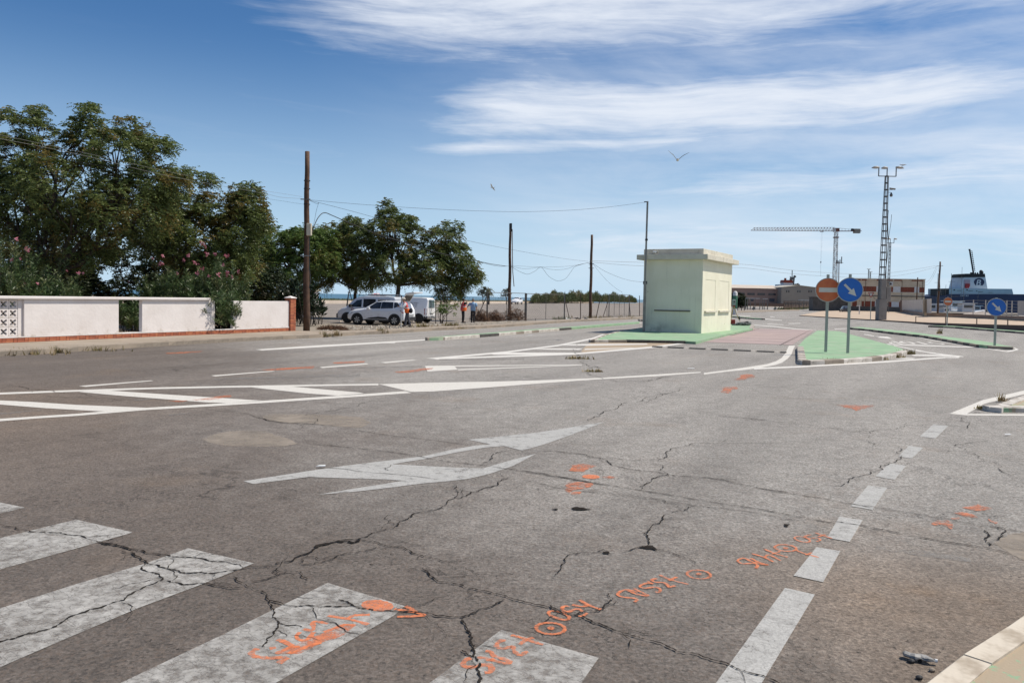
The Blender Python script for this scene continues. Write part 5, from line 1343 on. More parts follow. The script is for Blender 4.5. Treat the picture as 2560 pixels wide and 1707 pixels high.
# white hatchback with raised tailgate
Ms = car_frame(894, 987, 50.2, 2.6, track=.80)
st_suv = [(-.66, .70, .36, .55, .70, .82, .62, .90), (-.60, .82, .30, .5, .8, 1.0, .70, 1.06), (-.46, .86, .28, .48, .82, 1.06, .66, 1.38), (-.30, .875, .27, .47, .82, 1.05, .62, 1.50), (.3, .885, .27, .46, .8, 1.03, .625, 1.545), (1.0, .885, .27, .46, .8, 1.01, .625, 1.545),
          (1.45, .88, .27, .46, .79, .99, .63, 1.47), (1.95, .88, .27, .46, .78, .985, .70, 1.20), (2.3, .88, .27, .46, .76, .96, .73, 1.045), (2.9, .87, .28, .47, .72, .88, .68, .985), (3.2, .82, .30, .48, .66, .78, .62, .87), (3.38, .70, .34, .48, .6, .66, .55, .74), (3.44, .52, .38, .48, .56, .60, .45, .64)]
sw = [('window', [(1.98, 1.03), (1.0, 1.055), (1.0, 1.47), (1.36, 1.44)], M_CGLASS, (-1, 1)), ('window', [(.96, 1.055), (.12, 1.09), (.18, 1.47), (.96, 1.475)], M_CGLASS, (-1, 1)), ('window', [(.06, 1.10), (-.30, 1.24), (-.10, 1.44), (.12, 1.465)], M_CGLASS, (-1, 1)),
      ('side_moulding', [(2.02, .40), (.42, .40), (.62, .52), (1.1, .55), (1.7, .48)], M_CLAD, (-1, 1)), ('sill_trim', [(2.15, .29), (.42, .29), (.42, .36), (2.15, .36)], M_CLAD, (-1, 1)),
      ('door_handle', [(1.22, .88), (1.02, .89), (1.02, .92), (1.22, .91)], M_CARW, (-1, 1)), ('door_handle', [(.30, .90), (.10, .91), (.10, .94), (.30, .93)], M_CARW, (-1, 1)),
      ('tail_light', [(-.36, .98), (-.62, .96), (-.60, .80), (-.48, .82)], M_RED, (-1, 1)), ('headlight', [(3.28, .72), (2.92, .84), (2.95, .74), (3.24, .64)], M_LAMP, (-1, 1))]
ex = []
ex.append(MB().plate([(1.50, -.60, 1.462), (1.50, .60, 1.462), (2.22, .68, 1.075), (2.22, -.68, 1.075)], (.5, 0, .9), .006).build('windscreen', M_CGLASS))
ex.append(MB().plate([(-.315, -.58, 1.47), (-.315, .58, 1.47), (-.63, .66, .94), (-.63, -.66, .94)], (-.9, 0, .4), .012).build('boot_opening', M_CLAD))
tg = MB(); tg.plate([(-.30, -.60, 1.52), (-.30, .60, 1.52), (-.58, .62, 1.98), (-.58, -.62, 1.98)], (-.86, 0, -.5), .05); tg.plate([(-.58, -.62, 1.98), (-.58, .62, 1.98), (-1.20, .66, 2.06), (-1.20, -.66, 2.06)], (-.1, 0, 1), .07)
ex.append(tg.build('tailgate', M_CARW)); ex.append(MB().plate([(-.34, -.5, 1.56), (-.34, .5, 1.56), (-.56, .52, 1.93), (-.56, -.52, 1.93)], (-.86, 0, -.5), .057).build('tailgate_glass', M_CGLASS))
for s in (-1, 1):
    ex.append(MB().box(1.72, s * .90 - .09, 1.0, 1.90, s * .90 + .09, 1.13).build('door_mirror', M_CARW)); ex.append(MB().tube([(.1, s * .57, 1.56), (.2, s * .56, 1.60), (1.2, s * .56, 1.61), (1.35, s * .57, 1.55)], .018, 6).build('roof_rail', M_ALLOY))
ex.append(MB().box(-.70, -.72, .34, -.62, .72, .56).build('bumper', M_CLAD)); ex.append(MB().box(-.69, -.45, .62, -.635, .45, .74).build('bumper_strip', M_ALLOY))
suv, _, _ = vehicle('parked_car', 'white hatchback with raised tailgate, black cladding and star alloy wheels', 'car', Ms, st_suv, M_CARW, 2.6, .80, .335, 'twin', sw, ex, arch=1.26)
for o in suv.children:
    if o.name.startswith('door_mirror') or o.name.startswith('tailgate'): bevel(o, .02)

# panel vans
def st_van(L, fo, ro, Hh, w=.86):
    wb = L - fo - ro; f = wb + fo
    return [(-ro, w * .92, .36, .55, .8, 1.0, w * .80, Hh - .14), (-ro + .10, w * .99, .30, .5, .8, 1.05, w * .84, Hh - .04), (-ro + .5, w, .28, .48, .8, 1.05, w * .85, Hh), (wb * .5, w, .28, .48, .8, 1.05, w * .85, Hh), (wb * .72, w, .28, .48, .8, 1.04, w * .84, Hh - .05),
            (wb * .86, w, .28, .48, .78, 1.03, w * .82, Hh - .24), (f - .78, w, .28, .48, .76, 1.0, w * .84, 1.16), (f - .4, w * .97, .30, .48, .72, .92, w * .78, 1.03), (f - .12, w * .88, .32, .48, .64, .76, w * .66, .84), (f, w * .62, .38, .48, .54, .60, w * .5, .64)]
Mv = car_frame(955, 1047, 55.2, 2.7, track=.78)
v2 = st_van(4.12, .80, .62, 1.80)
gl = [('window', [(2.35, 1.07), (1.55, 1.07), (1.55, 1.50), (1.95, 1.50)], M_CGLASS, (-1, 1)), ('tail_light', [(-.40, 1.02), (-.60, 1.02), (-.60, .62), (-.42, .62)], M_RED, (-1, 1)), ('sill_trim', [(2.2, .30), (.42, .30), (.42, .40), (2.2, .40)], M_CLAD, (-1, 1)), ('rear_sill', [(-.38, .30), (-.60, .30), (-.60, .50), (-.38, .50)], M_CLAD, (-1, 1)),
      ('side_panel', [(1.1, 1.02), (-.22, 1.02), (-.22, 1.58), (1.1, 1.60)], M_VANW, (-1, 1))]
ex = [MB().plate([(-.622, -.60, 1.08), (-.622, .60, 1.08), (-.618, .54, 1.62), (-.618, -.54, 1.62)], (-1, 0, .0), .02).build('rear_window', glass_mat('dusty_glass', (.06, .09, .10), .15)), MB().box(-.70, -.80, .38, -.60, .80, .52).build('rear_bumper', M_ALLOY),
      MB().box(-.638, -.28, .70, -.62, .28, .82).build('number_plate', M_PLATE), MB().box(-.635, -.03, .93, -.622, .03, 1.02).build('badge', M_CLAD), MB().box(-.645, -.36, .66, -.618, .36, .69).build('plate_trim', M_CLAD)]
for i, (s, sz, z) in enumerate((('ASESORIA TECNICA', .085, 1.40), ('CASSA, S.A.', .13, 1.28), ('964 - 46 - 03', .10, 1.15), ('Serv. 24h', .085, 1.02))):
    t = txt(s, sz, 'lettering', .002, M_RED if i == 3 else M_CLAD); t.rotation_euler = (math.pi / 2 - .10, 0, math.pi)
    t.location = (.42, .86 - (z - 1.02) * .16 + .022, z); ex.append(t)
van2, Mv2, _ = vehicle('parked_van', 'white panel van with small dark lettering on its side and sunlit rear doors', 'van', Mv, v2, M_VANW, 2.7, .78, .315, 'steel', gl, [], arch=1.2)
for e in ex:
    loc = e.matrix_basis.copy(); e.matrix_basis = Mv @ loc; 
    if e.name not in COL.objects: COL.objects.link(e)
    e.parent = van2; e.matrix_parent_inverse = van2.matrix_basis.inverted()
Mk = car_frame(869, 964, 52.6, 2.7, track=.78)
v3 = st_van(4.2, .86, .64, 1.82)
gl = [('window', [(2.55, 1.09), (1.70, 1.08), (1.70, 1.58), (2.05, 1.52)], M_CGLASS, (-1, 1)), ('window', [(1.58, 1.08), (.72, 1.08), (.72, 1.62), (1.58, 1.62)], M_CGLASS, (-1, 1)), ('window', [(.55, 1.1), (-.3, 1.12), (-.25, 1.6), (.55, 1.62)], M_CGLASS, (-1, 1)), ('front_bumper', [(3.50, .36), (2.9, .32), (2.9, .62), (3.44, .66)], M_CLAD, (-1, 1)), ('headlight', [(3.30, .90), (3.02, .98), (3.05, .84), (3.34, .76)], M_LAMP, (-1, 1)), ('rubbing_strip', [(2.1, .52), (.4, .52), (.4, .60), (2.1, .60)], M_CLAD, (-1, 1))]
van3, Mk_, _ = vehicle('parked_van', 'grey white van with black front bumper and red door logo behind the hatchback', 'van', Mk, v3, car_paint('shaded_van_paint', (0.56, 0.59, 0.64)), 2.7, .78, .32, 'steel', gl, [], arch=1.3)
for e in (MB().plate([(2.18, -.6, 1.56), (2.18, .6, 1.56), (2.74, .66, 1.2), (2.74, -.66, 1.2)], (.6, 0, .8), .006).build('windscreen', M_CGLASS), MB().box(3.40, -.66, .34, 3.58, .66, .62).build('front_bumper', M_CLAD), MB().box(2.36, .86, 1.06, 2.5, 1.08, 1.26).build('door_mirror', M_CLAD),
          MB().bar((.1, .5, 1.86), (1.9, .5, 1.86), .035).bar((.1, -.5, 1.86), (1.9, -.5, 1.86), .035).bar((.2, -.6, 1.86), (.2, .6, 1.86), .04).bar((1.6, -.6, 1.86), (1.6, .6, 1.86), .04).build('roof_rack', M_ALLOY)):
    e.matrix_basis = Mk.copy(); e.parent = van3; e.matrix_parent_inverse = van3.matrix_basis.inverted()
t = txt('D', .26, 'door_logo', .002, M_RED); t.matrix_basis = Mk @ Matrix.Translation((2.32, .878, .92)) @ Matrix.Rotation(math.pi, 4, 'Z') @ Matrix.Rotation(math.pi / 2, 4, 'X'); t.parent = van3; t.matrix_parent_inverse = van3.matrix_basis.inverted()
# things on the van roof and on the ground
M_GREYP = mat('grey_panel', (0.22, 0.23, 0.24), (0.3, 0.3, 0.3), 3.0, .4)
lad = empty('roof_ladder', (Mk @ Vector((.3, 0, 1.88))), 'grey folded ladder lying on the van roof rack', 'ladder', math.atan2(Mk[1][0], Mk[0][0]))
ml = lad.matrix_basis.copy()
for nm, mb in (('rail', MB().bar((-.9, .28, .03), (1.2, .28, .03), .05, .08)), ('rail', MB().bar((-.9, -.28, .03), (1.2, -.28, .03), .05, .08))) + tuple(('rung', MB().bar((-.7 + i * .3, -.28, .03), (-.7 + i * .3, .28, .03), .035)) for i in range(7)):
    o = mb.build(nm, M_GREYP); o.matrix_basis = ml; o.parent = lad; o.matrix_parent_inverse = ml.inverted()
hb = Mk @ Vector((1.15, .1, 1.88))
tag(MB().ball(hb, (.22, .16, .11)).ball(hb + Vector((.22, .05, .01)), (.17, .14, .13)).build('rolled_vest', mat('red_white_cloth', (.75, .70, .66), (.55, .06, .06), 5.0, .8, lo=.5, hi=.56), None, True), 'red and white rolled bundle lying on the grey van roof', 'bundle')
p = Vector(G(832, 805, .1)); r_ = MB().box(p.x - .75, p.y - .3, .13, p.x + .55, p.y + .3, .2).build('drain_lid', M_PALE)
tag(r_, 'pale slab lying on the ground in front of the grey van', 'slab')
def tripod(name, label, cat, base, h, sp, mleg, n=3, rot=.3, head=None):
    root = empty(name, base, label, cat)
    for k in range(n):
        a = rot + k * 2 * math.pi / n
        MB().tube([(base.x + .06 * math.cos(a), base.y + .06 * math.sin(a), base.z + h), (base.x + sp * math.cos(a) * .55, base.y + sp * math.sin(a) * .55, base.z + h * .42), (base.x + sp * math.cos(a), base.y + sp * math.sin(a), base.z)], [.03, .026, .016], 6).build('leg', mleg, root)
    MB().lathe([(0, h), (.10, h), (.11, h + .04), (0, h + .05)], (base.x, base.y, base.z), 12).build('head_plate', mleg, root)
    return root
tb = Vector(G(872, 806, .1)); tb.y += 3; tb.x *= (tb.y / (tb.y - 3))
tp = tripod('survey_tripod', 'black survey tripod standing behind the grey van bonnet', 'tripod', tb, 1.95, .6, M_CLAD)
MB().bar((tb.x, tb.y, tb.z + 1.9), (tb.x, tb.y, tb.z + 2.55), .05).bar((tb.x - .18, tb.y, tb.z + 2.5), (tb.x + .18, tb.y, tb.z + 2.5), .06).build('instrument_mount', M_CLAD, tp)

# ================================================================ people
def skin_mesh(name, J, E, m, parent, root=0, sub=1):
    """J: list of (x,y,z,r); E: edges"""
    me = bpy.data.meshes.new(name); me.from_pydata([j[:3] for j in J], E, []); me.materials.append(m)
    o = link(bpy.data.objects.new(name, me), parent)
    sk = o.modifiers.new('skin', 'SKIN'); sk.use_smooth_shade = True; sk.branch_smoothing = 0.4
    for i, j in enumerate(J):
        r_ = j[3] if hasattr(j[3], '__len__') else (j[3], j[3]); me.skin_vertices[0].data[i].radius = r_; me.skin_vertices[0].data[i].use_root = (i == root)
    s = o.modifiers.new('sub', 'SUBSURF'); s.levels = sub; s.render_levels = sub
    return o
def hand(mb, wrist, d, side, curl=.5):
    """palm and five bent fingers along direction d"""
    d = Vector(d).normalized(); s = Vector(side).normalized(); n = d.cross(s).normalized()
    w = Vector(wrist)
    mb.plate([w - s * .022, w + s * .022, w + d * .09 + s * .04, w + d * .09 - s * .04], n, .025)
    for k, L in enumerate((.070, .080, .075, .058)):
        b = w + d * .085 + s * (-.032 + k * .021) + n * .012
        m1 = b + d * L * .5 + n * L * .2 * curl; m2 = m1 + d * L * .35 * (1 - curl * .6) + n * L * .5 * curl
        mb.tube([b, m1, m2], [.0095, .009, .007], 5)
    b = w + d * .03 - s * .028 + n * .012; mb.tube([b, b + d * .03 - s * .03 + n * .01, b + d * .065 - s * .035 + n * .02], [.011, .010, .008], 5)
M_SKIN = mat('skin', (0.42, 0.25, 0.17), (0.36, 0.20, 0.13), 8.0, .6); M_SKIND = mat('tanned_skin', (0.26, 0.14, 0.085), (0.22, 0.115, 0.07), 8.0, .6)
M_VEST = mat('orange_vest', (0.85, 0.16, 0.02), (0.70, 0.11, 0.015), 6.0, .7); M_VESTP = mat('faded_red_vest', (0.62, 0.10, 0.09), (0.48, 0.07, 0.07), 6.0, .7); M_REFL = mat('reflective_tape', (0.72, 0.70, 0.66), (0.6, 0.58, 0.55), 6.0, .4)
M_TROU = mat('dark_trousers', (0.018, 0.018, 0.022), (0.028, 0.027, 0.03), 6.0, .9); M_TROUG = mat('grey_trousers', (0.085, 0.085, 0.10), (0.06, 0.06, 0.075), 6.0, .9)
M_BLUE = mat('light_blue_shirt', (0.26, 0.42, 0.60), (0.21, 0.35, 0.52), 5.0, .85); M_HAIRG = mat('grey_hair', (0.13, 0.10, 0.085), (0.22, 0.19, 0.17), 12.0, .9); M_HAIRB = mat('black_hair', (0.012, 0.011, 0.011), None, 8.0, .8)
M_SHOE = mat('dark_shoes', (0.015, 0.014, 0.014), None, 5.0, .6); M_CAPW = mat('pale_cap', (0.66, 0.62, 0.54), (0.55, 0.5, 0.42), 5.0, .9); M_SLEEVE = mat('white_sleeve', (0.62, 0.66, 0.68), (0.52, 0.56, 0.6), 5.0, .9); M_BLACKT = mat('black_shirt', (0.014, 0.014, 0.016), None, 5.0, .9)
def shell(rings, n=16):
    mb = MB()
    for z, cx, rx, ry in rings:
        for k in range(n):
            a = 2 * math.pi * k / n; mb.v.append((cx + rx * math.copysign(abs(math.cos(a)) ** .85, math.cos(a)), ry * math.copysign(abs(math.sin(a)) ** .85, math.sin(a)), z))
    for i in range(len(rings) - 1):
        for k in range(n): mb.f.append((i * n + k, i * n + (k + 1) % n, (i + 1) * n + (k + 1) % n, (i + 1) * n + k))
    return mb
def vest(fx, x0, x1, b=0.0):
    fx(shell([(.86, x0, .15 + b * .8, .20 + b * .5), (.98, x0 + b * .2, .155 + b, .203 + b * .6), (1.13, x1, .152 + b * .8, .203 + b * .5)]).build('vest_skirt', M_VEST, None, True))
    fx(shell([(1.125, x1, .155 + b * .8, .206 + b * .5), (1.185, x1, .152 + b * .7, .208 + b * .4)]).build('reflective_band', M_REFL, None, True))
def person(label, base, rz, skin, sh, el, wr, hip=(.0, 0), feet=((.0, .11), (.0, -.11)), knees=None, lean=.0, bell=.0, head_d=(0, 0), hs=1.0, trou=M_TROU, top=M_BLUE, sleeve=None, long_sleeve=False, hair=M_HAIRG, group='surveyors and onlookers by the gravel verge'):
    """x = facing direction, y = the person's left; sh/el/wr given for left then right"""
    root = empty('person', base, label, 'person', rz, group); M = root.matrix_basis.copy()
    def fix(o): o.matrix_basis = M; o.parent = root; o.matrix_parent_inverse = M.inverted(); return o
    kn = knees or [((feet[0][0] + hip[0]) / 2 + .03, .105, .47), ((feet[1][0] + hip[0]) / 2 + .03, -.105, .47)]
    hx = hip[0]; tx = hx + lean; hdx, hdy = tx + head_d[0], head_d[1]
    J = [(hx, 0, .93, (.145, .11)), (hx + lean * .4, 0, 1.13, (.135, .10)), (tx, 0, 1.36, (.155, .105)), (tx + .01, 0, 1.47, (.06, .06)), (hdx, hdy, 1.535, (.06, .062)), (hdx + .02, hdy, 1.63, (.082, .095)), (hdx + .01, hdy, 1.72, (.06, .07))]
    Ed = [(0, 1), (1, 2), (2, 3), (3, 4), (4, 5), (5, 6)]
    for i, s in ((0, 1), (1, -1)):
        b = len(J); J += [(hx, s * .095, .86, .092), (kn[i][0], kn[i][1], kn[i][2], .062), (feet[i][0], feet[i][1], .10, .042), (feet[i][0] + .12, feet[i][1] + s * .02, .045, .036)]
        Ed += [(0, b), (b, b + 1), (b + 1, b + 2), (b + 2, b + 3)]
        b = len(J); J += [(tx + sh[i][0], sh[i][1], sh[i][2], .058), (*el[i], .044), (*wr[i], .03)]
        Ed += [(2, b), (b, b + 1), (b + 1, b + 2)]
    fix(skin_mesh('body', J, Ed, skin, None))
    fc = MB(); c = Vector((hdx + .105, hdy, 1.62)); fc.add([c + Vector((0, -.018, -.03)), c + Vector((0, .018, -.03)), c + Vector((-.01, 0, .03)), c + Vector((.03, 0, -.025))], [(0, 1, 3), (1, 2, 3), (2, 0, 3), (0, 2, 1)])
    for s in (-1, 1): fc.ball((hdx + .015, hdy + s * .088, 1.625), (.02, .012, .032), 6, 4)
    fc.box(hdx + .085, hdy - .025, 1.575, hdx + .102, hdy + .025, 1.583); fix(fc.build('face', skin, None, True))
    ey = MB()
    for s in (-1, 1): ey.ball((hdx + .092, hdy + s * .032, 1.648), (.01, .014, .008), 6, 4)
    fix(ey.build('eyes', M_HAIRB, None))
    fix(MB().ball((hdx - .012, hdy, 1.675), (.105, .092, .085), 12, 7).build('hair', hair, None, True))
    hm = MB()
    for i in (0, 1):
        d = Vector(wr[i]) - Vector(el[i]); hand(hm, Vector(wr[i]), d, (d.cross(Vector((0, 0, 1))) if abs(d.normalized().z) < .9 else Vector((1, 0, 0))) * (1 if i else -1), .6)
    fix(hm.build('hands', skin, None, True))
    T = [(hx, 0, .95, (.165, .125)), (hx, 0, 1.02, (.155, .12))]; TE = [(0, 1)]
    for i, s in ((0, 1), (1, -1)):
        b = len(T); T += [(hx, s * .095, .84, .11), (kn[i][0], kn[i][1], kn[i][2], .083), (feet[i][0], feet[i][1], .08, .068)]; TE += [(0, b), (b, b + 1), (b + 1, b + 2)]
    fix(skin_mesh('trousers', T, TE, trou, None))
    for i in (0, 1):
        x, y = feet[i]; fix(bevel(MB().box(x - .075, y - .048, .0, x + .19, y + .048, .085).build('shoe', M_SHOE, None), .03))
    cx = lambda z: hx + (tx - hx) * max(0, min(1, (z - .95) / .41)) + bell * .25 * (1 - max(0, min(1, (z - .95) / .45)))
    fix(shell([(z, cx(z), rx + bell * k, ry + bell * k * .6) for z, rx, ry, k in ((.87, .135, .185, .5), (.88, .145, .195, .55), (1.0, .142, .19, .7), (1.15, .14, .192, .6), (1.28, .145, .208, .2), (1.38, .135, .205, 0), (1.44, .11, .165, 0), (1.475, .08, .095, 0), (1.50, .062, .07, 0))]).build('top', top, None, True))
    sl = []; se = []
    for i in (0, 1):
        b = len(sl); e = Vector(el[i]); a = Vector((tx + sh[i][0], sh[i][1], sh[i][2])); w = Vector(wr[i])
        if long_sleeve: pts = [(a + (a - e) * .12, .055), (a, .082), (e, .068), (e.lerp(w, .92), .052)]
        else: pts = [(a + (a - e) * .12, .055), (a, .082), (a.lerp(e, .4), .080), (a.lerp(e, .85), .078)]
        o = [(*p, q) for p, q in pts]; fix(MB().tube([q[:3] for q in o], [q[3] for q in o], 10).build('sleeve', sleeve or top, None, True))
    return root, M, fix
SH = [(0, .20, 1.41), (0, -.20, 1.41)]
# two men looking over the car park
b = Vector(G(1157, 806.8, .03))
p1_, M1, fx = person('standing man in orange vest and black trousers shading his eyes with one hand', b, math.radians(18), M_SKIND, SH, [(.02, .27, 1.15), (.22, -.30, 1.42)], [(.16, .22, .98), (.24, -.10, 1.60)], lean=.03, bell=.10, trou=M_TROU, top=M_VESTP, sleeve=M_BLACKT, hair=M_HAIRB)
vest(fx, .04, .045, .06)
b = Vector(G(1182, 806.5, .03))
person('standing man in light blue shirt and black trousers seen from behind', b, math.radians(84), M_SKIN, SH, [(.03, .36, 1.22), (-.02, -.27, 1.14)], [(.10, .47, 1.10), (.0, -.27, .90)], feet=((.05, .10), (-.08, -.09)), lean=.0, trou=M_TROU, top=M_BLUE, hair=M_HAIRG)
# surveyor at the open boot
b = gp(1017, 812, 47.6, .03)
ps, MS, fx = person('surveyor in orange vest and pale cap bending over a tablet by the open car boot', b, math.radians(188), M_SKIN, SH, [(.22, .27, 1.16), (.22, -.27, 1.16)], [(.46, .12, 1.22), (.44, -.10, 1.22)], hip=(-.02, 0), feet=((.10, .10), (-.22, -.12)), lean=.12, head_d=(.10, 0), trou=M_TROUG, top=M_VESTP, sleeve=M_SLEEVE, long_sleeve=True, hair=M_HAIRG)
vest(fx, -.01, .03, .0)
fx(MB().ball((.21, 0, 1.70), (.12, .105, .07), 12, 6).plate([(.26, -.08, 1.69), (.40, -.06, 1.655), (.40, .06, 1.655), (.26, .08, 1.69)], (0, 0, 1), .012).build('cap', M_CAPW, None, True))
tag(MB().box(-.13, -.10, -.012, .13, .10, .012).build('tablet', M_CLAD), 'dark tablet computer held by the surveyor at the boot', 'tablet').matrix_basis = MS @ Matrix.Translation((.53, .01, 1.27)) @ Matrix.Rotation(-.7, 4, 'Y')
sp_ = MS @ Vector((.34, -.22, 0))
rod = empty('survey_rod', sp_, 'white survey rod upright beside the surveyor', 'survey rod')
MB().tube([sp_, sp_ + Vector((.0, 0, 1.42))], .028, 8).build('shaft', mat('white_enamel', (.72, .72, .70)), rod); MB().tube([sp_ + Vector((0, 0, 1.42)), sp_ + Vector((0, 0, 1.78))], .018, 8).build('top_section', M_CLAD, rod); MB().ball(sp_ + Vector((0, 0, 1.84)), (.06, .06, .07)).build('antenna', M_CLAD, rod)
bag = MS @ Vector((-.23, .18, 1.0))
tag(MB().ball(bag, (.12, .10, .16)).build('shoulder_bag', M_TROU, None, True), 'dark bag hanging at the hip of the surveyor', 'bag')
# ================================================================ kiosk
kB = Vector(G(1753, 833.4, .115)); kA = Vector(G(1606, 827.6, .115))
uf = (kA - kB); KW = uf.length; uf.normalize(); us = Vector((-uf.y, uf.x, 0)); us = us if us.y > 0 else -us
kl = min((i * .02 for i in range(100, 700)), key=lambda L: abs((lambda p: (PX + (lambda a, b: a * CR + b * SR)(p[0], p[1])))((lambda q: (q.x / (q.y * CP - (q.z - H) * SP) * F, (q.y * SP + (q.z - H) * CP) / (q.y * CP - (q.z - H) * SP) * F))(kB + us * L)) - 1826))
KX = Matrix(((-uf.x, us.x, 0, kA.x), (-uf.y, us.y, 0, kA.y), (0, 0, 1, kA.z), (0, 0, 0, 1)))     # x along the front from its left corner, y to the back
def mat_kiosk():
    m, nt, b = new_mat('kiosk_plaster'); co = coords(nt)
    sp = nt.nodes.new('ShaderNodeSeparateXYZ'); nt.links.new(co, sp.inputs[0]); X, Y, Z = (NX(nt, sp.outputs[i]) for i in range(3))
    c = mixc(nt, noise(nt, co, .9, 5.0).ss(.3, .7), (.77, .745, .60), (.71, .685, .54))
    st = noise(nt, combine(nt, X * 3.0, Y * 3.0, Z * .25), 2.0, 5.0, .65)
    c = mixc(nt, st.ss(.55, .75) * .35, c, (.42, .42, .33))
    c = mixc(nt, (noise(nt, co, 1.6, 6.0, .65).ss(.42, .7) * (1.0 - Z.ss(.1, .85)) * (1.0 - X.ss(.9, 2.2) * .85)) * .6, c, (.30, .27, .21))
    c = mixc(nt, noise(nt, co, 5.5, 2.0).ss(.765, .775) * .8, c, (.13, .12, .09))
    nt.links.new(c, b.inputs['Base Color']); b.inputs['Roughness'].default_value = .9; b.inputs['Specular IOR Level'].default_value = .2
    bump(nt, b, noise(nt, co, 30.0, 4.0) + noise(nt, co, 3.0, 4.0), .25, .01); return m
M_KIOSK = mat_kiosk(); M_FASC = mat('weathered_concrete', (.62, .58, .48), (.53, .49, .40), 1.5, .9, bmp=.3, bscale=25, c3=(.27, .24, .18), scale3=3.0, f3=.45)
kiosk = bpy.data.objects.new('kiosk', None); kiosk.matrix_basis = KX; COL.objects.link(kiosk); tag(kiosk, 'pale green flat-roofed kiosk with walled-up windows on the green island', 'kiosk')
def kp(mb, name, m, bv=.0, parent=None):
    o = mb.build(name, m); o.matrix_basis = KX.copy(); o.parent = parent or kiosk; o.matrix_parent_inverse = (parent or kiosk).matrix_basis.inverted()
    if bv: bevel(o, bv)
    return o
KH = 4.15
def framed(w, wins, dpt, axis):
    """wall skin with recessed panels: axis 'x' front (y=0 outward -y) or 'y' side"""
    mb = MB(); xs = sorted({0, w} | {a for q in wins for a in q[:2]}); zs = sorted({-.1, KH} | {a for q in wins for a in q[2:]})
    for x0, x1 in zip(xs, xs[1:]):
        for z0, z1 in zip(zs, zs[1:]):
            cx, cz = (x0 + x1) / 2, (z0 + z1) / 2
            d = dpt if any(q[0] < cx < q[1] and q[2] < cz < q[3] for q in wins) else 0
            if axis == 'x': mb.box(x0, d, z0, x1, .2, z1)
            elif x1 > .2: mb.box(KW - .2, max(x0, .2), z0, KW - d, x1, z1)
    return mb
fw = [(.75, 2.78, 1.27, 3.0)]
sw_ = [(.09 * kl, .42 * kl, 1.27, 3.06), (.55 * kl, .90 * kl, 1.27, 3.06)]
kp(framed(KW, fw, .02, 'x'), 'front_wall', M_KIOSK); kp(framed(kl, sw_, .014, 'y'), 'side_wall', M_KIOSK)
kp(MB().box(0, .2, -.1, .2, kl, KH).box(.2, kl - .2, -.1, KW - .2, kl, KH), 'rear_wall', M_KIOSK)
kp(MB().box(-.34, -.34, KH + .002, KW + .34, kl + .34, KH + .29), 'roof_slab', M_FASC, .015); kp(MB().box(-.02, -.02, KH + .291, KW + .02, kl + .02, KH + .62), 'parapet', M_FASC, .015)
kp(MB().box(fw[0][0] - .05, -.07, 1.20, fw[0][1] + .05, .0, 1.268), 'sill', mat('dark_sill', (.17, .15, .11), (.12, .105, .08), 6, .9), .005)
for q in sw_: kp(MB().box(KW, q[0] - .12, 1.17, KW + .11, q[1] + .12, 1.268), 'sill', M_FASC, .008)
cmo = KX @ Vector((.62, -.02, KH + .40))
sc_ = empty('security_camera', cmo, 'small white security camera on the kiosk parapet', 'camera')
MB().tube([cmo, cmo + Vector((-.05, -.16, .03))], .02, 6).build('bracket', M_GREYP, sc_); MB().tube([cmo + Vector((-.09, -.12, .06)), cmo + Vector((.09, -.28, .02))], .055, 10).build('housing', M_PLATE, sc_); MB().tube([cmo + Vector((.085, -.275, .02)), cmo + Vector((.10, -.29, .017))], .05, 10).build('lens', M_CLAD, sc_)
# steel pole at the kiosk corner
M_STEEL = mat('galvanised_steel', (.27, .26, .24), (.19, .18, .165), 3.0, .55, metal=.35, bmp=.1); M_POST = mat('grey_sign_post', (.36, .375, .33), (.30, .315, .275), 2.0, .5, metal=.2)
sp0 = Vector(G(1609.5, 828.6, .115)); spt = Vector(D(1617, 503.5, sp0.y))
stp = empty('steel_pole', sp0, 'slim grey steel pole standing at the left corner of the kiosk', 'pole')
MB().bar(sp0, (sp0.x, sp0.y, 2.95), .16, .14).build('lower_section', M_STEEL, stp); MB().bar((sp0.x, sp0.y, 2.9), (sp0.x + .03, sp0.y, spt.z), .11, .09).build('upper_section', M_STEEL, stp)
MB().bar((sp0.x - .11, sp0.y - .01, 2.93), (sp0.x + .12, sp0.y - .01, 2.93), .05, .18).build('collar', M_CLAD, stp); MB().bar((sp0.x - .16, sp0.y, spt.z - .03), (sp0.x + .06, sp0.y, spt.z - .03), .05).build('top_bracket', M_CLAD, stp); MB().box(sp0.x - .05, sp0.y - .08, 5.35, sp0.x + .09, sp0.y + .06, 5.45).build('clamp', M_CLAD, stp)

# ================================================================ wooden poles and cables
M_WOOD = mat('weathered_pole_wood', (.115, .062, .038), (.062, .036, .025), 3.0, .85, bmp=.5, bscale=14.0, c3=(.17, .105, .07), scale3=5.0, f3=.6)
def wood_pole(label, x, y, ytop, z, r0, r1, lean=0.0):
    b = Vector(G(x, y, z)); t = D(x, ytop, b.y); h = t[2]
    root = empty('wooden_pole', b, label, 'utility pole', group='wooden utility poles')
    n = 9; MB().tube([(b.x + lean * (i / n) + .02 * math.sin(i * 1.7), b.y + .015 * math.cos(i * 2.1), z - .2 + (h - z + .2) * i / n) for i in range(n + 1)], [r0 + (r1 - r0) * i / n for i in range(n + 1)], 12).build('shaft', M_WOOD, root, True)
    return root, b, h
pL, pLb, pLh = wood_pole('tall thick brown wooden pole beside the brick pillar', 766, 826.5, 379, .10, .17, .115, -.06)
bx = Vector(D(775, 575, pLb.y)); bevel(MB().box(bx.x - .10, bx.y - .34, bx.z - .30, bx.x + .14, bx.y - .14, bx.z + .30).build('junction_box', mat('beige_box', (.55, .49, .38), (.47, .42, .33), 4, .6), pL), .03)
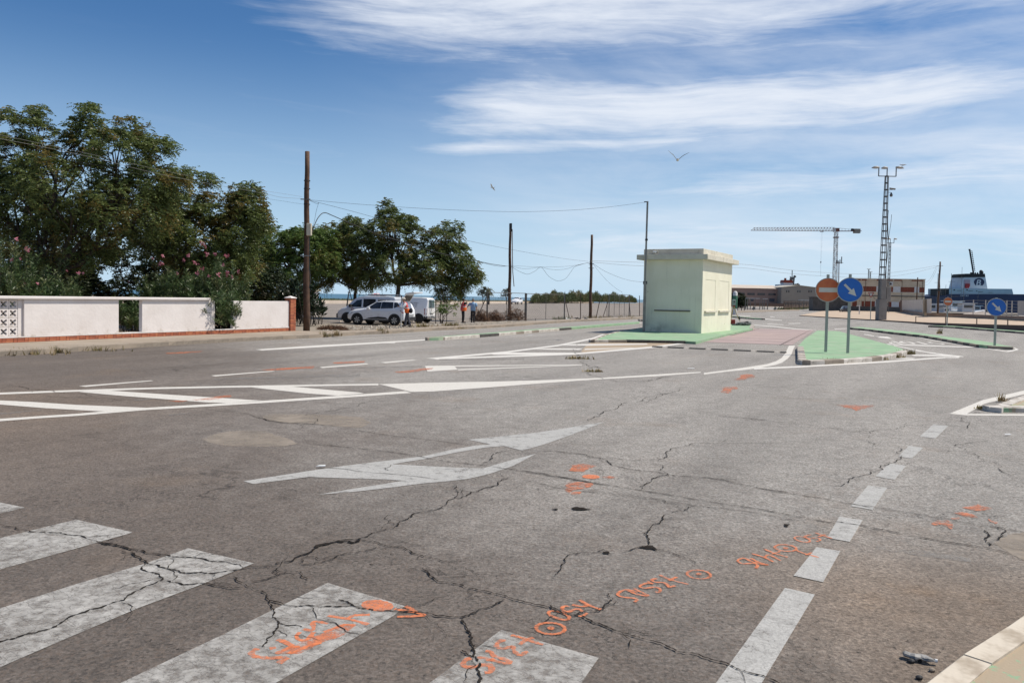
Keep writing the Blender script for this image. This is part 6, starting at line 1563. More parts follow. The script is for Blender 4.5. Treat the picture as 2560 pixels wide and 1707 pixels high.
MB().bar((pLb.x - .28, pLb.y - .17, D(770, 640, pLb.y)[2]), (pLb.x + .22, pLb.y - .17, D(770, 640, pLb.y)[2]), .05).build('step_bracket', M_STEEL, pL)
for yy in (452, 472, 499, 511): q = D(768, yy, pLb.y)[2]; MB().lathe([(.155, q - .02), (.16, q), (.155, q + .02)], (pLb.x - .045, pLb.y, 0), 12).build('band', M_CLAD, pL)
MB().tube([(pLb.x + .14, pLb.y - .16, bx.z - .3), (pLb.x + .15, pLb.y - .17, 3.2), (pLb.x + .22, pLb.y - .17, 2.6), (pLb.x + .16, pLb.y - .18, 2.2)], .022, 6).build('down_cable', M_CLAD, pL)
MB().bar((pLb.x - .32, pLb.y - .12, D(755, 499, pLb.y)[2]), (pLb.x + .16, pLb.y - .12, D(755, 499, pLb.y)[2]), .05).build('cross_bracket', M_STEEL, pL)
p1, p1b, p1h = wood_pole('wooden pole with a split hanging cable cover between the dry brush heaps', 1273.5, 796.5, 559, .03, .155, .105, -.08)
MB().tube([(p1b.x + .10, p1b.y - .12, p1h - .5), (p1b.x + .17, p1b.y - .13, 5.5), (p1b.x + .22, p1b.y - .13, 4.2), (p1b.x + .36, p1b.y - .13, 2.9)], .04, 6).build('loose_cover', M_WOOD, p1)
MB().bar((p1b.x - .02, p1b.y, p1h - .7), (p1b.x - .02, p1b.y, p1h + .02), .2).build('cap_sleeve', M_CLAD, p1)
p2, p2b, p2h = wood_pole('plain dark wooden pole standing between two fence gates', 1475.5, 793.5, 587, .10, .16, .115, -.02)
for zz in (4.95, 5.35): MB().bar((p2b.x - .28, p2b.y - .1, zz), (p2b.x + .25, p2b.y - .1, zz), .05).build('hook', M_CLAD, p2)
M_CABLE = mat('black_cable', (.02, .02, .021)); M_CABLEG = mat('grey_cable', (.22, .22, .215))
def cable(label, pts, r=.011, m=None, sag=None, group='overhead cables'):
    P = [Vector(p) for p in pts]
    if sag is not None:
        a, b = P; P = [a.lerp(b, i / 14) - Vector((0, 0, sag * 4 * (i / 14) * (1 - i / 14))) for i in range(15)]
    else:
        Q = [P[0] * 2 - P[1]] + P + [P[-1] * 2 - P[-2]]; o = []
        for i in range(1, len(Q) - 2):
            for j in range(5):
                t = j / 5; a, b, c, d = Q[i - 1:i + 3]; o.append(.5 * (2 * b + (c - a) * t + (2 * a - 5 * b + 4 * c - d) * t * t + (3 * b - a - 3 * c + d) * t ** 3))
        P = o + [Q[-2]]
    return tag(MB().tube(P, r * .72, 5, False).build('overhead_cable', m or M_CABLE), label, 'cable', group)
YL = pLb.y - .15; Y1, Y2 = p1b.y - .15, p2b.y - .15
def lerpY(x, x0, x1, Ya, Yb):  # depth along a straight span seen at pixel x
    t = (x - x0) / (x1 - x0); return 1 / ((1 - t) / Ya + t / Yb)
def span(label, k, pts, Ya, Yb, r=.011, m=None):
    P = [zp(k, *p) for p in pts]; x0, x1 = P[0][0], P[-1][0]
    return cable(label, [D(x, y, lerpY(x, x0, x1, Ya, Yb)) for x, y in P], r, m)
span('thin cable from the tall pole to the steel pole at the kiosk', 'src', [(768, 499.5), (900, 511), (1050, 521), (1180, 527), (1300, 529.5), (1420, 526), (1520, 518), (1613, 506)], YL, sp0.y, .010)
span('upper of the three cables running left from the tall pole', 'src', [(755, 492), (655, 476), (560, 458), (400, 425), (200, 380), (-60, 325)], YL, 24, .006, M_CABLEG)
span('pale middle cable running left from the tall pole across the trees', 'src', [(755, 497), (700, 493), (655, 483), (420, 440), (200, 387), (-60, 335)], YL, 24, .008, M_CABLEG)
span('lower of the three cables running left from the tall pole', 'src', [(758, 511), (650, 494), (560, 478), (300, 425), (-60, 352)], YL, 24, .006)
span('thick drooping cable from the junction box through the wide tree', 'U', [(515, 660), (530, 610), (560, 550), (600, 519), (660, 540), (740, 575), (860, 625), (1000, 678), (1150, 725), (1300, 772), (1480, 820), (1660, 855), (1780, 882), (1900, 900)], YL, Y1, .03)
span('loop of thin wire above the junction box', 'U', [(498, 432), (548, 455), (560, 450), (545, 500), (530, 580), (515, 640)], YL, YL, .010)
span('thin cable dropping from the tall pole behind the wide tree', 'U', [(500, 432), (620, 462), (860, 525), (1200, 620), (1540, 700), (1900, 775), (2300, 845), (2480, 865)], YL, Y2, .012)
span('low drooping double cable between the second and third wooden poles', 'M', [(870, 480), (940, 525), (1000, 552), (1045, 560), (1110, 530), (1168, 494), (1230, 570), (1280, 608), (1335, 626), (1400, 605), (1450, 545), (1492, 490), (1560, 466), (1638, 445)], Y1, Y2, .017)
span('upper slack cable between the second and third wooden poles', 'M', [(880, 478), (1100, 490), (1320, 490), (1480, 478), (1638, 447)], Y1, Y2, .012)
span('middle slack cable between the second and third wooden poles', 'M', [(880, 484), (960, 503), (1030, 509), (1168, 495), (1240, 512), (1330, 519), (1420, 508), (1500, 480), (1638, 447)], Y1, Y2, .014)
span('cable from the second pole back to the wide tree', 'M', [(870, 482), (760, 485), (640, 460), (560, 440), (500, 425)], Y1, 60, .016)
span('stay cable from the third pole down towards the fence', 'M', [(1665, 456), (1720, 530), (1800, 620), (1880, 690), (1950, 737)], Y2, Y2 - 4, .012)
span('double cable from the third pole sagging behind the kiosk', 'M', [(1665, 456), (1760, 520), (1860, 568), (1960, 605), (2060, 628), (2200, 640)], Y2, Y2 + 10, .017)
pRb = Vector(G(2344, 792, .2))
for dy_, lb in ((0, 'upper long cable from the third pole to the far right pole'), (9, 'lower long cable from the third pole to the far right pole')):
    P = [(1478, 652 + dy_ * .4), (1610, 656 + dy_), (1845, 660 + dy_), (1975, 675 + dy_), (2110, 684 + dy_), (2200, 684 + dy_), (2270, 676 + dy_), (2342, 664 + dy_ * .4)]
    cable(lb, [D(x, y, lerpY(x, 1478, 2342, Y2, pRb.y)) for x, y in P], .02, M_CABLEG)

# ================================================================ fence with gate frames
M_FENCE = mat('grey_fence_tube', (.20, .185, .165), (.13, .115, .10), 5.0, .6, metal=.3); M_RUST = mat('rusty_fence', (.13, .085, .062), (.08, .055, .042), 6.0, .8)
def vpost(k, x, yt, yb, w, z=.03, x2=None):
    bx_, by_ = zp(k, x, yb); b = Vector(G(bx_, by_, z)); tx_, ty_ = zp(k, x2 if x2 is not None else x, yt); return b, Vector(D(tx_, ty_, b.y)), w
def gate(label, x0, x1, ytop, yb, mids, low, sect):
    a, at_, _ = vpost('M', x0, ytop, yb, .07); b, bt_, _ = vpost('M', x1, ytop, yb - 5, .07)
    bt_.z = at_.z if abs(bt_.z - at_.z) < .4 else bt_.z
    root = empty('gate_frame', (a + b) / 2, label, 'gate', group='bare gate frames in the fence')
    for p, t in ((a, at_), (b, bt_)): MB().bar((p.x, p.y, -.05), (p.x, p.y, t.z), sect).build('post', M_FENCE, root)
    MB().bar((a.x, a.y, at_.z - .03), (b.x, b.y, bt_.z - .03), .05).build('rail', M_FENCE, root); MB().bar((a.x, a.y, low), (b.x, b.y, low), .05).build('rail', M_FENCE, root)
    for m in mids:
        p = a.lerp(b, m); MB().bar((p.x, p.y, low), (p.x, p.y, at_.z - .03), .04).build('upright', M_FENCE, root)
    mb = MB(); n = int((b - a).length / .24)
    for i in range(n + 1):
        for s in (-1, 1):
            x0_, x1_ = i / n, i / n + s * (at_.z - low) / (b - a).length
            q0, z0 = x0_, low; q1, z1 = x1_, at_.z
            if q1 > 1: z1 = low + (at_.z - low) * (1 - q0) / (q1 - q0); q1 = 1
            if q1 < 0: z1 = low + (at_.z - low) * (q0) / (q0 - q1); q1 = 0
            p, q = a.lerp(b, q0), a.lerp(b, q1); mb.bar((p.x, p.y, z0), (q.x, q.y, z1), .004)
    mb.build('wire_mesh', M_FENCE, root)['kind'] = 'stuff'
    return a, b
gate('wide gate frame around the second wooden pole', 645, 1012, 733, 1010, (.5,), .28, .12); gate('gate frame right of the second wooden pole with a leaning brace', 1022, 1390, 745, 1008, (.5,), .12, .10); gate('short gate frame with three uprights left of the kiosk', 1820, 2015, 752, 972, (.25, .5, .75), .15, .09)
def post(label, k, x, yt, yb, w=.07, x2=None, z=.03, m=None, name='fence_post', cat='post'):
    b, t, _ = vpost(k, x, yt, yb, w, z, x2); o = MB().bar(b - Vector((0, 0, .05)), t, w).build(name, m or M_RUST); return tag(o, label, cat, 'fence posts and braces')
post('leaning fence brace at the left end of the gates', 'M', 535, 785, 1015, .06, 638); post('leaning brace right of the second gate frame', 'M', 1442, 800, 990, .06, 1397); post('single fence post between the second gate and the third pole', 'M', 1548, 750, 985, .08); post('leaning post right of the third wooden pole', 'M', 1696, 760, 982, .07, 1745)
post('leaning brace left of the short gate frame', 'M', 1765, 832, 967, .06, 1810); post('thin leaning brace right of the short gate frame', 'M', 2030, 840, 970, .06, 2018); post('lone fence post just left of the kiosk', 'M', 2116, 768, 962, .07); post('thin post beside the short gate frame', 'M', 1803, 835, 970, .05)
post('thin iron post near the small shrub mound', 'M', 1112, 985, 1008, .05)
# litter at the fence foot
def clutter(label, p, w, h, m, seed, name='debris', cat='rubbish'):
    r = random.Random(seed); mb = MB()
    for i in range(7):
        c = Vector(p) + Vector((r.uniform(-w, w), r.uniform(-w, w) * .5, h * r.uniform(.2, .6))); d = Vector((r.uniform(-1, 1), r.uniform(-1, 1), r.uniform(-.2, .4))).normalized() * w * r.uniform(.3, .7)
        mb.bar(c - d, c + d, h * r.uniform(.3, .8), h * .25)
    return tag(mb.build(name, m), label, cat)
clutter('black rubber scrap on the pavement beside the third wooden pole', G(*zp('M', 1555, 994), .15), .5, .14, M_CLAD, 1); clutter('black scrap lying just left of the kiosk', G(*zp('M', 2125, 1013), .0), .45, .16, M_CLAD, 2); clutter('small white litter at the gate post', G(*zp('M', 1425, 998), .1), .25, .1, M_PLATE, 3)

# ================================================================ road signs
M_SRED = mat('faded_orange_red', (.50, .095, .03), (.56, .16, .05), 2.0, .35); M_SBLUE = mat('sign_blue', (.012, .115, .43), (.014, .13, .46), 2.0, .35); M_SWHITE = mat('sign_white', (.60, .57, .50), (.53, .50, .43), 3.0, .4); M_SEDGE = mat('sign_rim', (.45, .44, .40), (.38, .37, .34), 3.0, .4)
def sign_base(name, label, b, yaw, zc, R, ptop, post=(.10, .05), group=None):
    root = empty(name, b, label, 'road sign', yaw, group); M = root.matrix_basis.copy()
    def fx(o): o.matrix_basis = M; o.parent = root; o.matrix_parent_inverse = M.inverted(); return o
    fx(bevel(MB().box(-post[0] / 2, .0, -.02, post[0] / 2, post[1], zc + ptop).build('post', M_POST), .008))
    if R:
        fx(MB().lathe([(0, -.005), (R * .94, -.005), (R * .955, -.022), (R, -.02), (R, .012), (0, .012)], (0, -.02, zc), 48, 'y').build('rim', M_SEDGE, None, False))
    return root, fx
def disc(fx, zc, R, m): fx(MB().lathe([(R * .935, -.0345), (0, -.0345)], (0, -.002, zc), 48, 'y').build('sign_face', m))
def no_entry(label, b, zc, R, yaw=0, ptop=.6):
    root, fx = sign_base('no_entry_sign', label, b, yaw, zc, R, ptop, group='no entry signs'); disc(fx, zc, R, M_SRED)
    fx(MB().box(-R * .72, -.042, zc - R * .19, R * .72, -.0385, zc + R * .19).build('white_bar', M_SWHITE)); return root
def keep_right(label, b, zc, R, yaw=0, ptop=.6):
    root, fx = sign_base('keep_right_sign', label, b, yaw, zc, R, ptop, group='blue keep right signs'); disc(fx, zc, R, M_SBLUE)
    A_ = [(-.62, .09), (.08, .09), (.08, .30), (.70, 0), (.08, -.30), (.08, -.09), (-.62, -.09)]; c, s = math.cos(-.80), math.sin(-.80)
    fx(MB().plate([((x * c - y * s) * R, -.0385, zc + (x * s + y * c) * R) for x, y in A_], (0, -1, 0), .003).build('arrow', M_SWHITE)); return root
b = Vector(G(2064.5, 879.8, .125)); no_entry('large faded orange no entry sign on the central island', b, 2.32, .45, math.radians(-10), .58)
b = Vector(G(2119.5, 882.6, .125)); keep_right('large blue keep right sign with white diagonal arrow on the central island', b, 2.33, .455, math.radians(-14), .58)
b = Vector(G(2487, 863.5, .118)); keep_right('smaller blue keep right sign at the nose of the long right island', b, 1.80, .42, math.radians(-16), .44)
b = Vector(G(*zp('K', 1220, 138), .118)); no_entry('small faded no entry sign on the strip island before the retaining wall', b, 2.2, .39, math.radians(-8), .41)
b = Vector(G(2175.6, 799.3, .15)); root, fx = sign_base('give_way_sign', 'narrow give way triangle seen at an angle beside the lattice mast', b, math.radians(-52), 2.75, 0, .4, (.08, .06))
fx(MB().plate([(-.36, -.01, 3.12), (.36, -.01, 3.12), (0, -.01, 2.5)], (0, -1, 0), .015).build('red_border', mat('sign_red', (.40, .04, .03), None, 2, .4))); fx(MB().plate([(-.22, -.026, 3.045), (.22, -.026, 3.045), (0, -.026, 2.66)], (0, -1, 0), .004).build('sign_face', M_SWHITE))
# ================================================================ instruments behind the kiosk
tb = Vector(G(1833, 810, .13))
M_TAN = mat('tripod_wood', (.46, .34, .16), (.38, .27, .12), 6, .6)
ts = tripod('total_station', 'survey instrument on a yellow wooden tripod behind the kiosk', 'survey instrument', tb, 1.35, .62, M_TAN, rot=-.15)
MB().box(tb.x - .09, tb.y - .09, tb.z + 1.40, tb.x + .09, tb.y + .09, tb.z + 1.50).build('red_collar', M_RED, ts); bevel(MB().box(tb.x - .13, tb.y - .10, tb.z + 1.51, tb.x + .13, tb.y + .10, tb.z + 1.98).build('instrument', mat('grey_green_case', (.30, .34, .30), (.22, .25, .23), 5, .5), ts), .04); MB().tube([(tb.x, tb.y - .16, tb.z + 1.80), (tb.x, tb.y + .12, tb.z + 1.80)], .05, 10).build('telescope', M_CLAD, ts)
MB().tube([(tb.x + .42, tb.y - .05, tb.z + .62), (tb.x + .50, tb.y - .05, tb.z + .36)], .07, 8).build('strap_pad', M_CLAD, ts)
tag(bevel(MB().box(tb.x - .28, tb.y - .35, .13, tb.x + .07, tb.y - .05, .50).build('instrument_case', mat('red_case', (.30, .03, .02), (.22, .02, .015), 5, .5), None), .03), 'red instrument case standing at the tripod foot behind the kiosk', 'case')
g = Vector(G(*zp('L', 290, 522), .13)); mb = MB().ball(g + Vector((-.1, 0, .12)), (.55, .3, .13)).ball(g + Vector((.3, .1, .16)), (.3, .25, .17)).bar(g + Vector((-.95, 0, .03)), g + Vector((.2, -.1, .1)), .12).bar(g + Vector((-.2, .1, .2)), g + Vector((.5, 0, .26)), .1)
tag(mb.build('equipment_bag', mat('grey_black_fabric', (.03, .032, .03), (.22, .23, .22), 3.0, .8, lo=.45, hi=.6), None, True), 'grey and black equipment bag lying at the corner of the kiosk island', 'bag')

# ================================================================ gulls and small litter
M_GULL = mat('white_plumage', (.72, .71, .70), (.60, .60, .60), 6.0, .8); M_GULLG = mat('grey_plumage', (.26, .27, .29), (.20, .21, .23), 6.0, .8); M_GULLB = mat('brown_plumage', (.36, .28, .20), (.50, .45, .38), 9.0, .8)
def gull(label, p, rz, wings, tilt=0, m1=None, m2=None, perched=False, s=1.0):
    root = empty('gull', p, label, 'bird', rz); M = root.matrix_basis @ Matrix.Rotation(tilt, 4, 'X') @ Matrix.Scale(s, 4)
    def fx(o): o.matrix_basis = M; o.parent = root; o.matrix_parent_inverse = root.matrix_basis.inverted(); return o
    mb = MB().tube([(-.26, 0, .0), (-.18, 0, 0), (-.05, 0, -.01), (.08, 0, .0), (.17, 0, .03), (.22, 0, .05), (.27, 0, .05)], [.012, .05, .082, .075, .05, .045, .02], 10)
    mb.plate([(-.18, -.03, 0), (-.34, -.07, 0), (-.36, .0, 0), (-.34, .07, 0), (-.18, .03, 0)], (0, 0, 1), .01)
    fx(mb.build('body', m1 or M_GULL, None, True)); fx(MB().tube([(.26, 0, .05), (.31, 0, .042), (.325, 0, .03)], [.013, .010, .004], 6).build('beak', M_TAN))
    for i, sgn in enumerate((1, -1)):
        if perched: Q = [[(.08, sgn * .07, .04), (-.12, sgn * .085, .03), (-.34, sgn * .03, .02), (-.10, sgn * .07, -.03)]]
        else:
            u0, u1 = wings[i]; a = (.08, sgn * .06, .03); b_ = (-.10, sgn * .06, .03); y1, z1 = .30 * math.cos(u0), .30 * math.sin(u0); y2, z2 = y1 + .38 * math.cos(u1), z1 + .38 * math.sin(u1)
            Q = [[a, (.12, sgn * (.06 + y1), .03 + z1), (-.06, sgn * (.06 + y1), .03 + z1), b_], [(.12, sgn * (.06 + y1), .03 + z1), (-.08, sgn * (.06 + y2), .03 + z2), (-.11, sgn * (.06 + y2 * .97), .03 + z2 * .97), (-.06, sgn * (.06 + y1), .03 + z1)]]
        mb = MB()
        for q in Q: mb.plate(q, (Vector(q[1]) - Vector(q[0])).cross(Vector(q[2]) - Vector(q[0])), .012)
        fx(mb.build('wing', (m2 or M_GULLG) if i else (m1 or M_GULL)))
    if perched:
        for sgn in (-.03, .03): fx(MB().tube([(0, sgn, -.06), (0, sgn, -.18)], .008, 5).build('leg', M_TAN))
gull('gull flying with raised V-shaped wings above the kiosk', D(1694, 400, 38), math.radians(80), ((1.05, .75), (.62, .35)), -.1, M_GULL, M_GULLG, s=.85)
gull('small pale brown gull gliding between the trees and the kiosk', D(1231, 469, 62), math.radians(155), ((.5, .15), (-.1, -.5)), .25, M_GULL, M_GULLB, s=.62)
def bottle():
    p = Vector(G(*zp('T', 630, 440), .012)); r = random.Random(4)
    root = empty('crushed_bottle', p, 'crushed pale plastic bottle lying on the road near the bottom right kerb', 'litter', -.5); root.scale = (.82, .82, .8); M = root.matrix_basis
    def fx(o): o.matrix_basis = M; o.parent = root; o.matrix_parent_inverse = M.inverted(); return o
    prof = [(-.095, .012), (-.085, .030), (-.05, .026), (-.02, .033), (.01, .024), (.04, .031), (.065, .024), (.08, .013), (.098, .012)]
    mb = MB().tube([(x, .006 * math.sin(x * 60), .02 + .004 * math.cos(x * 80)) for x, _ in prof], [q for _, q in prof], 9); mb.v = [(x, y * 1.15 + r.uniform(-.004, .004), .012 + (z - .012) * .62 + r.uniform(-.004, .004)) for x, y, z in mb.v]
    fx(mb.build('bottle_body', mat('cloudy_plastic', (.30, .29, .27), (.17, .165, .155), 25, .5))); fx(MB().tube([(.095, .0, .015), (.112, .0, .015)], .014, 8).build('bottle_cap', M_PLATE))
bottle()
for x, y, s, lb in ((510, 495, .022, 'dark pebble in front of the crushed bottle'), (650, 485, .014, 'small dark pebble beside the crushed bottle'), (850, 640, .018, 'pale chip of stone next to the cream kerb'), (640, 765, .02, 'dark pebble between the bottle and the kerb')):
    g = G(*zp('T', x, y), 0); tag(MB().ball((g[0], g[1], s * .5), (s, s * .8, s * .6), 7, 5).build('pebble', M_KERB if 'pale' in lb else M_CLAD), lb, 'stone', 'loose pebbles on the road')
for k, x, y, lb in (('C', 312, 399, 'white paper scrap on the road before the central island'), ('E', 462, 342, 'white stick lying beside the double-headed arrow'), ('Q', 1592, 272, 'white scrap near the near refuge'), ('B', 1235, 186, 'white scrap on the road before the kiosk')):
    g = G(*zp(k, x, y), 0); s = .05 if k in 'EQ' else .11; tag(MB().plate([(g[0] - s, g[1] - s * .3, .021), (g[0] + s, g[1] - s * .2, .024), (g[0] + s * .9, g[1] + s * .4, .03), (g[0] - s * .5, g[1] + s * .3, .026)], (0, 0, 1), .006).build('paper_scrap', M_PLATE), lb, 'litter')
# ================================================================ right side: retaining wall, sandy terrace
M_BROWNW = mat('brown_concrete', (.165, .115, .09), (.12, .085, .068), 1.0, .9, bmp=.3, bscale=12, c3=(.22, .165, .13), scale3=2.0, f3=.6)
RW = [(1998, 789.8, 788.2), (2048, 793.2, 791.0), (2127, 798.2, 795.8), (2193, 801.8, 799.2), (2287, 808.6, 804.6), (2320, 811.6, 806.2), (2364, 815.2, 807.8), (2449, 820.8, 810.2), (2560, 827.4, 813.2), (2760, 839, 818.5)]
rw = []
for x, yb, yt in RW:
    g = Vector(G(x, yb)); t = D(x, yt, g.y); rw.append((g, max(.10, t[2])))
rwo = empty('retaining_wall', rw[0][0], 'low brown concrete retaining wall along the far side of the right road', 'low wall')
mb = MB(); n = len(rw); v = []
for g, h in rw:
    d = Vector((g.x, g.y, 0)).normalized() * .28
    v += [(g.x, g.y, -.05), (g.x, g.y, h), (g.x + d.x, g.y + d.y, h), (g.x + d.x, g.y + d.y, -.05)]
f = [(4 * i + k, 4 * i + (k + 1) % 4, 4 * i + 4 + (k + 1) % 4, 4 * i + 4 + k) for i in range(n - 1) for k in range(4)] + [(0, 1, 2, 3)]
mb.add(v, f).build('wall_body', M_BROWNW, rwo)
BW = [(2103, 776.5, None), (2180, 777.8, None), (2256, 780.4, 773.6), (2287, 787.8, 778.6), (2314, 790.6, 782.2), (2360, 792.6, 783.9), (2442, 796, 786.5), (2560, 802.5, 790.5), (2760, 812, 797)]
bw = [Vector(G(x, y, .25)) for x, y, _ in BW]
front = [Vector((g.x, g.y, 0)) + Vector((g.x, g.y, 0)).normalized() * .27 + Vector((0, 0, h - .012)) for g, h in rw]
def strip(name, a, b, m):
    """terrain between two lines of points"""
    N = 24
    def at(P, t):
        i = min(int(t * (len(P) - 1)), len(P) - 2); return P[i].lerp(P[i + 1], t * (len(P) - 1) - i)
    mb = MB()
    for i in range(N + 1): mb.v += [tuple(at(a, i / N)), tuple(at(b, i / N))]
    mb.f = [(2 * i, 2 * i + 2, 2 * i + 3, 2 * i + 1) for i in range(N)]
    return mb.build(name, m)
back = [Vector(G(2060, 776.5, .02))] + bw
structure(strip('sandy_terrace', front, [p + Vector((p.x, p.y, 0)).normalized() * .3 for p in back], mat('pale_sand', (.50, .385, .285), (.40, .31, .225), .25, .95, c3=(.56, .45, .34), scale3=1.6, f3=.7)))
structure(MB().sheet([tuple(Vector(G(2060, 776, .018))), tuple(Vector(G(2140, 777, .22))), (100, 186, .22), (135, 183, .22), (170, 190, .2), (139, 243, .2), (92, 240, .018)]).build('yard', M_LOT))
bwo = empty('harbour_wall', bw[3], 'brown wall behind the sandy terrace in front of the harbour', 'wall')
mb = MB(); seg = []
for (x, yb, yt), p in list(zip(BW, bw))[2:]:
    t = D(x, yt, p.y)[2]; d = Vector((p.x, p.y, 0)).normalized() * .3; seg.append((p, t, d)); mb.v += [(p.x, p.y, .0), (p.x, p.y, t), (p.x + d.x, p.y + d.y, t), (p.x + d.x, p.y + d.y, 0)]
mb.f = [(4 * i + k, 4 * i + (k + 1) % 4, 4 * i + 4 + (k + 1) % 4, 4 * i + 4 + k) for i in range(len(seg) - 1) for k in range(4)] + [(0, 1, 2, 3)]
mb.build('wall_body', mat('light_brown_wall', (.27, .205, .165), (.21, .16, .13), .8, .9), bwo)
M_WPANEL = mat('white_sheet_panel', (.56, .515, .46), (.50, .455, .405), .6, .7, c3=(.42, .37, .32), scale3=2.0, f3=.4)
def wallpanel(name, x0, y0t, y0b, x1, y1t, y1b, Ya, Yb, m, th=.12, n=1, par=None):
    out = []
    for i in range(n):
        a, b = i / n, (i + .985) / n
        def pt(t, top):
            Y = 1 / ((1 - t) / Ya + t / Yb); return Vector(D(x0 + (x1 - x0) * t, (y0t + (y1t - y0t) * t) if top else (y0b + (y1b - y0b) * t), Y))
        q = [pt(a, 0), pt(b, 0), pt(b, 1), pt(a, 1)]; out.append(MB().plate(q, (q[1] - q[0]).cross(q[3] - q[0]), th).build(name, m, par))
    return out
wallpanel('white_panel', 2256.3, 750.8, 775, 2307.5, 748.8, 781.5, bw[2].y, bw[4].y + 8, M_WPANEL, n=5, par=bwo); wallpanel('white_panel', 2315.5, 747.6, 782, 2329, 746.5, 782.6, bw[4].y, bw[4].y - 8, M_WPANEL, n=2, par=bwo)
p = Vector(G(2311.6, 791, .25)); MB().bar((p.x, p.y, 0), (p.x, p.y, D(2311.6, 748, p.y)[2]), .40).build('gate_pillar', mat('beige_pillar', (.42, .34, .24), (.35, .28, .2), 1, .9), bwo)
p = Vector(G(2253.5, 780, .25)); MB().bar((p.x, p.y, 0), (p.x, p.y, D(2253.5, 751, p.y)[2]), .50).build('gate_pillar', M_BROWNW, bwo)
# harbour fence on the wall and railing on the terrace edge
hf = empty('harbour_fence', bw[5], 'tall wire fence with pale posts standing on the harbour wall', 'fence')
pts_ = []
for x, yt, yb in ((2366, 752, 786), (2432.5, 749.5, 788), (2463, 750, 789), (2516, 751, 790), (2529, 751.5, 790.5), (2545, 752, 791.5)):
    Y = np.interp(x, [q[0] for q in BW[2:]], [q.y for q in bw[2:]]) + .5; a, t = Vector(D(x, yb, Y)), Vector(D(x, yt, Y)); MB().bar((a.x, a.y, .3), (a.x, a.y, t.z), .09).build('post', M_WPANEL, hf); pts_.append((a, t))
for k in range(5):
    MB().tube([(a.x, a.y, a.z + (t.z - a.z) * (k + 1) / 5.2) for a, t in pts_], .022, 4).build('wire', M_STEEL, hf)
wallpanel('mesh_panel', 2545, 752, 788, 2760, 757, 797, bw[7].y - .4, bw[8].y - .4, mat('grey_mesh_sheet', (.40, .40, .39), (.34, .34, .33), 3, .8), .05, 4, hf)
rl = empty('terrace_railing', rw[4][0], 'rusty iron railing on the edge of the sandy terrace', 'railing'); P = []
for x, yb, yt in ((2289.6, 804.8, 791.5), (2364, 807.2, 792.2), (2442, 809.6, 796.2), (2519.5, 811.6, 797.8), (2610, 814, 799.5)):
    Y = np.interp(x, [q[0] for q in RW], [g.y for g, h in rw]) + .12; a, t = Vector(D(x, yb, Y)), Vector(D(x, yt, Y)); MB().bar((a.x, a.y, a.z - .15), t, .06).build('post', M_RUST, rl); P.append(t)
for a, b in zip(P, P[1:]): MB().bar(a, b, .045).build('rail', M_STEEL, rl)

# ================================================================ two-storey building
bl, br = Vector(G(2126, 777.2, .2)), Vector(G(2310, 781.2, .2))
BY = (bl.y + br.y) / 2; bl = gp(2126, 777, BY + 2, .2); br = gp(2310, 780, BY - 2, .2)
BWd = (br - bl).length; bx_ = (br - bl).normalized(); by_ = Vector((-bx_.y, bx_.x, 0))
BM = Matrix(((bx_.x, by_.x, 0, bl.x), (bx_.y, by_.y, 0, bl.y), (0, 0, 1, bl.z), (0, 0, 0, 1)))
house = bpy.data.objects.new('harbour_building', None); house.matrix_basis = BM; COL.objects.link(house); tag(house, 'weathered two-storey flat-roofed building with red brick panels and white shutters', 'building')
def hp(mb, name, m, parent=None):
    o = mb.build(name, m); o.matrix_basis = BM.copy(); o.parent = parent or house; o.matrix_parent_inverse = (parent or house).matrix_basis.inverted(); return o
HB = D(2135, 696.7, BY)[2] - .2
ux = lambda x: (x - 60) / (1862 - 60) * BWd
uz = lambda x, y: (1168 - y) / (1168 - 372) * HB if x < 900 else (1190 - y) / (1190 - 384) * HB
M_CREAMW = mat('stained_cream_render', (.58, .485, .36), (.46, .375, .275), .35, .9, c3=(.13, .11, .09), scale3=1.1, f3=.75); M_PBR = mat('red_brick_panel', (.22, .06, .035), (.16, .045, .028), 1.5, .85); M_SHUT = mat('white_shutter', (.60, .59, .57), (.52, .51, .5), 2, .6)
M_STONEB = mat('dark_stone_base', (.13, .115, .10), (.08, .072, .065), 1.2, .9, c3=(.2, .18, .16), scale3=3, f3=.6)
hp(MB().box(0, 0, 1.15, BWd, 11, HB), 'wall', M_CREAMW); hp(MB().box(-.03, -.05, -.6, BWd + .03, 11.02, 1.149), 'stone_base', M_STONEB); hp(MB().box(-.12, -.14, HB + .002, BWd + .12, 11.1, HB + .16), 'roof', M_FASC)
hp(MB().box(0, -.12, uz(500, 795), BWd, -.002, uz(500, 772)), 'floor_band', M_STONEB); hp(MB().box(0, -.10, uz(500, 700), BWd, -.002, uz(500, 684)), 'sill_band', M_FASC)
for x0, x1 in ((150, 290), (315, 440), (685, 870), (940, 1075), (1115, 1300), (1535, 1820)): hp(MB().box(ux(x0), -.03, uz(x0, 408 if x0 < 900 else 420), ux(x1), -.001, uz(x0, 374 if x0 < 900 else 392)), 'brick_panel', M_PBR)
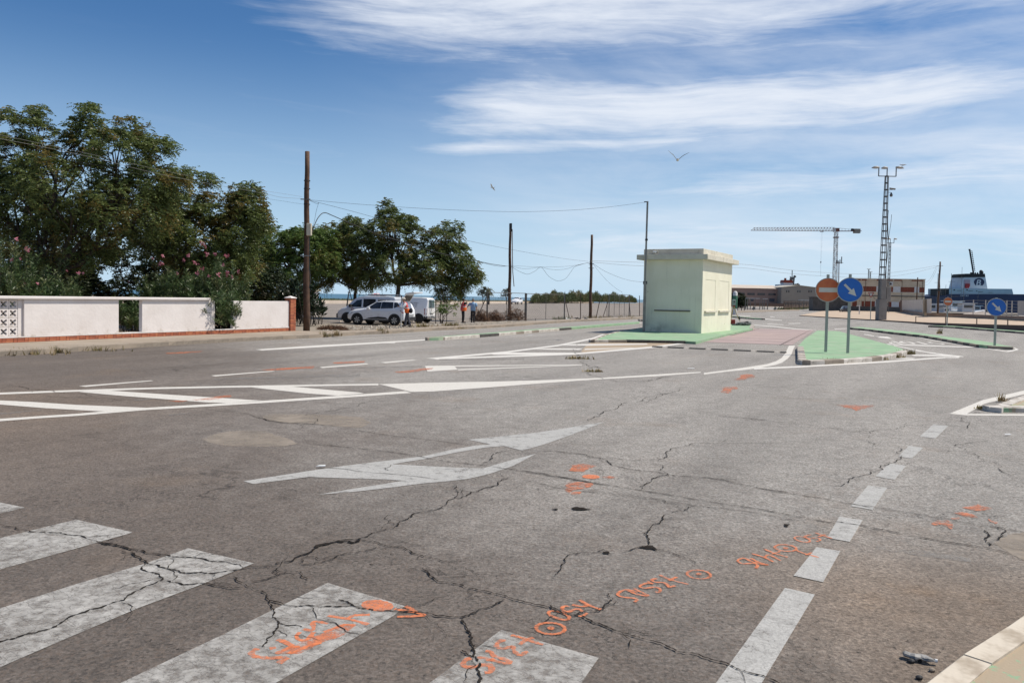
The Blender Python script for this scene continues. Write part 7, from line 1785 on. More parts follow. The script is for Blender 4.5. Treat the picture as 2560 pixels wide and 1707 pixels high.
for x0, x1, mm, nm in ((430, 560, M_PBR, 'brick_panel'), (562, 682, M_PBR, 'brick_panel'), (684, 800, M_SHUT, 'shutter'), (1000, 1092, M_PBR, 'brick_panel'), (1096, 1276, M_SHUT, 'shutter'), (1280, 1440, M_PBR, 'brick_panel'), (1442, 1608, M_PBR, 'brick_panel'), (1611, 1727, M_SHUT, 'shutter'), (1731, 1852, M_PBR, 'brick_panel'), (230, 425, M_PBR, 'brick_panel')):
    o = hp(MB().box(ux(x0), -.04 if mm is M_PBR else -.015, uz(x0, 682 if x0 < 900 else 704), ux(x1), -.001, uz(x0, 552 if x0 < 900 else 574)), nm, mm)
    if nm == 'shutter':
        for k in range(6): z = uz(x0, 682 if x0 < 900 else 704) + k * .22 + .1; hp(MB().box(ux(x0) + .03, -.03, z, ux(x1) - .03, -.016, z + .17), 'slat', M_SHUT, o)
for x0, x1, mm, nm in ((100, 215, M_PBR, 'brick_panel'), (330, 392, M_PBR, 'brick_panel'), (415, 660, M_PBR, 'brick_panel'), (662, 760, M_SHUT, 'shutter'), (985, 1065, M_PBR, 'brick_panel'), (1068, 1250, M_SHUT, 'shutter'), (1254, 1292, M_PBR, 'brick_panel')):
    hp(MB().box(ux(x0), -.03, uz(x0, 1048 if x0 < 900 else 1068), ux(x1), -.001, uz(x0, 918 if x0 < 900 else 942)), nm, mm)
ac = hp(MB().box(ux(985), -.42, uz(990, 545), ux(1080), -.05, uz(990, 452)), 'air_conditioner', M_SHUT); hp(MB().lathe([(0, -.43), (.26, -.43), (.28, -.40)], (ux(1022), 0, uz(990, 498)), 14, 'y'), 'fan_grille', M_CLAD, ac)
for x in (415, 1310, 1805): hp(MB().tube([(ux(x), -.07, .9), (ux(x), -.07, HB - .3)], .04, 5), 'drain_pipe', M_RUST)
hp(MB().box(-8.5, 1.0, -.6, -.05, 9, 3.1).box(-8.7, .8, 3.1, -.1, 9.2, 3.3), 'side_annex', M_STONEB)
wood2 = wood_pole
pB, pBb, _ = wood_pole('dark wooden pole standing before the two-storey building', 2290, 781.5, 693.5, .2, .15, .11, .1)
pR, pRb2, _ = wood_pole('reddish wooden pole at the far right before the harbour', 2343.5, 791.6, 654, .25, .15, .11, .12)
MB().bar((pRb2.x - .12, pRb2.y - .2, D(2343, 722, pRb2.y)[2]), (pRb2.x - .12, pRb2.y - .2, D(2343, 728, pRb2.y)[2]), .3).build('meter_box', M_CLAD, pR); MB().bar((pRb2.x - .35, pRb2.y, D(2343, 665.5, pRb2.y)[2]), (pRb2.x + .55, pRb2.y, D(2343, 664, pRb2.y)[2]), .07).build('cross_bracket', M_STEEL, pR)
for i, (a, b) in enumerate((((2341, 666), (2311, 704)), ((2342, 672), (2311, 712)), ((2346, 668), (2353, 738)))): cable(('upper service cable from the far right pole to the building', 'lower service cable from the far right pole to the building', 'thin cable hanging down from the far right pole')[i], [D(*a, pRb2.y - .2), D(*b, (BY if i < 2 else pRb2.y - 2))], .018, M_CABLEG, .9 if i < 2 else .1)
# short pipe, bin and dark car near the building
p = Vector(G(*zp('X', 275, 1228), .16)); o = MB().bar((p.x, p.y, 0), (p.x, p.y, 1.75), .13).bar((p.x - .5, p.y, 1.55), (p.x + .05, p.y, 1.6), .10).build('white_standpipe', M_SHUT); tag(o, 'short white standpipe with side arm on the sandy terrace', 'standpipe')

# ================================================================ lattice light masts
M_MAST = mat('grey_mast_steel', (.16, .155, .15), (.11, .105, .10), 2, .5, metal=.4); M_CONC = mat('mast_concrete', (.25, .235, .215), (.20, .185, .17), .8, .9, c3=(.12, .11, .10), scale3=1.5, f3=.5); M_LUM = mat('lamp_housing', (.42, .39, .34), (.36, .33, .29), 3, .5)
def mast(label, b, ztop, zbase, w0, w1, nb, lean, arms, group='lattice light masts', pedestal=None, bar=.07):
    root = empty('light_mast', b, label, 'light mast', group=group); c = lambda z: Vector((b.x + lean * (z - zbase) / (ztop - zbase), b.y, z)); wd = lambda z: w0 + (w1 - w0) * (z - zbase) / (ztop - zbase)
    if pedestal:
        w, h = pedestal; bevel(MB().prism([(b.x - w / 2, b.y - w / 2), (b.x + w / 2, b.y - w / 2), (b.x + w / 2, b.y + w / 2), (b.x - w / 2, b.y + w / 2)], -.1, h).build('pedestal', M_CONC, root), .03)
    K = [(1, 0), (0, 1), (-1, 0), (0, -1)]
    for kx, ky in K: MB().bar(c(zbase) + Vector((kx, ky, 0)) * wd(zbase) / 2, c(ztop) + Vector((kx, ky, 0)) * wd(ztop) / 2, bar).build('leg', M_MAST, root)
    for i in range(nb + 1):
        z = zbase + (ztop - zbase) * (i / nb) ** .92; mb = MB()
        for k in range(4): mb.bar(c(z) + Vector((*K[k], 0)) * wd(z) / 2, c(z) + Vector((*K[(k + 1) % 4], 0)) * wd(z) / 2, .04, .15)
        mb.build('batten', M_MAST, root)
    t = c(ztop)
    for xo, up, lx in arms:
        q = t + Vector((xo, 0, 0)); mb = MB().bar(t, q, .09) if abs(xo) > .1 else MB(); mb.bar(q, q + Vector((0, 0, up)), .09).build('arm', M_MAST, root)
        e = q + Vector((0, 0, up)); MB().tube([e + Vector((lx * .06, 0, .03)), e + Vector((lx * -.3, 0, .04)), e + Vector((lx * -.65, 0, .02)), e + Vector((lx * -1, 0, -.04))], [.10, .16, .15, .04], 8).build('lamp_head', M_LUM, root, True)
    return root, c, t
tb = Vector(G(2202, 798.6, .15)); Yt = tb.y; tz = D(2217, 441, Yt)
mroot, mc, mt = mast('tall lattice light mast with three lamps and cameras on a concrete pedestal', tb, tz[2], 2.5, .88, .40, 17, tz[0] - tb.x, [(D(2196.5, 441, Yt)[0] - tz[0], .98, .85), (.02, .95, .72), (D(2240, 441, Yt)[0] - tz[0], 1.02, -.9)], pedestal=(.94, 2.55))
MB().box(tb.x - .30, tb.y - .5, 2.56, tb.x + .30, tb.y + .3, 4.85).build('steel_skirt', M_CONC, mroot); bevel(MB().box(tb.x + .42, tb.y - .35, 2.3, tb.x + .95, tb.y - .05, 4.0).build('control_cabinet', M_CONC, mroot), .03)
cq = mc(D(2225, 472, Yt)[2]); MB().tube([cq + Vector((.3, -.2, .0)), cq + Vector((.95, -.25, -.08))], .10, 8).build('bullet_camera', M_MAST, mroot); MB().bar(cq + Vector((.15, -.1, -.2)), cq + Vector((.75, -.2, -.12)), .05).build('camera_bracket', M_MAST, mroot)
cq = mc(D(2225, 484, Yt)[2]); MB().tube([cq + Vector((.15, -.1, .1)), cq + Vector((.50, -.2, .1)), cq + Vector((.52, -.2, 0))], .025, 5).build('camera_bracket', M_MAST, mroot); MB().lathe([(0, .12), (.05, .08), (.16, -.15), (.17, -.28), (.1, -.40), (0, -.42)], tuple(cq + Vector((.52, -.2, 0))), 12).build('dome_camera', M_MAST, mroot, True)
MB().tube([mc(z) + Vector((.30 + .10 * math.sin(z * .9), -.25, 0)) for z in np.linspace(tz[2] - 4, 5.0, 14)], .045, 5).build('hanging_cable', M_CLAD, mroot); MB().tube([mc(z) + Vector((.42 + .24 * math.sin((z - 9) * .45) ** 2, -.2, 0)) for z in np.linspace(tz[2] - 4.5, 9.5, 12)], .025, 5).build('hanging_cable', M_CLAD, mroot)
gull('gull resting on the right lamp of the tall light mast', mt + Vector((D(2240, 441, Yt)[0] - tz[0] + .75, 0, 1.36)), 2.6, None, 0, M_GULL, M_GULLG, True, 1.15)
b2_ = gp(2219, 770, 170, .2); t2 = D(2225.5, 607.5, 170)
mast('second lattice light mast half hidden behind the tall one', b2_, t2[2], .0, .62, .36, 17, t2[0] - b2_.x, [(-.72, .85, .7), (0, .85, .7), (.8, .85, -.65)], bar=.06)
for x, yt, lb in ((2169, 674, 'left of two tiny light masts behind the two-storey building'), (2173.5, 681, 'right of two tiny light masts behind the two-storey building')):
    bb = gp(x, 760, 420, .2); tt = D(x, yt, 420); mast(lb, bb, tt[2], 0, .7, .5, 9, 0, [(-.1, .3, 1.0), (.1, .3, -1.0)], bar=.10)
# antenna mast
bb = gp(2096, 757, 300, 0); tt = D(2097.5, 655, 300); am = empty('antenna_mast', bb, 'white tubular antenna mast next to the tower crane', 'antenna mast')
MB().tube([bb, (tt[0], 300, tt[2])], [.32, .22], 8).build('tube', M_SHUT, am)
for dx_, h in ((-.8, 1.4), (-.3, 1.1), (.35, 1.5), (.95, 2.6)): MB().bar((tt[0] + dx_, 300, tt[2] - .6), (tt[0] + dx_, 300, tt[2] - .6 + h), .26).build('antenna', M_MAST, am)
MB().bar((tt[0] - .9, 300, tt[2] - .3), (tt[0] + 1.6, 300, tt[2] - .3), .14).build('bracket', M_MAST, am)

# ================================================================ tower crane
CY = 450; M_CRW = mat('crane_pale_paint', (.46, .43, .40), (.36, .33, .30), .5, .6); M_CRR = mat('crane_rust_red', (.20, .085, .06), (.15, .065, .05), .5, .7); M_CRG = mat('crane_counterweight', (.30, .26, .21), (.25, .215, .175), .5, .9)
cz = lambda x, y: Vector(D(*((1870 + x / 7.84), (540 + y / 7.84)), CY))
cb = gp(2085, 757, CY, 0); cr = empty('tower_crane', cb, 'tall tower crane with long pale lattice jib and rusty slewing head', 'crane')
top = cz(1728, 325); nb = 17; Wm = 1.0
for sx_, sy_ in ((-1, -1), (1, -1), (1, 1), (-1, 1)): MB().bar((cb.x + sx_ * Wm, CY + sy_ * Wm, 0), (top.x + sx_ * Wm * .75, CY + sy_ * Wm * .75, top.z), .22).build('mast_leg', M_CRW, cr)
for i in range(nb):
    z0, z1 = top.z * i / nb, top.z * (i + 1) / nb; mb = MB(); x = lambda z: cb.x + (top.x - cb.x) * z / top.z; w = lambda z: Wm * (1 - .25 * z / top.z)
    for s in (-1, 1):
        a = 1 if i % 2 else -1
        mb.bar((x(z0) - a * w(z0), CY + s * w(z0), z0), (x(z1) + a * w(z1), CY + s * w(z1), z1), .13).bar((x(z0) + s * w(z0), CY - a * w(z0), z0), (x(z1) + s * w(z1), CY + a * w(z1), z1), .13)
        mb.bar((x(z1) - w(z1), CY + s * w(z1), z1), (x(z1) + w(z1), CY + s * w(z1), z1), .14).bar((x(z1) + s * w(z1), CY - w(z1), z1), (x(z1) + s * w(z1), CY + w(z1), z1), .14)
    mb.build('mast_section', M_CRR if i in (5, 9) else M_CRW, cr)
q = cz(1725, 420); MB().box(q.x - 1.25, CY - 1.25, q.z - .3, q.x + 1.25, CY + 1.25, q.z + .25).build('collar', M_CRR, cr)
q = cz(1735, 275); MB().box(q.x - 1.5, CY - 1.3, q.z - 1.0, q.x + 1.2, CY + 1.3, q.z + 1.0).build('slewing_head', M_CRR, cr); q = cz(1672, 285); MB().box(q.x - .6, CY - 2.2, q.z - 1.0, q.x + .6, CY - 1.2, q.z + .9).build('cab', M_SHUT, cr)
j0, j1 = cz(1700, 297), cz(60, 284); jt0, jt1 = cz(1700, 225), cz(105, 230); nj = 28
for s in (-.8, .8): MB().bar(j0 + Vector((0, s, 0)), j1 + Vector((0, s * .6, 0)), .20).build('jib_chord', M_CRW, cr)
MB().bar(jt0, jt1, .20).build('jib_chord', M_CRW, cr)
for i in range(nj):
    t0, t1 = i / nj, (i + 1) / nj; a, b, c_ = j0.lerp(j1, t0), j0.lerp(j1, t1), jt0.lerp(jt1, (t0 + t1) / 2); mb = MB()
    for s in (-.8, .8): mb.bar(a + Vector((0, s, 0)), c_, .12).bar(b + Vector((0, s, 0)), c_, .12)
    mb.bar(a + Vector((0, -.8, 0)), a + Vector((0, .8, 0)), .10); mb.build('jib_brace', M_CRR if 14 < i < 20 and i % 2 else M_CRW, cr)
k0, k1 = cz(1770, 297), cz(2215, 297)
for s in (-.7, .7): MB().bar(k0 + Vector((0, s, 0)), k1 + Vector((0, s, 0)), .22, .32).build('counter_jib', M_CRR, cr)
MB().bar(cz(1770, 238), cz(2060, 270), .14).build('tie_bar', M_CRW, cr); a = cz(2072, 338); b = cz(2190, 255); MB().box(a.x, CY - 1.1, a.z, b.x, CY + 1.1, b.z).build('counterweight', M_CRG, cr); a = cz(2040, 290); MB().box(a.x - .4, CY - .8, a.z - .2, a.x + .5, CY + .8, a.z + 1.2).build('winch', M_CLAD, cr)
for i in range(3): a = cz(1840 + i * 65, 297); MB().bar(a, a + Vector((0, 0, 1.5 - i * .3)), .10).build('handrail_post', M_CRR, cr)
tr_ = cz(1450, 302); MB().box(tr_.x - .8, CY - .7, tr_.z - .25, tr_.x + .8, CY + .7, tr_.z + .1).build('trolley', M_CRR, cr); hk = cz(1427, 905)
for s in (-.3, .3): MB().bar(tr_ + Vector((s, 0, 0)), hk + Vector((s * .4, 0, 0)), .035).build('hoist_rope', M_CRW, cr)
MB().ball(hk, (.32, .3, .55), 8, 6).build('hook_block', M_CLAD, cr); MB().bar(hk, cz(1424, 1180), .06).build('hook_chain', M_CLAD, cr)

# ================================================================ warehouse beyond the road
WY = 392; wz = lambda x, y, Y=WY: Vector(D(*zp('Y', x, y), Y))
wh = empty('warehouse', gp(1900, 762, WY, 0), 'long pinkish warehouse with pale sloping roof and grey gable block', 'warehouse')
M_PINKW = mat('pinkish_render', (.30, .215, .185), (.25, .185, .165), .12, .9, c3=(.20, .155, .14), scale3=.5, f3=.5); M_GABLE = mat('grey_render', (.30, .275, .235), (.25, .235, .21), .12, .9, c3=(.20, .185, .165), scale3=.5, f3=.5); M_ROOFW = mat('pale_fibre_roof', (.56, .49, .41), (.48, .41, .34), .2, .8); M_DARKG = glass_mat('dark_windows', (.02, .02, .024), .2)
a, b = wz(-420, 605), wz(1225, 610); MB().box(a.x, WY, -.2, b.x, WY + 30, b.z).build('wall', M_PINKW, wh)
rz_ = D(*zp('Y', 600, 517), WY + 14)[2]; MB().add([(a.x - .4, WY - .5, b.z + .05), (b.x, WY - .5, b.z + .05), (b.x, WY + 14, rz_), (a.x - .4, WY + 14, rz_), (b.x, WY + 30, b.z + .05), (a.x - .4, WY + 30, b.z + .05)], [(0, 1, 2, 3), (3, 2, 4, 5), (0, 3, 5), (1, 4, 2)]).build('roof', M_ROOFW, wh)
for x0, x1 in ((130, 310), (375, 555), (625, 805), (890, 1070), (1135, 1212)):
    p, q = wz(x0, 760 + x0 * .004), wz(x1, 706 + x0 * .018); MB().box(p.x, WY - .12, p.z, q.x, WY - .001, q.z).build('window', M_DARKG, wh)
for x0, x1, y0, y1 in ((910, 1040, 925, 848), (450, 530, 915, 850)): p, q = wz(x0, y0), wz(x1, y1); MB().box(p.x, WY - .15, p.z, q.x, WY - .001, q.z).build('door', mat('blue_grey_door', (.07, .08, .10)), wh)
GY = WY - 6; e0, e1, rg = wz(1215, 570, GY), wz(2075, 582, GY), wz(1630, 528, GY)
mb = MB(); P = [(e0.x, -.2), (e1.x, -.2), (e1.x, e1.z), (rg.x, rg.z), (e0.x, e0.z)]; v = [(x, y, z) for y in (GY, GY + 28) for x, z in P]
mb.add(v, [(0, 1, 2, 3, 4), (9, 8, 7, 6, 5)] + [(i, (i + 1) % 5, 5 + (i + 1) % 5, 5 + i) for i in range(5)]).build('gable_block', M_GABLE, wh)
for s, t in ((e0, rg), (rg, e1)): MB().plate([(s.x, GY - .3, s.z + .02), (t.x, GY - .3, t.z + .02), (t.x, GY + 28.3, t.z + .02), (s.x, GY + 28.3, s.z + .02)], (0, 0, 1), .2).build('gable_roof', M_FASC, wh)
for x0, x1 in ((1325, 1405), (1600, 1676), (1870, 1950)):
    p, q = wz(x0, 697, GY), wz(x1, 647, GY); w_ = MB().box(p.x, GY - .1, p.z, q.x, GY - .001, q.z).build('window', M_DARKG, wh); MB().box((p.x + q.x) / 2 - .1, GY - .16, p.z, (p.x + q.x) / 2 + .1, GY - .101, q.z).build('mullion', M_FASC, w_)
p, q = wz(2075, 1000), wz(2330, 760); MB().box(p.x, WY + 2, -.2, q.x + 3, WY + 20, q.z).build('end_shed', M_ROOFW, wh)
tag(MB().ball(wz(1590, 505, WY), (1.6, .5, .5)).bar(wz(1560, 515, WY), wz(1625, 480, WY), .6).build('roof_debris', M_CLAD), 'dark tarpaulin lump on the warehouse gable roof', 'tarpaulin')
lwl = empty('yard_wall', gp(1900, 764, 368, 0), 'low brown wall in front of the warehouse car park', 'low wall'); a, b = wz(-300, 960, 368), wz(1275, 968, 368); MB().box(a.x, 368, -.1, b.x, 368.4, b.z).build('wall_body', M_BROWNW, lwl)
# boat bridge rising behind the warehouse
SYb = 560; bz = lambda x, y: Vector(D(*zp('Y', x, y), SYb)); tug = empty('tugboat', gp(1972, 757, SYb, -1.6), 'white ship bridge with red top and masts rising behind the warehouse', 'boat'); u_ = 1 / 9.8 * SYb / F
def tb_(name, x0, y0, x1, y1, d, m, taper=0.0):
    p, q = bz(x0, y0), bz(x1, y1); t = taper * (q.x - p.x); MB().add([(p.x + dx_ + (t if zz == 1 else 0) * (1 if dx_ == 0 else -1), SYb + yy, (p.z, q.z)[zz]) for zz in (0, 1) for dx_, yy in ((0, 0), (q.x - p.x, 0), (q.x - p.x, d), (0, d))], [(3, 2, 1, 0), (4, 5, 6, 7), (0, 1, 5, 4), (1, 2, 6, 5), (2, 3, 7, 6), (3, 0, 4, 7)]).build(name, m, tug)
M_BWHITE = mat('ship_white', (.62, .62, .63), (.54, .55, .57), .3, .5); M_BRED = mat('ship_red', (.30, .06, .035), (.24, .05, .03), .3, .6)
tb_('deck_house', 1150, 760, 1520, 505, 9, M_BWHITE); tb_('bridge', 1265, 505, 1480, 462, 7, M_BWHITE); tb_('bridge_roof', 1258, 462, 1500, 395, 7.5, M_BRED, .06); tb_('hull', 1000, 1000, 1700, 760, 12, M_BRED)
for x0, y0, x1, y1, w in ((1305, 395, 1305, 345, 1.2), (1470, 395, 1475, 150, .45), (1425, 325, 1570, 322, .5), (1500, 520, 1522, 330, .9), (1445, 395, 1465, 330, 1.8), (1560, 330, 1562, 290, .4), (1425, 330, 1425, 295, .35), (1535, 320, 1525, 280, 1.0)): MB().bar(bz(x0, y0), bz(x1, y1), w).build('mast', M_BRED if y1 == 345 else M_MAST, tug)

# ================================================================ ferry
FY = 430; fz = lambda x, y, Y=FY: Vector(D(*zp('V', x, y), Y)); ferry = empty('ferry', gp(2450, 770, FY, -1.6), 'navy blue ferry with white funnel bearing a round letter emblem', 'ship')
M_NAVY = mat('navy_hull', (.012, .025, .075), (.010, .020, .062), .1, .45); M_SHIPG = mat('ship_pale_grey', (.40, .47, .50), (.35, .42, .45), .15, .5); M_SHIPW = mat('ship_funnel_white', (.60, .63, .66), (.53, .56, .60), .2, .5); M_SBLK = mat('ship_black', (.02, .02, .022), None, 2, .6)
def fprism(name, pts, d, m, y0=0.0, parent=None):
    P = [fz(x, y, FY + y0) for x, y in pts]; n = len(P); v = [(p.x, FY + y0, p.z) for p in P] + [(p.x, FY + y0 + d, p.z) for p in P]
    tri = tessellate_polygon([[Vector((p.x, p.z, 0)) for p in P]]); f = [(i, (i + 1) % n, n + (i + 1) % n, n + i) for i in range(n)]
    for q in tri: f += [tuple(reversed(q)), tuple(n + i for i in q)]
    return MB().add(v, f).build(name, m, parent or ferry)
fprism('hull', [(120, 1340), (115, 930), (235, 895), (2600, 895), (2500, 1340)], 24, M_NAVY); fprism('superstructure', [(235, 894), (237, 790), (420, 792), (1355, 800), (1378, 894)], 22, M_SHIPG, .6)
fprism('funnel', [(440, 794), (490, 596), (880, 590), (918, 797)], 12, M_SHIPW, 3); fprism('funnel_top', [(491, 595), (500, 548), (530, 529), (873, 528), (880, 589)], 12.4, M_SBLK, 2.8); fprism('bridge_wing', [(385, 543), (400, 553), (520, 556), (520, 540)], 6, M_SBLK, 2.6)
fprism('stern_gear', [(140, 930), (143, 798), (228, 797), (228, 930)], 14, M_SBLK, 1.0)
c0 = fz(770, 680, FY + 2.9); rx_, rz__ = (fz(862, 680).x - fz(770, 680).x), (fz(770, 605).z - fz(770, 680).z)
em = MB().plate([(c0.x + rx_ * math.cos(a), FY + 2.98, c0.z + rz__ * math.sin(a)) for a in (math.radians(-52 + i * 284 / 30) for i in range(31))] + [(c0.x - rx_ * .1, FY + 2.98, c0.z - rz__ * .72)], (0, -1, 0), .08).build('emblem', M_NAVY, ferry)
def ftext(s, size, x, y, yy, m, par, sk=0.0, bold=.0):
    t = txt(s, size, 'lettering', .03, m); p = fz(x, y, FY + yy); t.rotation_euler = (math.pi / 2, 0, 0); t.location = (p.x, FY + yy, p.z)
    xs = [v.co.x for v in t.data.vertices]; ys = [v.co.y for v in t.data.vertices]; mx_, my_ = (min(xs) + max(xs)) / 2, (min(ys) + max(ys)) / 2
    for v in t.data.vertices: v.co.y -= my_; v.co.x += v.co.y * sk - mx_
    t.parent = par; t.matrix_parent_inverse = par.matrix_basis.inverted(); return t
ftext('B', rz__ * 2.1, 768, 690, 2.86, M_SHIPW, ferry, .18); ftext('B', rz__ * 2.1, 762, 690, 2.855, M_SHIPW, ferry, .18); ftext('HATAY', rz__ * .62, 512, 920, -.05, M_SHIPW, ferry)
fprism('red_locker', [(528, 785), (528, 708), (606, 706), (606, 745), (585, 785)], 1, mat('ship_bright_red', (.36, .02, .025), None, 2, .5), 2.0); fprism('pink_panel', [(505, 760), (505, 636), (606, 634), (606, 705), (525, 707), (522, 760)], .3, mat('ship_pink_panel', (.46, .36, .40), None, 1, .6), 2.6)
for i, (x, y, w, h) in enumerate(((318, 808, 22, 20), (545, 806, 22, 20), (720, 830, 16, 12), (375, 828, 80, 5), (585, 834, 70, 6), (755, 850, 80, 6), (940, 862, 70, 4))): fprism('opening', [(x, y + h), (x, y), (x + w, y), (x + w, y + h)], .2, M_SBLK, .38)
MB().bar(fz(668, 530), fz(597, 90), .6).build('mast', M_SBLK, ferry)
for i in range(11): p = fz(668, 530).lerp(fz(597, 90), .12 + i * .08); MB().bar(p, p + Vector((1.3, 0, 0)), .25).build('rung', M_MAST, ferry)
MB().bar(fz(640, 130), fz(690, 470), .2).build('ladder_rail', M_MAST, ferry); MB().bar(fz(575, 100), fz(612, 98), .3).build('mast_top', M_SBLK, ferry)
MB().tube([fz(800, 530, FY + 8), fz(815, 505, FY + 8), fz(800, 495, FY + 8), fz(785, 492, FY + 8)], [1.0, 1.0, 1.1, .9], 8).build('exhaust_pipe', M_SBLK, ferry)
for x in (620, 640, 700, 740): MB().bar(fz(x, 530), fz(x, 505), .5).build('vent', M_SBLK, ferry)
# small boats in the harbour basin
def boat(label, px, ytop, Y, L, heading, cab=True, mh=6.0, s=1.0, mm=None):
    b = gp(px, 775, Y, -1.6); root = empty('motor_boat', b, label, 'boat', heading, 'small boats moored in the harbour'); M = root.matrix_basis
    def fx(o): o.matrix_basis = M @ Matrix.Scale(s, 4); o.parent = root; o.matrix_parent_inverse = M.inverted(); return o
    st = [(-L / 2, 1.1, .2, 1.2), (-L * .2, 1.35, .1, 1.25), (L * .15, 1.3, .1, 1.4), (L * .38, .8, .2, 1.7), (L / 2, .08, .6, 2.0)]; mb = MB()
    for x, w, z0, z1 in st: mb.v += [(x, w * .6, z0 - .5), (x, w, z1), (x, -w, z1), (x, -w * .6, z0 - .5)]
    mb.f = [(4 * i + k, 4 * i + (k + 1) % 4, 4 * i + 4 + (k + 1) % 4, 4 * i + 4 + k) for i in range(4) for k in range(4)] + [(0, 1, 2, 3), (19, 18, 17, 16)]; fx(mb.build('hull', mm or M_BWHITE))
    fx(MB().prism([(-L * .2, -.9), (L * .15, -.8), (L * .15, .8), (-L * .2, .9)], 1.3, 3.3).build('cabin', M_BWHITE)); fx(MB().box(-L * .16, -.95, 2.3, L * .1, .95, 2.95).build('cabin_window', M_DARKG)); fx(MB().box(-L * .3, -1, 3.3, L * .2, 1, 3.45).build('cabin_roof', M_BWHITE))
    fx(MB().bar((-L * .1, 0, 3.4), (-L * .12, 0, 3.4 + mh), .07).bar((-L * .1, 0, 3.6 + mh * .4), (-L * .45, 0, 3.0 + mh * .5), .05).bar((-L * .1, -.8, 3.4 + mh * .7), (-L * .1, .8, 3.4 + mh * .7), .05).build('mast', M_MAST))
boat('white motor boat at the left of the harbour group, by the reddish pole', 2352, 0, 235, 8, 2.6, mh=5, s=1.15); boat('larger white boat with roofed cabin behind the small no entry sign', 2385, 0, 262, 10, .4, mh=6, s=1.5); boat('white boat with three dark windows left of the blue sign', 2418, 0, 240, 9, .1, mh=3.5, s=1.3); boat('small blue boat in front of the ferry bow', 2340, 0, 285, 9, 1.2, mh=9, s=1.2, mm=M_NAVY); boat('white boat close to the ferry, right of the white cabin boat', 2437, 0, 280, 7, 2.9, mh=4, s=1.1); boat('greenish skiff beside the reddish pole', 2362, 0, 215, 6, .3, mh=3, s=.9, mm=mat('boat_green', (.20, .30, .24)))
boat('tall masted fishing boat behind the white cabin boat', 2402, 0, 300, 10, 1.0, mh=11, s=1.25); boat('fishing boat between the pole and the building corner', 2334, 0, 255, 9, 2.0, mh=8, s=1.2, mm=M_BRED)
p = bw[6].lerp(bw[7], .1); q = Vector((p.x, p.y, 0)).normalized(); tag(MB().ball((p.x + q.x * 8, p.y + q.y * 8, .2), (3.2, 2, .95), 16, 8).build('sand_heap', mat('grey_sand', (.42, .36, .31), (.36, .31, .27), .3, .95), None, True), 'pale heap of sand behind the harbour wall', 'sand heap')

# ================================================================ fence, gates and small signs beside the far road
ff = empty('far_fence', Vector(G(1960, 775.3)), 'rusty iron fence running away along the far road', 'fence')
a, b = Vector(G(1959.6, 775.3)), gp(2068, 765, 345, 0); n = 46
for i in range(n + 1):
    t = i / n; x = 1959.6 + (2068 - 1959.6) * t; Y = 1 / ((1 - t) / a.y + t / b.y); p = gp(x, 770, Y, 0); MB().bar(p, p + Vector((0, 0, 2.35)), .16 if i % 4 == 0 else .11).build('paling', M_RUST, ff)
    if i:
        for z in (.5, 2.1): MB().bar(pp + Vector((0, 0, z)), p + Vector((0, 0, z)), .09).build('rail', M_RUST, ff)
        MB().plate([pp + Vector((0, .05, .4)), p + Vector((0, .05, .4)), p + Vector((0, .05, 1.3 + .5 * math.sin(i * 2.3))), pp + Vector((0, .05, 1.3 + .5 * math.sin(i * 2.3 - 2.3)))], (0, 1, 0), .03).build('infill_sheet', M_RUST, ff)
    pp = p
def far_frame(label, xs, yt, yb):
    root = empty('gate_frame', gp(xs[0], yb, 200, 0), label, 'gate', group='far gate frames'); Y = 1.95 * F / (yb - 754.6); P = [gp(x, yb, Y, 0) for x in xs]; z = D(xs[0], yt, Y)[2]
    for p in P: MB().bar(p, p + Vector((0, 0, z)), .16).build('post', M_FENCE, root)
    MB().bar(P[0] + Vector((0, 0, z)), P[-1] + Vector((0, 0, z)), .13).build('rail', M_SHUT, root); MB().bar(P[0] + Vector((0, 0, .3)), P[-1] + Vector((0, 0, .3)), .1).build('rail', M_FENCE, root)
yx = lambda x: 1830 + x / 9.8
far_frame('far gate frame of pale tubes in front of the warehouse', [yx(v) for v in (325, 380, 445, 560, 680)], 745.6, 774.3); far_frame('narrower far gate frame right beside the pale one', [yx(v) for v in (740, 785, 870)], 747, 773.8); far_frame('third far gate frame at the rusty fence', [yx(v) for v in (1610, 1660, 1755, 1890)], 750, 771)
for i, x in enumerate((140, 232, 300)): post(('far fence post nearest to the kiosk', 'far fence post second from the kiosk', 'far fence post third from the kiosk')[i], 'Y', x, 1015, 1145, .13, z=0)
post('leaning far fence brace between the two triangular signs and the rusty fence', 'Y', 1115, 1030, 1125, .12, 1185, z=0)
for x, lb in ((525, 'left of two small grey triangular signs before the far gates'), (1050, 'right of two small grey triangular signs before the far gates')):
    p = Vector(G(*zp('Y', x, 1152))); s_ = F / p.y; root = empty('triangular_sign', p, lb, 'road sign', group='small triangular signs'); MB().bar(p, p + Vector((0, 0, .55)), .10).build('post', M_MAST, root); MB().plate([p + Vector((-.42, -.05, .32)), p + Vector((.42, -.05, .32)), p + Vector((0, -.05, 1.1))], (0, -1, 0), .03).build('sign_back', mat('sign_back_grey', (.16, .17, .16)), root)
col = gp(1837, 772, 118, 0); cm_ = empty('advert_column', col, 'white and green cylindrical column just right of the kiosk', 'column'); MB().lathe([(0, 3.5), (.2, 3.45), (.34, 3.2), (.34, 0)], tuple(col), 14).build('shell', M_SHUT, cm_, True); MB().lathe([(.345, 2.8), (.352, 2.78), (.352, .9), (.345, .88)], tuple(col), 14).build('green_band', mat('column_green', (.05, .16, .10)), cm_, True)
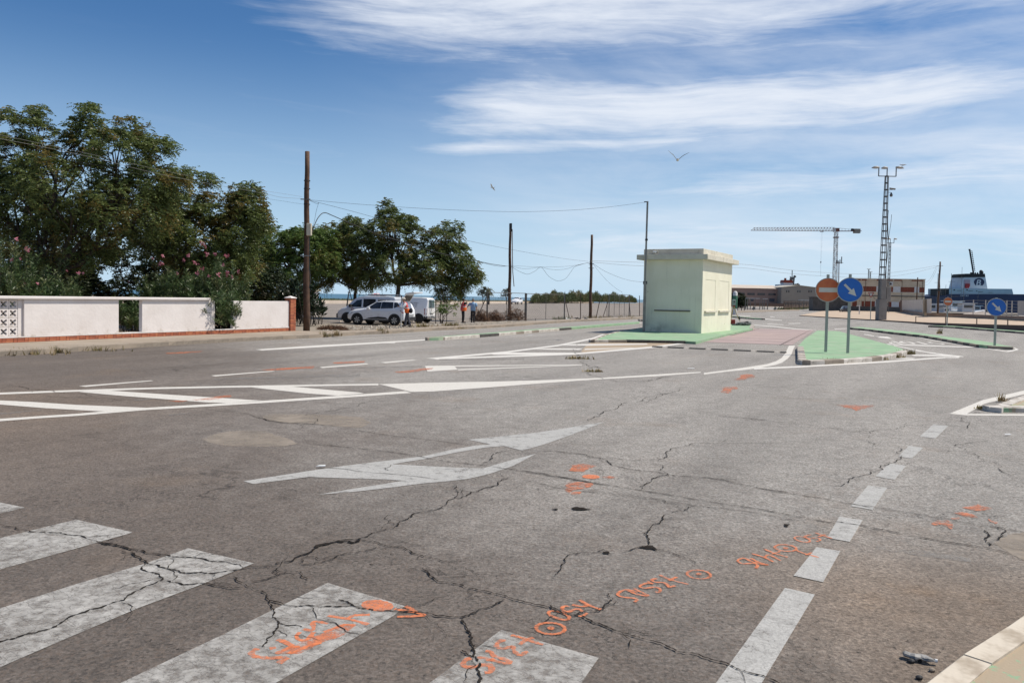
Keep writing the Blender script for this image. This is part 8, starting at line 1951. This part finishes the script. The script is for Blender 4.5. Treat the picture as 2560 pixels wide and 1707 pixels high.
tree('dark_bush', 'dark green bush in front of the warehouse beside the kiosk', gp(1843, 770, 240, 0), .8, [(0, 0, 2.6, 2.6, 1.6, 2.0), (1.2, 0, 1.8, 1.6, 1.2, 1.4)], 90, 55, M_LEAF3, .12, 4, 9, .8, 4, .42, .10, group='dark bushes behind the trees')
for i in range(3): brsh = None
tag(tuft_mass('grass', 'dry grass along the far rusty fence', 420, 66, lambda r, n: np.stack([gp(1960, 770, 200, 0).x + (gp(2060, 770, 330, 0).x - gp(1960, 770, 200, 0).x) * (t := r.rand(n)) + r.randn(n) * .8 - .8, 200 + 130 * t + r.randn(n), 0 * t], 1), .3, .9, M_GRASS, .10))
# white cabinet behind the tall pole
cbp = gp(766, 791, 66.5, 0); cab_ = empty('utility_hut', cbp, 'white utility hut with overhanging slab roof behind the tall wooden pole', 'hut'); MB().box(cbp.x - .72, cbp.y - .1, 0, cbp.x + .70, cbp.y + 1.3, 2.12).build('wall', M_PLASTER, cab_); MB().box(cbp.x - .88, cbp.y - .25, 2.122, cbp.x + .86, cbp.y + 1.45, 2.32).build('roof', M_FASC, cab_); MB().box(cbp.x + .10, cbp.y - .13, .1, cbp.x + .55, cbp.y - .101, 1.9).build('door', M_SHUT, cab_)
# other parked cars, built once and copied
def simple_car(name, label, M, paint, group):
    st = [(-.85, .60, .38, .5, .7, .85, .52, .95), (-.75, .80, .30, .48, .78, .95, .60, 1.10), (-.30, .85, .28, .46, .8, .98, .60, 1.40), (.3, .86, .27, .46, .8, .97, .62, 1.46), (1.0, .86, .27, .46, .8, .95, .62, 1.44), (1.75, .86, .27, .46, .76, .93, .70, 1.05), (2.4, .85, .28, .46, .72, .88, .70, .93), (3.1, .78, .3, .48, .62, .74, .6, .80), (3.3, .55, .36, .48, .55, .6, .45, .64)]
    gl = [('window', [(1.6, .99), (.55, 1.0), (.55, 1.38), (1.02, 1.37)], M_CGLASS, (-1, 1)), ('window', [(.48, 1.0), (-.35, 1.03), (-.1, 1.34), (.48, 1.38)], M_CGLASS, (-1, 1)), ('tail_light', [(-.55, .92), (-.80, .90), (-.78, .76), (-.6, .76)], M_RED, (-1, 1))]
    ex = [MB().plate([(-.33, -.55, 1.37), (-.33, .55, 1.37), (-.765, .62, 1.0), (-.765, -.62, 1.0)], (-.7, 0, .7), .02).build('rear_window', M_CGLASS), MB().plate([(1.04, -.56, 1.40), (1.04, .56, 1.40), (1.74, .66, 1.03), (1.74, -.66, 1.03)], (.5, 0, .9), .02).build('windscreen', M_CGLASS)]
    return vehicle(name, label, 'car', M, st, paint, 2.55, .78, .31, 'steel', gl, ex, group)[0]
g_c = 'distant parked cars'
cM = Matrix.Translation(gp(2116, 775, 168, .0)) @ Matrix.Rotation(math.radians(78), 4, 'Z')
car0 = simple_car('parked_car', 'dark blue car seen from behind beside the two-storey building', cM, M_CARG, g_c)
for px, Y, rz_, lb, mm in ((1587, 285, 185, 'silver car parked beyond the car park left of the kiosk', M_CARD), (1855, 382, 170, 'pale car furthest left before the warehouse', M_CARW), (1914, 381, 8, 'white car before the warehouse behind the second gate', M_CARW), (1924, 384, 20, 'white hatchback next to it, just left of the warehouse door', M_CARW), (1949, 380, 10, 'silver car below the corner of the gable block', M_CARD), (1938, 384, 100, 'dark car between the white hatchback and the silver car', M_CARG), (1972, 381, 0, 'white car in front of the grey gable block', M_CARW), (2086, 330, 15, 'light car at the end of the far road', M_CARW)):
    o = dup(car0, gp(px, 760, Y, .1 if Y > 340 else 0), math.radians(rz_), lb); s = 1.1; o.scale = (s, s, s * (1.15 if Y > 340 else 1))
    for ch in o.children:
        if ch.name.startswith('body'):
            ch.material_slots[0].link = 'OBJECT'; ch.material_slots[0].material = mm
